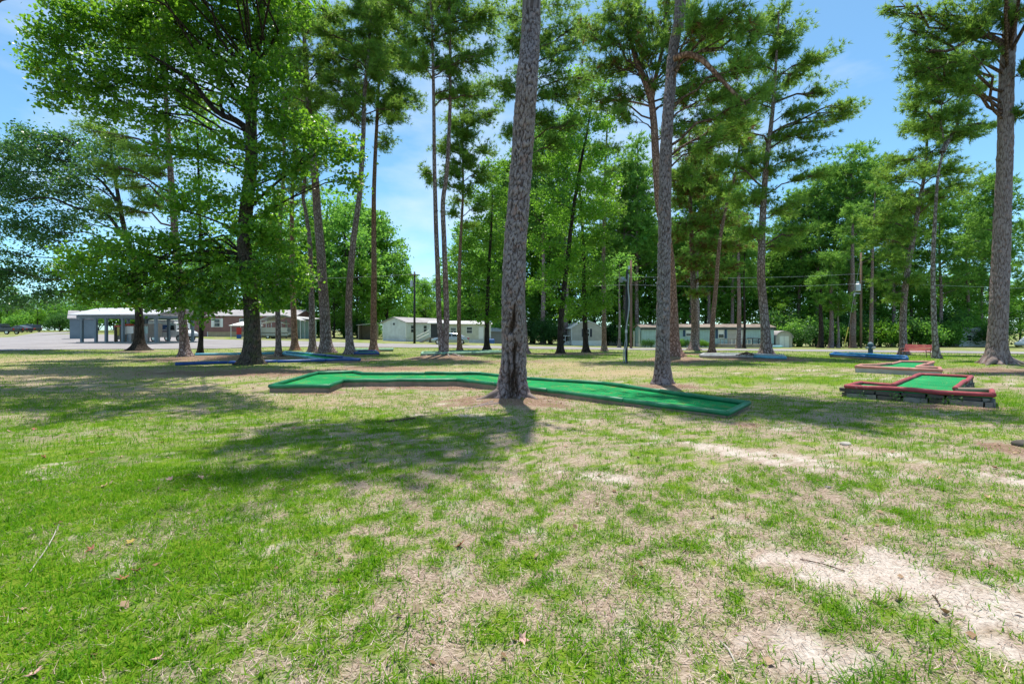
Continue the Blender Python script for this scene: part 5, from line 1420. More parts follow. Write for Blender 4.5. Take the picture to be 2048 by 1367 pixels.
# brown home behind the asphalt
H = gable_home('mobile_home', 'brown sided home with pale roof and one white shuttered window', 415, 71, 2, 13.5, 7, 3.2, 1.0, .75, 'brown_siding', 'grey_roof', 'tan_skirt', 'brown_siding')
window(H, 1.0, 1.5, .95, 1.3, 'white_paint')
window(H, 4.9, 1.9, .8, .9)
part(H, 'annex', 'brown_siding', lambda m: m.add([(-2.9, .6, -.8), (-.02, .6, -.8), (-.02, 6, -.8), (-2.9, 6, -.8), (-2.9, .6, 4.1), (-.02, .6, 3.9), (-.02, 6, 3.9), (-2.9, 6, 4.1)], [(0, 3, 2, 1), (4, 5, 6, 7), (0, 1, 5, 4), (1, 2, 6, 5), (2, 3, 7, 6), (3, 0, 4, 7)]))
part(H, 'downpipe', 'white_paint', lambda m: m.box(-.30, -.15, .40, .55, -.3, 3.6))

# white gabled home by the utility pole
H = gable_home('mobile_home', 'white sided home with brown eaves and gable end, behind the utility pole', 812, 68, 62, 11, 4.7, 2.85, .75, .62, 'white_siding', 'grey_roof', 'skirt')
window(H, 1.0, 1.3, .9, 1.2)
window(H, 4.0, 1.3, .9, 1.2)
part(H, 'gable_vent', 'dark_shutter', lambda m: m.box(-.05, -.01, 2.2, 2.5, 2.5, 2.8))
# pale green home with tin roof behind the sedan
H = gable_home('mobile_home', 'pale home with bright tin roof behind the silver sedan', 893, 74, 6, 7.2, 4.4, 2.9, .5, .5, 'cream_siding', 'metal_roof', 'skirt')
window(H, .6, 1.4, 1.0, 1.0); window(H, 3.2, 1.4, 1.0, 1.1)
part(H, 'door', 'white_paint', lambda m: m.box(5.2, 6.0, -.05, -.005, .5, 2.5))
# small lean-to shed left of the white home
p = on_ground(716, 72)
S = thing('lean_to_shed', 'dark open lean-to shed left of the white gabled home', 'shed', p, math.radians(8))
part(S, 'wall', 'porch_wood', lambda m: (m.box(0, .1, 0, 3, -.3, 2.2), m.box(.1, 2.6, 2.9, 3, -.3, 2.2), m.box(2.6, 2.7, 0, 3, -.3, 2.4)))
part(S, 'roof', 'grey_roof', lambda m: m.add([(-.2, -.3, 2.25), (2.9, -.3, 2.5), (2.9, 3.2, 2.6), (-.2, 3.2, 2.35), (-.2, -.3, 2.33), (2.9, -.3, 2.58), (2.9, 3.2, 2.68), (-.2, 3.2, 2.43)], [(0, 3, 2, 1), (4, 5, 6, 7), (0, 1, 5, 4), (1, 2, 6, 5), (2, 3, 7, 6), (3, 0, 4, 7)]))
# covered porch with ramp between the white home and the sedan
p = on_ground(858, 66)
S = thing('covered_porch', 'small covered porch with white posts and ramp railing beside the white home', 'porch', p, math.radians(4))
part(S, 'deck', 'porch_wood', lambda m: m.box(0, 2.6, 0, 2, -.6, .75))
for x in (.1, 1.3, 2.45):
    part(S, 'post', 'white_paint', lambda m: m.box(x, x + .1, .05, .15, .752, 2.75))
part(S, 'roof', 'metal_roof', lambda m: m.add([(-.2, -.3, 2.75), (2.8, -.3, 2.75), (2.8, 2.2, 3.1), (-.2, 2.2, 3.1), (-.2, -.3, 2.85), (2.8, -.3, 2.85), (2.8, 2.2, 3.2), (-.2, 2.2, 3.2)], [(0, 3, 2, 1), (4, 5, 6, 7), (0, 1, 5, 4), (1, 2, 6, 5), (2, 3, 7, 6), (3, 0, 4, 7)]))
part(S, 'screen', 'dark_shutter', lambda m: m.box(.25, 1.25, .08, .10, .76, 2.7))
rp = part(S, 'ramp', 'porch_wood', lambda m: m.add([(-1.6, -1.3, -.1), (.2, -1.3, .75), (.2, -.1, .75), (-1.6, -.1, -.1), (-1.6, -1.3, -.3), (.2, -1.3, .5), (.2, -.1, .5), (-1.6, -.1, -.3)], [(0, 1, 2, 3), (4, 7, 6, 5), (0, 4, 5, 1), (1, 5, 6, 2), (2, 6, 7, 3), (3, 7, 4, 0)]))
for zz in (.5, .95):
    part(S, 'rail', 'white_paint', lambda m: m.tube([(-1.6, -1.28, zz - .05), (.2, -1.28, zz + .85)], .045, 6), parent=rp)
# tan gabled home
H = gable_home('mobile_home', 'tan gabled home with white skirting and dark shutters', 1143, 79, 0, 5.45, 16, 3.0, 0.0, .85, 'tan_siding', 'grey_roof', 'white_paint')
for ch in list(H.children):
    if ch.name.split('.')[0] in ('roof', 'wall'): bpy.data.objects.remove(ch)
L_, D_ = 5.45, 16
prof = [(0, .85), (L_, .85), (L_, 2.95), (L_ * .8, 3.62), (L_ * .55, 4.12), (L_ * .45, 4.12), (L_ * .2, 3.62), (0, 2.95)]
part(H, 'wall', 'tan_siding', lambda m: m.extr_y(prof, 0, D_))
prof2 = [(-.2, 2.86), (L_ * .2 - .05, 3.64), (L_ * .45, 4.16), (L_ * .55, 4.16), (L_ * .8 + .05, 3.64), (L_ + .2, 2.86), (L_ + .2, 2.97), (L_ * .8 + .05, 3.75), (L_ * .55, 4.27), (L_ * .45, 4.27), (L_ * .2 - .05, 3.75), (-.2, 2.97)]
part(H, 'roof', 'white_paint', lambda m: m.extr_y(prof2, -.15, D_ + .2))
window(H, 2.2, 1.5, .95, 1.35, 'dark_shutter')
for y_ in (1.5, 4.5): window(H, y_, 1.5, .9, 1.3, None, 'x')
part(H, 'steps', 'white_paint', lambda m: [m.box(-1.2, -.03, 2 + .0, 3.2, -.6, .15 + .25 * k) if k == 0 else m.box(-1.2 + .3 * k, -.03, 2.002 * 1, 3.198, .15 + .25 * (k - 1), .15 + .25 * k) for k in range(3)])
part(H, 'porch_rail', 'white_paint', lambda m: (m.box(-1.9, -1.82, 1.0, 1.08, -.8, 1.6), m.box(-1.0, -.92, 1.0, 1.08, -.8, 1.6), m.box(-1.9, -.1, .99, 1.09, 1.6, 1.7), m.box(-1.82, -1.0, 1.02, 1.06, .9, 1.0)))
# second tan trailer behind
H = gable_home('mobile_home', 'small tan trailer with white roof edge behind the thin pale tree', 1214, 90, 0, 4.0, 5, 3.0, .45, .9, 'tan_siding', 'metal_roof', 'white_paint')
# mint trailer
H = gable_home('mobile_home', 'long mint green trailer with rusty roof edge, navy shutters and front porch', 1283, 73, -2, 20.8, 4.3, 3.15, .45, .55, 'mint_siding', 'rust_roof', 'skirt', 'mint_siding', .3)
part(H, 'fascia', 'dark_shutter', lambda m: m.box(-.25, 21.05, -.29, -.22, 2.82, 3.02))
window(H, 7.0, 1.75, 1.0, .95, 'navy', blind=True)
window(H, 12.1, 1.45, .95, 1.35, 'navy', blind=True)
window(H, 3.0, 1.75, 1.0, .9, 'navy', blind=True)
part(H, 'entry_panel', 'tan_siding', lambda m: m.box(13.6, 16.4, -.03, -.005, .6, 2.8))
dr = part(H, 'door', 'white_paint', lambda m: m.box(14.9, 15.8, -.08, -.032, .75, 2.72))
part(H, 'wreath', 'shrub_leaf', lambda m: m.tube([(15.35 + .16 * math.cos(a), -.11, 2.15 + .16 * math.sin(a)) for a in np.linspace(0, 2 * math.pi, 13)], .05, 6, cap=False), parent=dr)
part(H, 'porch_deck', 'porch_wood', lambda m: m.box(11.6, 16.4, -1.9, -.05, -.7, .55))
for x in np.arange(11.65, 16.4, .59):
    part(H, 'baluster', 'white_paint' if x > 13.2 else 'porch_wood', lambda m: m.box(x, x + .07, -1.88, -1.80, .552, 1.3))
part(H, 'porch_rail', 'porch_wood', lambda m: m.box(11.6, 16.4, -1.90, -1.78, 1.302, 1.40))
part(H, 'steps', 'porch_wood', lambda m: [m.box(18.3 + .32 * k, 18.62 + .32 * k, -1.6, -.3, -.9, .5 - .24 * k) for k in range(4)])
part(H, 'step_landing', 'porch_wood', lambda m: m.box(16.45, 18.295, -1.85, -.05, -.9, .55))
for yy in (-1.8, -.25):
    part(H, 'stair_rail', 'dark_shutter', lambda m: (m.tube([(16.6, yy, 1.45), (18.3, yy, 1.45), (19.8, yy, .45)], .05, 6), m.tube([(16.6, yy, 1.0), (18.3, yy, 1.0), (19.7, yy, .0)], .035, 6), m.box(18.25, 18.35, yy - .045, yy + .045, .4, 1.44), m.box(19.55, 19.65, yy - .045, yy + .045, -.8, .62), m.box(16.55, 16.65, yy - .045, yy + .045, .4, 1.44)))
part(H, 'cool_box', 'mint_box', lambda m: m.bevbox(19.9, 21.4, -1.6, -.6, -.9, .35, .06))
part(H, 'corner_panel', 'white_paint', lambda m: (m.box(-.35, -.31, .0, .4, .2, 2.9), m.box(-1.1, -1.05, .3, .7, -.6, 2.6)))
# round-topped garden shed
p = on_ground(1552, 72)
S = thing('garden_shed', 'small round topped shed with pale doors at the end of the mint trailer', 'shed', p, math.radians(-3))
arc = [(1.25 + 1.25 * math.cos(a), 1.45 + 1.1 * math.sin(a)) for a in np.linspace(0, math.pi, 9)]
part(S, 'wall', 'tan_siding', lambda m: m.extr_y([(0, -1.2), (2.5, -1.2)] + arc, .0, 3))
part(S, 'roof', 'grey_roof', lambda m: m.extr_y([(1.25 + 1.35 * math.cos(a), 1.45 + 1.2 * math.sin(a)) for a in np.linspace(0, math.pi, 9)] + [(1.25 + 1.26 * math.cos(a), 1.45 + 1.11 * math.sin(a)) for a in np.linspace(math.pi, 0, 9)], -.15, 3.1))
for x in (.55, 1.28):
    part(S, 'door', 'white_paint', lambda m: m.box(x, x + .67, -.05, -.003, -.4, 1.8))
# little storage shed with tin roof right of the green tree
p = on_ground(981, 80)
S = thing('storage_shed', 'pinkish storage shed with tin roof behind the bright green tree', 'shed', p)
part(S, 'wall', 'cabinet', lambda m: m.box(0, 2.4, 0, 2.5, -.6, 2.0))
part(S, 'roof', 'metal_roof', lambda m: m.add([(-.2, -.3, 2.0), (2.8, -.3, 1.9), (2.8, 2.7, 2.5), (-.2, 2.7, 2.6), (-.2, -.3, 2.1), (2.8, -.3, 2.0), (2.8, 2.7, 2.6), (-.2, 2.7, 2.7)], [(0, 3, 2, 1), (4, 5, 6, 7), (0, 1, 5, 4), (1, 2, 6, 5), (2, 3, 7, 6), (3, 0, 4, 7)]))
p = on_ground(983, 74)
tag(MB().bevbox(-.5, .5, -.4, .4, -.2, .75, .12).build('tarp_bundle', M['tarp_blue'], None, p), 'blue tarp bundle on the grass before the pinkish storage shed', 'tarp')
# grey outbuilding left of the mailbox shelter
p = on_ground(143, 56)
S = thing('outbuilding', 'dark blue grey gabled outbuilding behind the mailbox shelter', 'outbuilding', p, math.radians(-50))
part(S, 'wall', 'blue_grey', lambda m: m.extr_y([(0, -.3), (2.2, -.3), (2.2, 2.5), (1.1, 3.3), (0, 2.5)], 0, 2.2))
part(S, 'roof', 'grey_roof', lambda m: m.extr_y([(-.2, 2.37), (1.1, 3.32), (2.4, 2.37), (2.4, 2.48), (1.1, 3.43), (-.2, 2.48)], -.2, 2.4))
# white building glimpsed behind the wood on the right
p = on_ground(1918, 76)
S = thing('mobile_home', 'white building glimpsed under the trees left of the massive pine', 'mobile home', p, math.radians(2))
part(S, 'wall', 'white_siding', lambda m: m.box(0, 6.2, 0, 4, .1, 2.6))
part(S, 'skirting', 'tan_skirt', lambda m: m.box(.05, 6.15, .05, 3.95, -1, .1))
part(S, 'roof', 'metal_roof', lambda m: m.extr_y([(-.3, 2.6), (6.5, 2.6), (6.5, 2.75), (3.1, 3.3), (-.3, 2.75)], -.3, 4.3))
window(S, 1.2, 1.0, 1.0, 1.0); window(S, 4.0, 1.0, 1.0, 1.0)

# ------------------------------------------------------------------ mailbox shelter
p = on_ground(160, 43.5)
SH = thing('mailbox_shelter', 'open blue grey post shelter with bright tin roof on the asphalt', 'shelter', p, math.radians(-9))
Lx, Ly = 8.4, 4.2
part(SH, 'slab', 'concrete', lambda m: m.box(-.2, Lx + .2, -.2, Ly + .2, -.25, .09))
for (x, y) in [(0, 0), (1.6, 0), (2.75, 0), (4.6, 0), (6.4, 0), (8.2, 0), (0.55, Ly - .2), (2.75, Ly - .2), (5.4, Ly - .2), (8.2, Ly - .2)]:
    part(SH, 'post', 'blue_grey', lambda m: (m.box(x, x + .2, y, y + .2, .091, 2.35), m.add([(x + .05, y + .05, 2.0), (x + .15, y + .05, 2.0), (x + .15, y + .15, 2.0), (x + .05, y + .15, 2.0), (x - .15, y + .05, 2.349), (x + .35, y + .05, 2.349), (x + .35, y + .15, 2.349), (x - .15, y + .15, 2.349)], [(0, 3, 2, 1), (4, 5, 6, 7), (0, 1, 5, 4), (1, 2, 6, 5), (2, 3, 7, 6), (3, 0, 4, 7)])))
part(SH, 'beam', 'blue_grey', lambda m: (m.box(-.4, Lx + .5, -.02, .22, 2.352, 2.6), m.box(-.4, Lx + .5, Ly - .22, Ly + .02, 2.352, 2.6), m.box(-.1, .1, .222, Ly - .222, 2.36, 2.58), m.box(Lx - .1, Lx + .1, .222, Ly - .222, 2.36, 2.58)))
rr = part(SH, 'roof', 'metal_roof', lambda m: m.add([(-.6, -.6, 2.62), (Lx + .7, -.6, 2.62), (Lx + .7, Ly / 2, 3.35), (-.6, Ly / 2, 3.35), (Lx + .7, Ly + .6, 2.62), (-.6, Ly + .6, 2.62), (-.6, -.6, 2.70), (Lx + .7, -.6, 2.70), (Lx + .7, Ly / 2, 3.43), (-.6, Ly / 2, 3.43), (Lx + .7, Ly + .6, 2.70), (-.6, Ly + .6, 2.70)],
                                                      [(0, 3, 2, 1), (3, 5, 4, 2), (6, 7, 8, 9), (9, 8, 10, 11), (0, 1, 7, 6), (4, 5, 11, 10), (0, 6, 9, 3), (3, 9, 11, 5), (1, 2, 8, 7), (2, 4, 10, 8)]))
part(SH, 'gable_panel', 'blue_grey', lambda m: (m.add([(-.5, .0, 2.602), (-.5, Ly, 2.602), (-.5, Ly / 2, 3.27), (-.42, .0, 2.602), (-.42, Ly, 2.602), (-.42, Ly / 2, 3.27)], [(0, 2, 1), (3, 4, 5), (0, 1, 4, 3), (1, 2, 5, 4), (2, 0, 3, 5)])))
def on_slab(x, y):
    a = math.radians(-9)
    return (p[0] + x * math.cos(a) - y * math.sin(a), p[1] + x * math.sin(a) + y * math.cos(a), p[2] + .092)
for k, (x, w) in enumerate([(3.15, 1.2), (4.7, 1.55)]):
    c = thing('mail_cabinet', ['grey mail cabinet under the shelter with leaflets beside it', 'tan mail cabinet under the shelter behind the white notice board', 'tan mail cabinet under the shelter nearest the mail truck'][k], 'mail cabinet', on_slab(x, 2.2), math.radians(-9), 'mail cabinets under the shelter')
    part(c, 'body', 'blue_grey' if k == 0 else 'cabinet', lambda m: m.bevbox(0, w, 0, .5, .42, 1.75, .02))
    for fx in (.12, w - .24):
        part(c, 'leg', 'galv', lambda m: m.box(fx, fx + .12, .15, .35, 0, .42))
    nx = 3
    for i in range(nx):
        for j in range(4):
            part(c, 'mailbox_door', 'galv' if k == 0 else 'cabinet', lambda m: m.box(.05 + i * (w - .1) / nx + .012, .05 + (i + 1) * (w - .1) / nx - .012, -.018, -.001, .47 + j * .31, .47 + (j + 1) * .31 - .02))
for k, (x, y, w, lab) in enumerate([(5.05, .35, .95, 'white notice board on a post in the shelter'), (6.75, .4, .6, 'pale green notice board behind the dark oak trunk')]):
    c = thing('notice_board', lab, 'notice board', on_slab(x, y), math.radians(-9))
    part(c, 'panel', 'paper' if k == 0 else 'mint_siding', lambda m: m.bevbox(-w / 2, w / 2, 0, .06, .82, 1.5, .01))
    part(c, 'post', 'galv', lambda m: m.box(-.12, .12, .061, .16, 0, 1.4))
c = thing('leaflet_stand', 'leaflet stand with red top and white sheets under the shelter', 'stand', on_slab(2.85, 1.5), math.radians(-9))
part(c, 'frame', 'cabinet', lambda m: (m.box(0, .06, 0, .5, 0, 1.55), m.box(1.0, 1.06, 0, .5, 0, 1.55), m.box(.06, 1.0, .2, .26, .7, .76)))
for x in (.1, .4, .7):
    part(c, 'sheet', 'paper', lambda m: m.add([(x, 0, .76), (x + .22, 0, .76), (x + .16, .18, 1.4), (x - .06, .18, 1.4), (x, .02, .76), (x + .22, .02, .76), (x + .16, .20, 1.4), (x - .06, .20, 1.4)], [(0, 1, 2, 3), (4, 7, 6, 5), (0, 4, 5, 1), (1, 5, 6, 2), (2, 6, 7, 3), (3, 7, 4, 0)]))
part(c, 'red_top', 'orange_paint', lambda m: m.add([(-.1, -.1, 1.551), (1.2, -.1, 1.551), (1.0, .5, 1.551), (.1, .5, 1.551), (.15, .05, 1.75), (1.0, .05, 1.75), (.9, .4, 1.75), (.25, .4, 1.75)], [(0, 3, 2, 1), (4, 5, 6, 7), (0, 1, 5, 4), (1, 2, 6, 5), (2, 3, 7, 6), (3, 0, 4, 7)]))
c = thing('wooden_rack', 'narrow orange wood rack between the left shelter posts', 'rack', on_slab(1.95, 1.6), math.radians(-9))
part(c, 'back', 'cabinet', lambda m: m.box(0, .62, .3, .35, .2, 1.6))
part(c, 'side', 'porch_wood', lambda m: (m.box(-.05, 0, 0, .35, 0, 1.65), m.box(.62, .67, 0, .35, 0, 1.65)))
part(c, 'shelf', 'orange_paint', lambda m: m.box(.001, .619, 0, .299, 1.45, 1.6))
part(c, 'panel', 'yellow', lambda m: m.box(.36, .60, -.03, -.001, .6, 1.44))

# ------------------------------------------------------------------ vehicles: local x forward, y left, origin on the ground at the middle
def wheel(root, x, y, r, w=.2):
    a = np.linspace(0, 2 * math.pi, 19)[:-1]
    prof = [(r * .62, -.5), (r * .92, -.5), (r, -.35), (r, .35), (r * .92, .5), (r * .62, .5)]
    mb = MB(); vs = []
    for rr_, s in prof:
        vs += [(x + rr_ * math.cos(k), y + s * w, r + rr_ * math.sin(k)) for k in a]
    n = len(a); fs = []
    for i in range(len(prof) - 1):
        fs += [(i * n + k, i * n + (k + 1) % n, (i + 1) * n + (k + 1) % n, (i + 1) * n + k) for k in range(n)]
    mb.add(vs, fs)
    ty = mb.build('wheel', M['rubber'], root, smooth=True)
    rb = MB()
    for s in (-.42, .42):
        rb.add([(x + r * .63 * math.cos(k), y + s * w, r + r * .63 * math.sin(k)) for k in a], [tuple(range(n))])
    rb.add([(x + r * .2 * math.cos(k), y + .47 * w, r + r * .2 * math.sin(k)) for k in a], [tuple(range(n))])
    rb.add([(x + r * .2 * math.cos(k), y - .47 * w, r + r * .2 * math.sin(k)) for k in a], [tuple(range(n))])
    rb.build('rim', M['chrome'], ty)

def shell(root, name, mat, stations):
    """body skin lofted along x: each station (x, [(half width, z) ...]) bottom to top, mirrored"""
    vs, fs = [], []
    m = None
    for x, sec in stations:
        ring = [(x, -w, z) for w, z in sec] + [(x, w, z) for w, z in reversed(sec)]
        m = len(ring); vs += ring
    for i in range(len(stations) - 1):
        fs += [(i * m + k, (i + 1) * m + k, (i + 1) * m + (k + 1) % m, i * m + (k + 1) % m) for k in range(m)]
    fs += [tuple(range(m)), tuple(range(len(vs) - 1, len(vs) - m - 1, -1))]
    mb = MB(); mb.add(vs, fs)
    return mb.build(name, M[mat], root, smooth=False)

def sedan(name, label, px, Y, yaw, mat, L=4.7, cat='car', tall=0.0, group=None):
    p = on_ground(px, Y); s = L / 4.7
    root = thing(name, label, cat, (p[0], p[1], p[2] + .03), math.radians(yaw), group)
    body = [(-2.35, .55, .42, .80, .74), (-2.25, .78, .28, .92, .84), (-1.7, .88, .24, .98, .88), (-.9, .90, .22, .98, .89), (.5, .90, .22, .96, .89), (1.2, .89, .22, .90, .86), (1.9, .86, .26, .80, .80), (2.25, .74, .34, .66, .66), (2.35, .55, .42, .58, .5)]
    shell(root, 'body', mat, [(x * s, [(w * .9, z0), (w, (z0 + z1) * .5), (w * .99, z1 - .1), (w2, z1), (w2 * .5, z1 + .03)]) for x, w, z0, z1, w2 in body])
    t_ = tall
    cab = [(-1.75, .70, .97, .98), (-1.15, .64, .97, 1.32 + t_), (-.4, .62, .97, 1.44 + t_), (.3, .62, .97, 1.42 + t_), (1.25, .72, .90, .92)]
    if tall: cab = [(-2.1, .74, .97, 1.0), (-1.95, .68, .97, 1.40 + t_), (-.4, .66, .97, 1.46 + t_), (.4, .64, .97, 1.42 + t_), (1.25, .72, .92, .94)]
    shell(root, 'roof', mat, [(x * s, [(.82, z0), (.80, z0 + .02), (w * 1.03, max(z0 + .03, z1 - .06)), (w * .9, z1), (w * .4, z1 + .02)]) for x, w, z0, z1 in cab])
    zt = 1.33 + t_
    for sy in (-1, 1):
        for (xa, xb, xc, xd) in [(-1.05, -.30, -.30, -.78), (-.22, .82, .36, -.22)]:
            if tall and xa < -.5: xa, xd = -1.75, -1.7
            part(root, 'side_window', 'glass', lambda m: m.add([(xa * s, sy * .815, 1.0), (xb * s, sy * .815, 1.0), (xc * s, sy * .69, zt), (xd * s, sy * .69, zt), (xa * s, sy * .80, 1.0), (xb * s, sy * .80, 1.0), (xc * s, sy * .66, zt), (xd * s, sy * .66, zt)], [(0, 1, 2, 3), (4, 7, 6, 5), (0, 4, 5, 1), (1, 5, 6, 2), (2, 6, 7, 3), (3, 7, 4, 0)]))
        part(root, 'headlight', 'lens', lambda m: m.bevbox(2.05 * s, 2.3 * s, sy * .62 - .12, sy * .62 + .12, .58, .72, .02))
        part(root, 'taillight', 'tail_red', lambda m: m.bevbox(-2.37 * s, -2.2 * s, sy * .66 - .14, sy * .66 + .14, .66, .84, .02))
    part(root, 'windscreen', 'glass', lambda m: m.add([(1.2 * s, -.66, .95), (1.2 * s, .66, .95), (.42 * s, .56, 1.40 + t_), (.42 * s, -.56, 1.40 + t_), (1.15 * s, -.66, .93), (1.15 * s, .66, .93), (.37 * s, .56, 1.38 + t_), (.37 * s, -.56, 1.38 + t_)], [(0, 1, 2, 3), (4, 7, 6, 5), (0, 4, 5, 1), (1, 5, 6, 2), (2, 6, 7, 3), (3, 7, 4, 0)]))
    for x in (-1.45, 1.45):
        for sy in (-.80, .80): wheel(root, x * s, sy, .33)
    return root

sedan('car', 'silver sedan parked on the grass beside the road', 901, 57.5, 180, 'silver_car')
sedan('car', 'white station wagon parked right of the massive pine', 2062, 68, 195, 'white_car', 4.8, 'car', .22)
sedan('car', 'dark car parked far off under the trees beyond the asphalt', 40, 92, 176, 'dark_car', 4.6)
sedan('car', 'dark car parked beside another far off under the trees', 58, 97, 176, 'dark_car', 4.4, tall=.2)
# dark pickup at the left edge
p = on_ground(2, 78)
V = thing('pickup_truck', 'dark pickup with red tail light parked on the grass by the side road', 'pickup', (p[0], p[1], p[2]), math.radians(185))
shell(V, 'body', 'dark_car', [(x, [(w * .95, z0), (w, z0 + .2), (w, z1 - .08), (w * .92, z1)]) for x, w, z0, z1 in [(-2.7, .85, .5, 1.05), (-2.6, .95, .45, 1.1), (-.7, .97, .4, 1.1), (1.0, .97, .4, 1.1), (1.9, .95, .42, 1.06), (2.6, .9, .45, 1.0), (2.7, .8, .5, .9)]])
shell(V, 'cab', 'dark_car', [(x, [(.9, 1.08), (.86, 1.12), (w, z1 - .05), (w * .9, z1)]) for x, w, z1 in [(-.75, .8, 1.3), (-.6, .74, 1.8), (.5, .72, 1.85), (1.3, .8, 1.2)]])
for sy in (-1, 1):
    part(V, 'side_window', 'glass', lambda m: m.add([(-.5, sy * .89, 1.2), (.95, sy * .89, 1.2), (.5, sy * .79, 1.7), (-.5, sy * .79, 1.7), (-.5, sy * .87, 1.2), (.95, sy * .87, 1.2), (.5, sy * .75, 1.7), (-.5, sy * .75, 1.7)], [(0, 1, 2, 3), (4, 7, 6, 5), (0, 4, 5, 1), (1, 5, 6, 2), (2, 6, 7, 3), (3, 7, 4, 0)]))
    part(V, 'taillight', 'tail_red', lambda m: m.box(-2.74, -2.6, sy * .8 - .1, sy * .8 + .1, .75, 1.05))
for x in (-1.7, 1.75):
    for sy in (-.85, .85): wheel(V, x, sy, .38)
# mail truck
p = on_ground(345, 48.5)
V = thing('mail_truck', 'white boxy mail truck with blue eagle emblem parked behind the shelter', 'mail truck', (p[0], p[1], p[2] + .02), math.radians(-6))
shell(V, 'body', 'white_car', [(x, [(w * .97, z0), (w, z0 + .1), (w, z1 - .12), (w * .92, z1)]) for x, w, z0, z1 in [(-2.15, .86, .5, 2.12), (-2.05, .92, .45, 2.2), (.75, .92, .45, 2.2), (1.25, .9, .45, 1.95)]])
shell(V, 'hood', 'white_car', [(x, [(w * .97, z0), (w, z0 + .1), (w, z1 - .1), (w * .85, z1)]) for x, w, z0, z1 in [(1.252, .88, .45, 1.22), (1.9, .84, .42, 1.12), (2.3, .78, .45, .98), (2.36, .7, .5, .85)]])
part(V, 'roof', 'white_car', lambda m: m.bevbox(-2.2, 1.0, -.95, .95, 2.2, 2.27, .03))
part(V, 'stripe', 'postal_red', lambda m: m.box(-2.05, .55, -.935, -.925, 1.02, 1.07))
part(V, 'stripe', 'postal_blue', lambda m: m.box(-2.05, .55, -.935, -.925, 1.10, 1.15))
dr = part(V, 'door', 'white_car', lambda m: m.box(-.05, .95, -.945, -.926, .58, 1.0))
part(V, 'door_window', 'glass', lambda m: m.add([(.35, -.945, 1.2), (1.1, -.945, 1.2), (.95, -.93, 1.85), (.35, -.93, 1.85), (.35, -.92, 1.2), (1.1, -.92, 1.2), (.95, -.915, 1.85), (.35, -.915, 1.85)], [(0, 1, 2, 3), (4, 7, 6, 5), (0, 4, 5, 1), (1, 5, 6, 2), (2, 6, 7, 3), (3, 7, 4, 0)]))
def emblem(x, z, s):
    pts_ = [(0, 0), (.72, 0), (.86, .12), (.50, .10), (.92, .32), (.98, .52), (.60, .56), (.18, .52)]
    def fn(m):
        n = len(pts_)
        m.add([(x + a * s, -.942, z + b * s) for a, b in pts_] + [(x + a * s, -.926, z + b * s) for a, b in pts_], [tuple(range(n)), tuple(range(2 * n - 1, n - 1, -1))] + [(k, n + k, n + (k + 1) % n, (k + 1) % n) for k in range(n)])
    part(V, 'emblem', 'postal_blue', fn)
emblem(-1.25, 1.30, .62); emblem(-.45, 1.28, .85)
part(V, 'windscreen', 'glass', lambda m: m.add([(1.262, -.78, 1.25), (1.262, .78, 1.25), (1.0, .78, 2.05), (1.0, -.78, 2.05), (1.275, -.78, 1.25), (1.275, .78, 1.25), (1.13, .78, 2.05), (1.13, -.78, 2.05)], [(0, 3, 2, 1), (4, 5, 6, 7), (0, 1, 5, 4), (1, 2, 6, 5), (2, 3, 7, 6), (3, 0, 4, 7)]))
part(V, 'bumper', 'black_pole', lambda m: m.bevbox(2.3, 2.5, -.85, .85, .42, .58, .03))
for x in (-1.35, 1.55):
    for sy in (-.82, .82): wheel(V, x, sy, .35)

# ------------------------------------------------------------------ carport, camper, canopy in front of the brown home
p = on_ground(520, 63)
S = thing('metal_carport', 'open steel carport with pale arched roof beside the brown home', 'carport', p, math.radians(8))
arcp = [(x, 2.5 + .75 * math.sin(math.pi * x / 5.4)) for x in np.linspace(0, 5.4, 9)]
part(S, 'roof', 'metal_roof', lambda m: m.extr_y(arcp + [(x, z + .07) for x, z in reversed(arcp)], -.3, 6))
for x in (.05, 5.25):
    for y in (0, 1.9, 3.8, 5.7):
        part(S, 'post', 'galv', lambda m: m.box(x, x + .1, y, y + .1, -.4, 2.53))
for y in (0, 1.9, 3.8):
    part(S, 'rafter', 'galv', lambda m: m.tube([(x, y + .05, z - .08) for x, z in arcp], .035, 6))
p = on_ground(550, 64.5)
S = thing('pontoon_boat', 'beige pontoon boat on a trailer under the steel carport', 'boat', p, math.radians(4))
part(S, 'hull', 'beige_car', lambda m: (m.tube([(-2.3, -.7, .55), (-1.9, -.7, .55), (2.0, -.7, .55), (2.5, -.7, .75)], [.12, .28, .28, .05], 10), m.tube([(-2.3, .7, .55), (-1.9, .7, .55), (2.0, .7, .55), (2.5, .7, .75)], [.12, .28, .28, .05], 10)))
part(S, 'deck', 'beige_car', lambda m: m.bevbox(-2.2, 2.2, -1.05, 1.05, .84, .98, .03))
part(S, 'fence', 'beige_car', lambda m: (m.box(-2.1, 2.1, -1.03, -.98, .981, 1.55), m.box(-2.1, 2.1, .98, 1.03, .981, 1.55)))
part(S, 'seat', 'white_paint', lambda m: m.bevbox(-1.9, -.6, -.9, .9, .981, 1.45, .06))
part(S, 'bimini', 'white_paint', lambda m: m.extr_y([(-1.6, 2.1), (-.5, 2.35), (1.0, 2.3), (1.6, 2.05), (1.6, 2.12), (1.0, 2.38), (-.5, 2.43), (-1.6, 2.18)], -1, 1))
for x in (-1.4, 1.4):
    part(S, 'bimini_post', 'galv', lambda m: (m.tube([(x, -.95, .98), (x * .9, -.95, 2.15)], .03, 6), m.tube([(x, .95, .98), (x * .9, .95, 2.15)], .03, 6)))
part(S, 'trailer', 'black_pole', lambda m: (m.box(-2.2, 3.2, -.5, -.4, .12, .22), m.box(-2.2, 3.2, .4, .5, .12, .22)))
wheel(S, -.6, -.8, .26); wheel(S, -.6, .8, .26)
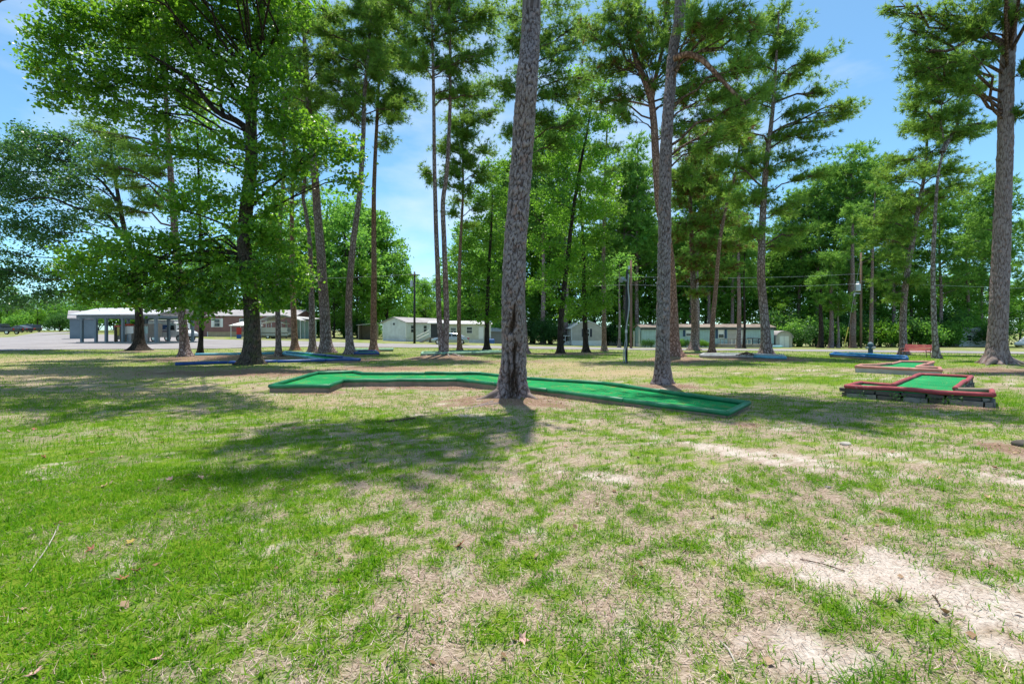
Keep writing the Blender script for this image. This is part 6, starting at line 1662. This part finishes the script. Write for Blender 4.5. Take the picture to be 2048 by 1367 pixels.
p = on_ground(462, 62)
S = thing('canopy_frame', 'low steel canopy frame with pale cloth and red panel before the brown home', 'canopy', p, math.radians(5))
for x in (0, 2.8):
    for y in (0, 2.6):
        part(S, 'post', 'white_paint', lambda m: m.tube([(x, y, -.3), (x, y, 1.75), (x + (.3 if x == 0 else -.3), y, 2.0)], .04, 7))
part(S, 'cloth', 'paper', lambda m: m.add([(-.2, -.2, 1.78), (3, -.2, 1.78), (3, 2.8, 1.78), (-.2, 2.8, 1.78), (.9, 1.3, 2.35), (2.0, 1.3, 2.35), (-.2, -.2, 1.72), (3, -.2, 1.72), (3, 2.8, 1.72), (-.2, 2.8, 1.72)], [(0, 1, 5, 4), (1, 2, 5), (2, 3, 4, 5), (3, 0, 4), (6, 9, 8, 7), (0, 6, 7, 1), (1, 7, 8, 2), (2, 8, 9, 3), (3, 9, 6, 0)]))
part(S, 'red_panel', 'red_paint', lambda m: m.bevbox(.55, 1.2, .3, .36, .55, 1.5, .02))
part(S, 'blue_panel', 'tarp_blue', lambda m: m.bevbox(.56, 1.19, .3, .36, -.2, .53, .02))
part(S, 'shelf', 'galv', lambda m: m.box(-.1, 2.9, .4, 1.0, -.05, .02))
p = on_ground(584, 66)
S = thing('screened_annex', 'pale blue screened room with tin roof right of the steel carport', 'annex', p, math.radians(4))
part(S, 'roof', 'metal_roof', lambda m: m.add([(-1.2, -.3, 3.1), (3, -.3, 2.7), (3, 3, 2.9), (-1.2, 3, 3.3), (-1.2, -.3, 3.2), (3, -.3, 2.8), (3, 3, 3.0), (-1.2, 3, 3.4)], [(0, 3, 2, 1), (4, 5, 6, 7), (0, 1, 5, 4), (1, 2, 6, 5), (2, 3, 7, 6), (3, 0, 4, 7)]))
part(S, 'wall', 'mint_siding', lambda m: m.box(-.9, 2.6, 2.3, 2.4, -.4, 2.75))
for x in (-.9, .5, 1.5, 2.5):
    part(S, 'post', 'mint_siding', lambda m: m.box(x, x + .12, 0, .12, -.4, 2.7))

# ------------------------------------------------------------------ poles and wires
def utility_pole(label, px, Y, top_py, r, mat='pole_wood', lean=0.0):
    p = on_ground(px, Y); h = CAM_H + (HZ - top_py) / F * Y
    root = thing('utility_pole', label, 'utility pole', p)
    hh = h - p[2]
    part(root, 'pole', mat, lambda m: m.tube([(0, 0, -.3), (lean * .5, 0, hh * .5), (lean, 0, hh)], [r, r * .9, r * .75], 12), smooth=True)
    return root, hh
P1, h1 = utility_pole('dark utility pole with transformer can before the white gabled home', 829, 58, 543, .15, 'black_pole')
part(P1, 'transformer', 'galv', lambda m: m.tube([(-.33, -.1, h1 - 1.9), (-.33, -.1, h1 - 1.15)], .2, 12), smooth=False)
part(P1, 'crossarm', 'pole_wood', lambda m: m.box(-.6, .6, -.22, -.12, h1 - .5, h1 - .38))
P2, h2 = utility_pole('reddish wooden utility pole behind the dark conduit post', 1262, 58, 520, .17)
part(P2, 'insulator', 'galv', lambda m: (m.tube([(-.3, -.1, h2 - 1.2), (-.3, -.1, h2 - .75)], .12, 10), m.box(-.3, 0, -.14, -.06, h2 - 1.0, h2 - .94)))
P3, h3 = utility_pole('brown utility pole with grey transformer at the edge of the wood', 1722, 62, 505, .15)
tr_ = part(P3, 'transformer', 'galv', lambda m: m.tube([(-.55, -.15, h3 - 5.3), (-.55, -.15, h3 - 5.2), (-.55, -.15, h3 - 4.35), (-.55, -.15, h3 - 4.25)], [.26, .34, .34, .2], 12))
part(P3, 'bushing', 'white_paint', lambda m: (m.tube([(-.68, -.15, h3 - 4.25), (-.68, -.15, h3 - 3.95)], .06, 8), m.tube([(-.42, -.15, h3 - 4.25), (-.42, -.15, h3 - 3.95)], .06, 8)), parent=tr_)
part(P3, 'bracket', 'galv', lambda m: (m.box(-.9, 0, -.06, .06, h3 - 5.6, h3 - 5.5), m.tube([(-.95, 0, h3 - 5.9), (-.95, 0, h3 - 5.55)], .1, 8)))
part(P3, 'guy_guard', 'yellow', lambda m: m.tube([(-2.3, .2, -.3), (-1.6, .15, 2.9)], .06, 6))
part(P3, 'guy_wire', 'galv', lambda m: m.tube([(-1.6, .15, 2.9), (-.1, 0, h3 - 1.2)], .012, 5))
def wire(label, a, b, sag=.35):
    n = 16; t_ = np.linspace(0, 1, n)[:, None]
    P = a + (b - a) * t_; P[:, 2] -= sag * 4 * t_[:, 0] * (1 - t_[:, 0])
    tag(MB().tube(P, .011, 5).build('overhead_wire', M['galv']), label, 'wire', 'overhead wires along the road')
def pz(px, py, Y): return at(px, py, Y)
wire('upper overhead wire between the dark and the reddish utility poles', pz(829, 556, 57.8), pz(1262, 553, 57.8))
wire('lower overhead wire between the dark and the reddish utility poles', pz(829, 566, 57.8), pz(1262, 569, 57.8))
wire('upper overhead wire between the reddish and the transformer poles', pz(1262, 553, 57.8), pz(1722, 547, 61.8))
wire('lower overhead wire between the reddish and the transformer poles', pz(1262, 569, 57.8), pz(1722, 567, 61.8))
wire('overhead wire running right from the transformer pole', pz(1722, 562, 61.8), pz(2300, 578, 64))
wire('overhead wire running left from the dark utility pole', pz(829, 548, 57.8), pz(380, 556, 60))
# dark conduit post in the lawn
b = ground_pt(1252, 726)
S = thing('conduit_post', 'black post with a pale conduit snaking up it, standing in the lawn', 'post', b)
hp = CAM_H + (HZ - 540) / F * b[1] - b[2]
part(S, 'post', 'black_pole', lambda m: m.tube([(0, 0, -.2), (.02, 0, hp * .5), (.06, 0, hp)], [.07, .062, .055], 12), smooth=True)
cp = smooth_path(np.array([(-.05, -.16, 0), (-.09, -.17, .5), (-.02, -.17, .9), (-.04, -.16, 1.5), (.06, -.15, 2.2), (.11, -.14, 2.8), (.06, -.14, 3.4), (.08, -.13, hp - .2)]), .1)
part(S, 'conduit', 'conduit_grey', lambda m: m.tube(cp, .03, 8), smooth=True)
cp2 = smooth_path(np.array([(-.13, -.12, 0), (-.16, -.13, .4), (-.10, -.14, .8), (-.05, -.16, 1.1)]), .1)
part(S, 'cable', 'conduit_grey', lambda m: m.tube(cp2, .018, 7), smooth=True)
part(S, 'junction', 'galv', lambda m: m.bevbox(-.09, .01, -.22, -.14, 1.38, 1.52, .01))
part(S, 'lamp_head', 'blue_grey', lambda m: m.tube([(-.02, -.1, hp - .5), (-.2, -.25, hp - .42), (-.32, -.35, hp - .5)], [.05, .09, .12], 9))
# fire hydrant
b = ground_pt(1741, 712)
S = thing('fire_hydrant', 'dark fire hydrant behind the long blue course', 'hydrant', b)
a_ = .11
part(S, 'barrel', 'navy', lambda m: m.tube([(0, 0, -.1), (0, 0, .08), (0, 0, .09), (0, 0, .62), (0, 0, .63), (0, 0, .68)], [.17, .17, .12, .12, .16, .16], 14))
part(S, 'bonnet', 'blue_grey', lambda m: m.tube([(0, 0, .681), (0, 0, .76), (0, 0, .83), (0, 0, .84), (0, 0, .90)], [.14, .13, .06, .03, .03], 14))
for d in ((-1, 0), (1, 0), (0, -1)):
    part(S, 'nozzle', 'galv', lambda m: m.tube([(d[0] * .10, d[1] * .10, .50), (d[0] * .2, d[1] * .2, .50), (d[0] * .21, d[1] * .21, .50), (d[0] * .25, d[1] * .25, .50)], [.06, .06, .075, .075], 10))

# ------------------------------------------------------------------ red bench
M['bench_red'] = plain('bench_red', (0.50, 0.12, 0.12), .6, .25, 6)
M['iron'] = plain('iron', (0.20, 0.10, 0.075), .6, .3, 8)
b = ground_pt(1833, 714)
S = thing('park_bench', 'red slatted park bench with iron sides between the leaning pine and the pale pine', 'bench', b, math.radians(-68))
S.scale = (.88, .88, .74)
W2 = .72
for k in range(4):
    part(S, 'seat_slat', 'bench_red', lambda m: m.bevbox(-W2, W2, -.36 + k * .115, -.36 + k * .115 + .10, .42, .445, .006))
for k in range(4):
    z0, y0 = .50 + k * .115, .10 + k * .03
    part(S, 'back_slat', 'bench_red', lambda m: m.add([(-W2, y0, z0), (W2, y0, z0), (W2, y0 + .028, z0 + .10), (-W2, y0 + .028, z0 + .10), (-W2, y0 + .025, z0), (W2, y0 + .025, z0), (W2, y0 + .053, z0 + .10), (-W2, y0 + .053, z0 + .10)], [(0, 1, 2, 3), (4, 7, 6, 5), (0, 4, 5, 1), (1, 5, 6, 2), (2, 6, 7, 3), (3, 7, 4, 0)]))
for sx in (-1, 1):
    x = sx * (W2 - .05)
    sd = part(S, 'side_frame', 'iron', lambda m: (m.tube(smooth_path(np.array([(x, -.34, 0), (x, -.30, .2), (x, -.34, .40), (x, .05, .40), (x, .12, .5), (x, .26, .98)]), .06), .022, 7), m.tube(smooth_path(np.array([(x, .24, 0), (x, .16, .2), (x, .06, .40)]), .06), .022, 7)), smooth=True)
    part(S, 'armrest', 'iron', lambda m: m.tube(smooth_path(np.array([(x, -.33, .40), (x, -.38, .56), (x, -.30, .64), (x, .0, .65), (x, .17, .66)]), .05), .022, 7), smooth=True)

# ------------------------------------------------------------------ mini golf courses
def paint_mat(name, c, worn, rough=.42):
    t = NT(name)
    o = t.obj()
    n = t.noise(5, 6, .65, o); n2 = t.noise(28, 4, .6, o)
    base = t.ramp(n, [(.3, tuple(v * .7 for v in c)), (.7, tuple(min(.9, v * 1.25) for v in c))])
    col = t.mix(t.ramp(t.math('ADD', t.math('MULTIPLY', n, .6), t.math('MULTIPLY', n2, .4)), [(.60, (0, 0, 0)), (.68, (.85, .85, .85))]), base, worn)
    return t.done(t.principled(col, rough, n2, .25, .008, .4))
M['rail_green'] = paint_mat('rail_green', (0.012, 0.16, 0.07), (0.06, 0.25, 0.17))
M['rail_blue'] = paint_mat('rail_blue', (0.014, 0.06, 0.24), (0.10, 0.22, 0.38))
M['rail_sky'] = paint_mat('rail_sky', (0.10, 0.34, 0.46), (0.45, 0.52, 0.55))
M['rail_bright'] = paint_mat('rail_bright', (0.015, 0.12, 0.34), (0.10, 0.28, 0.44))
M['rail_red'] = paint_mat('rail_red', (0.30, 0.05, 0.06), (0.38, 0.25, 0.24), .75)
M['rail_pink'] = paint_mat('rail_pink', (0.44, 0.20, 0.165), (0.52, 0.40, 0.36), .75)
M['rail_grey'] = paint_mat('rail_grey', (0.42, 0.41, 0.42), (0.30, 0.33, 0.38), .8)
M['rail_pale'] = paint_mat('rail_pale', (0.22, 0.36, 0.26), (0.42, 0.46, 0.38), .8)
def carpet_mat(name, c, litter):
    t = NT(name)
    o = t.obj()
    n = t.noise(1.2, 5, .6, o); f = t.noise(90, 3, .6, o)
    col = t.ramp(n, [(.3, tuple(v * .75 for v in c)), (.7, tuple(v * 1.2 for v in c))])
    col = t.mix(t.ramp(t.noise(2.4, 5, .7, o), [(.57, (0, 0, 0)), (.66, (.8, .8, .8))]), col, litter)
    return t.done(t.principled(col, .95, f, .5, .006, .1))
M['carpet'] = carpet_mat('carpet', (0.015, 0.25, 0.085), (0.07, 0.29, 0.10))
M['carpet_litter'] = carpet_mat('carpet_litter', (0.012, 0.23, 0.07), (0.20, 0.20, 0.05))

def lifted(pts_):
    return [ground_pt(px, py, z) for px, py, z in pts_]

def rail_bar(root, a, b, r, mat, name='border_rail'):
    L = np.linalg.norm(b - a); d = (b - a) / L
    a, b = a - d * r * .6, b + d * r * .6
    m = max(1, int(round(L / 2.1)))
    cuts = np.linspace(0, 1, m + 1)
    cuts[1:-1] += rng.normal(0, .05 / m, m - 1)
    for k in range(m):
        p, q = a + (b - a) * cuts[k], a + (b - a) * cuts[k + 1]
        if k: p = p + d * .006
        if k < m - 1: q = q - d * .006
        j = rng.normal(0, .007, 3)
        n = max(2, int(np.linalg.norm(q - p) / .35))
        P = p + (q - p) * np.linspace(0, 1, n + 1)[:, None] + j
        P[1:-1] += rng.normal(0, .005, (n - 1, 3))
        P = np.vstack([P[:1], P[:1] + d * .012, P[1:-1], P[-1:] - d * .012, P[-1:]])
        rr_ = r * (1 + rng.normal(0, .03, len(P))); rr_[0] *= .8; rr_[-1] *= .8
        MB().tube(P, rr_, 10).build(name, M[mat], root, smooth=True)

def course(label, outline, r, rail_mat, carpet='carpet', rails=None, skirt='concrete', group=None, mats=None, flat_skirt=True, bars=None):
    """outline: (px, py, height above ground) of the rail centre line; carpet inside, low plinth below"""
    P = lifted(outline)
    root = thing('golf_course', label, 'golf course', (0, 0, 0), 0, group)
    n = len(P)
    for k in range(n):
        if rails is None or k in rails:
            rail_bar(root, P[k], P[(k + 1) % n], r, (mats or {}).get(k, rail_mat))
    for e in (bars or []):
        A = lifted(e[:2]); rail_bar(root, A[0], A[1], r, e[2] if len(e) > 2 else rail_mat)
    top = [p - np.array([0, 0, r * .75]) for p in P]
    me = bpy.data.meshes.new('carpet'); me.from_pydata([tuple(p) for p in top], [], [tuple(range(n))])
    import bmesh
    bm = bmesh.new(); bm.from_mesh(me); bmesh.ops.triangulate(bm, faces=bm.faces[:])
    bmesh.ops.recalc_face_normals(bm, faces=bm.faces[:])
    if bm.faces and sum(f.normal.z for f in bm.faces) < 0: bmesh.ops.reverse_faces(bm, faces=bm.faces[:])
    ret = bmesh.ops.extrude_face_region(bm, geom=bm.faces[:])
    bm.to_mesh(me); bm.free()
    # keep the sheet thick: lower copy
    for i in range(n): me.vertices[i].co.z -= .03
    link_mesh('putting_surface', me, M[carpet], root)
    if skirt:
        mb = MB()
        c = np.mean([p[:2] for p in P], 0)
        for k in range(n):
            a, b_ = P[k].copy(), P[(k + 1) % n].copy()
            d = b_ - a; d[2] = 0; L = np.linalg.norm(d)
            if L < .05: continue
            nn = np.array([-d[1], d[0], 0]) / L * r * .45
            za, zb = gzs(a[0], a[1]) - .1, gzs(b_[0], b_[1]) - .1
            up = np.array([0, 0, -r * .5])
            q0, q1 = a + nn, a - nn; q2, q3 = b_ - nn, b_ + nn
            mb.add([(q0[0], q0[1], za), (q1[0], q1[1], za), (q2[0], q2[1], zb), (q3[0], q3[1], zb), tuple(q0 + up), tuple(q1 + up), tuple(q2 + up), tuple(q3 + up)], [(0, 3, 2, 1), (4, 5, 6, 7), (0, 1, 5, 4), (1, 2, 6, 5), (2, 3, 7, 6), (3, 0, 4, 7)])
        mb.build('plinth', M[skirt], root)
    GREENS.append([(p[0], p[1]) for p in P]); GREEN_Z.append(np.array([p[2] for p in top]))
    return root, P

M['plinth'] = plain('plinth', (0.24, 0.185, 0.14), .95, .4, 5)
course('long green golf course with bent ends and green painted rails beside the wounded pine',
       [(541, 772, .16), (658, 772, .16), (684, 762, .16), (914, 760, .16), (990, 768, .15), (1453, 826, .09), (1494, 806, .09), (1206, 766, .13), (1059, 757, .14), (961, 747, .15), (724, 747, .15), (706, 744, .16), (634, 746, .16)], .052, 'rail_green', 'carpet_litter', skirt='plinth')
rt, P = course('angled golf course with deep blue rails around the sweetgum', [(648, 719.5, .15), (719, 718.5, .15), (628, 708, .15), (570, 704, .15), (567, 707, .15)], .068, 'rail_blue', 'carpet', skirt='plinth', mats={2: 'rail_sky', 3: 'rail_sky', 4: 'rail_sky'},
               bars=[((353, 727.5, .15), (648, 719.8, .15)), ((392, 708.6, .15), (566, 706, .15), 'rail_sky')])
course('small golf course with dark blue rails under the straight reddish pine', [(709, 706.5, .15), (757, 706.5, .15), (752, 702, .15), (716, 702, .15)], .06, 'rail_blue', 'carpet', skirt='plinth')
course('narrow faded green golf course at the road edge behind the reddish pine', [(700, 700.5, .12), (784, 699, .12), (786, 697.6, .12), (704, 698, .12)], .07, 'rail_pale', 'carpet', skirt='plinth')
course('long faded green golf course passing behind the twin stemmed pine', [(843, 708, .10), (902, 706, .10), (1040, 703, .10), (1042, 700.5, .10), (900, 702.5, .10), (846, 704, .10)], .07, 'rail_pale', 'carpet', skirt='plinth')
course('weathered grey golf course in the litter before the mint trailer', [(1401, 710.5, .12), (1506, 712.5, .12), (1571, 714.8, .12), (1566, 711, .12), (1500, 709, .12), (1408, 707.5, .12)], .075, 'rail_grey', 'carpet', skirt='plinth', mats={1: 'rail_sky'})
course('long golf course with bright blue rails beside the hydrant', [(1661, 708.5, .16), (1814, 717, .16), (1812, 713.2, .16), (1735, 708.6, .16), (1668, 705.6, .16)], .065, 'rail_bright', 'carpet', skirt='plinth')
course('golf course with faded pink rails behind the red one', [(1712, 733, .20), (1882, 741, .20), (1880, 736, .20), (1834, 735, .20), (1866, 724, .20), (1800, 722.5, .20), (1781, 727.5, .20), (1757, 733 - 3.4, .20), (1722, 729.5, .20)], .055, 'rail_pink', 'carpet', skirt='concrete')
rt, P = course('golf course with chunky red rails on a broken block base', [(1692, 772, .25), (1984, 789, .25), (1982, 781, .25), (1912, 779, .25), (1943, 753, .25), (1841, 748, .25), (1786, 770, .25), (1722, 765, .25)], .047, 'rail_red', 'carpet', skirt=None, mats={2: 'plinth'})
# stacked blocks below its rails
M['block'] = plain('block', (0.20, 0.19, 0.17), .95, .55, 7, bstr=.6)
M['block_dark'] = plain('block_dark', (0.10, 0.088, 0.075), .95, .45, 7, bstr=.6)
base = thing('block_base', 'broken pale block wall with ivy under the red railed golf course', 'wall')
def blocks_along(a, b, n):
    d = b - a; d[2] = 0; L = np.linalg.norm(d); d /= L; nn = np.array([d[1], -d[0], 0])
    if nn[1] > 0: nn = -nn
    s = 0.0
    while s < L - .05:
        w = min(.28 + .25 * rng.random(), L - s)
        for lay in range(2):
            if lay == 0 and rng.random() < .12: continue
            c0 = a + d * (s + (.0 if lay else .03)); z = gzs(c0[0], c0[1])
            zt = P[0][2] - .05
            zb0 = z - .1 if lay == 0 else z + .11
            zb1 = z + .105 if lay == 0 else max(zt, z + .15)
            if lay == 1 and zb1 - zb0 < .02: continue
            off = nn * (.02 * rng.random() + (.05 if lay == 0 else .0))
            q = [c0 + off, c0 + d * (w - .03) + off, c0 + d * (w - .03) + off - nn * .14, c0 + off - nn * .14]
            mb = MB(); j = rng.normal(0, .008, (8, 3))
            mb.add([tuple(np.array([v_[0], v_[1], zb0]) + j[i]) for i, v_ in enumerate(q)] + [tuple(np.array([v_[0], v_[1], zb1 - .012 * rng.random()]) + j[4 + i] * [1, 1, 0]) for i, v_ in enumerate(q)], [(0, 3, 2, 1), (4, 5, 6, 7), (0, 1, 5, 4), (1, 2, 6, 5), (2, 3, 7, 6), (3, 0, 4, 7)])
            mb.build('block', M['block'] if rng.random() < .62 else M['block_dark'], base)
        s += w
for k in range(len(P)):
    blocks_along(P[k].copy(), P[(k + 1) % len(P)].copy(), 6)
cr = Crown(); rsi = np.random.default_rng(5)
for f in (.12, .36, .42, .62, .72, .77):
    c = P[0] + (P[1] - P[0]) * f + np.array([0, -.10, -.15])
    cr.add(*leaf_arrays(c + rsi.normal(0, 1, (60, 3)) * [.13, .03, .05], .035, rsi, .4))
tag(link_mesh('ivy', cr.mesh('ivy'), M['ivy_leaf'], base), kind='stuff')

# little things: pile of branches on the grey course, stone, fallen leaves, twigs
b = ground_pt(1492, 711, .16)
S = thing('branch_pile', 'small heap of reddish dead branches lying on the weathered grey course', 'branches', b)
for k in range(9):
    a0 = rng.random() * 6.28; l = .3 + .4 * rng.random()
    part(S, 'branch', 'limb_bark', lambda m: m.tube([(-math.cos(a0) * l, -math.sin(a0) * l * .5, .02), (.05 * rng.normal(), .05 * rng.normal(), .10 + .1 * rng.random()), (math.cos(a0) * l, math.sin(a0) * l * .5, .05)], [.02, .025, .012], 6), smooth=True)
def stone(label, px, py, r, mat, squash=.6):
    b = ground_pt(px, py)
    u = np.linspace(0, math.pi, 8); v = np.linspace(0, 2 * math.pi, 13)[:-1]
    vs = [(r * 1.25 * math.sin(a) * math.cos(c) * (1 + .12 * math.sin(3 * c + a)), r * math.sin(a) * math.sin(c), r * squash * math.cos(a) * (1 + .08 * math.cos(2 * c))) for a in u for c in v]
    fs = [(i * 12 + k, i * 12 + (k + 1) % 12, (i + 1) * 12 + (k + 1) % 12, (i + 1) * 12 + k) for i in range(7) for k in range(12)]
    tag(MB().add(vs, fs).build('stone', mat, None, (b[0], b[1], b[2] + r * squash * .45), smooth=True), label, 'stone')
M['stone'] = plain('stone', (0.42, 0.38, 0.33), .9, .35, 14)
stone('rounded tan stone lying on the sand beyond the green course', 1691, 890, .055, M['stone'])
stone('small whitish stone half sunk in the sandy lawn', 1656, 975, .022, M['block'])
stone('dark stump stone in the litter at the edge of the lawn', 2044, 892, .09, M['block_dark'])
for k, (nm, c) in enumerate([('leaf_pink', (.56, .33, .28)), ('leaf_red', (.36, .13, .085)), ('leaf_tan', (.50, .33, .18)), ('leaf_gold', (.40, .29, .07))]):
    M[nm] = plain(nm, c, .7, .3, 25)
LEAVES = [(86, 917, 'red'), (68, 861, 'red'), (241, 918, 'pink'), (315, 984, 'pink'), (340, 963, 'pink'), (402, 960, 'pink'), (280, 966, 'tan'), (209, 975, 'tan'), (118, 888, 'pink'), (199, 876, 'gold'), (16, 865, 'pink'), (182, 1104, 'red'), (272, 1152, 'red'), (244, 1169, 'red'), (68, 1356, 'pink'),
          (920, 1100, 'red'), (1990, 938, 'red'), (650, 940, 'pink'), (367, 985, 'pink'), (184, 907, 'tan'), (345, 828, 'red'), (300, 838, 'tan'), (313, 1326, 'pink'), (262, 1088, 'gold'), (1975, 1000, 'tan'), (1880, 962, 'tan'), (586, 858, 'red'), (1236, 944, 'pink'), (1044, 1290, 'pink')]
def star_leaf(seed, s):
    rs_ = np.random.default_rng(seed)
    pts_ = []
    for k in range(10):
        a = k * math.pi / 5 + .15 * rs_.normal()
        r = s * (1.0 if k % 2 == 0 else .5) * (.85 + .3 * rs_.random())
        pts_.append((r * math.cos(a), r * math.sin(a), .25 * s + .55 * s * rs_.random() * (k % 2 == 0)))
    me = bpy.data.meshes.new('fallen_leaf')
    me.from_pydata([(0, 0, .12 * s)] + pts_ + [(0, 0, .12 * s - .003)] + [(x, y, z - .003) for x, y, z in pts_], [], [(0, 1 + k, 1 + (k + 1) % 10) for k in range(10)] + [(11, 12 + (k + 1) % 10, 12 + k) for k in range(10)] + [(1 + k, 12 + k, 12 + (k + 1) % 10, 1 + (k + 1) % 10) for k in range(10)])
    return me
for k, (px, py, c) in enumerate(LEAVES):
    b = ground_pt(px, py)
    me = star_leaf(k, .024 + .016 * rng.random())
    o = link_mesh('fallen_leaf', me, M['leaf_' + c], None, (b[0], b[1], b[2] + .012))
    o.rotation_euler = (.3 * rng.normal(), .3 * rng.normal(), rng.random() * 6.28)
    tag(o, {'red': 'curled red brown fallen leaf on the grass', 'pink': 'curled pinkish fallen leaf on the grass', 'tan': 'curled tan fallen leaf on the grass', 'gold': 'curled golden fallen leaf on the grass'}[c], 'leaf', 'fallen leaves on the lawn')
for k, (pa, pb, lab) in enumerate([((1600, 1120), (1690, 1150), 'grey stick lying along the sandy patch'), ((1865, 1195), (1880, 1217), 'short dark twig standing out of the white sand'), ((60, 1150), (118, 1055), 'pale straw stalk lying slantwise on the lush grass'), ((1440, 1290), (1470, 1340), 'pale twig lying in thin grass'), ((770, 845), (830, 838), 'dark bark scrap lying in the tree shade')]):
    A_, B_ = ground_pt(*pa), ground_pt(*pb)
    mid_ = (A_ + B_) / 2 + [.01, .01, .012]
    o = MB().tube(smooth_path(np.array([A_ + [0, 0, .008], mid_, B_ + [0, 0, .01]]), .03), [.004] * len(smooth_path(np.array([A_, mid_, B_]), .03)) if k != 4 else .02, 6).build('twig', M['limb_bark'] if k in (0, 1, 4) else M['stone'], smooth=True)
    tag(o, lab, 'twig')

grow_grass()
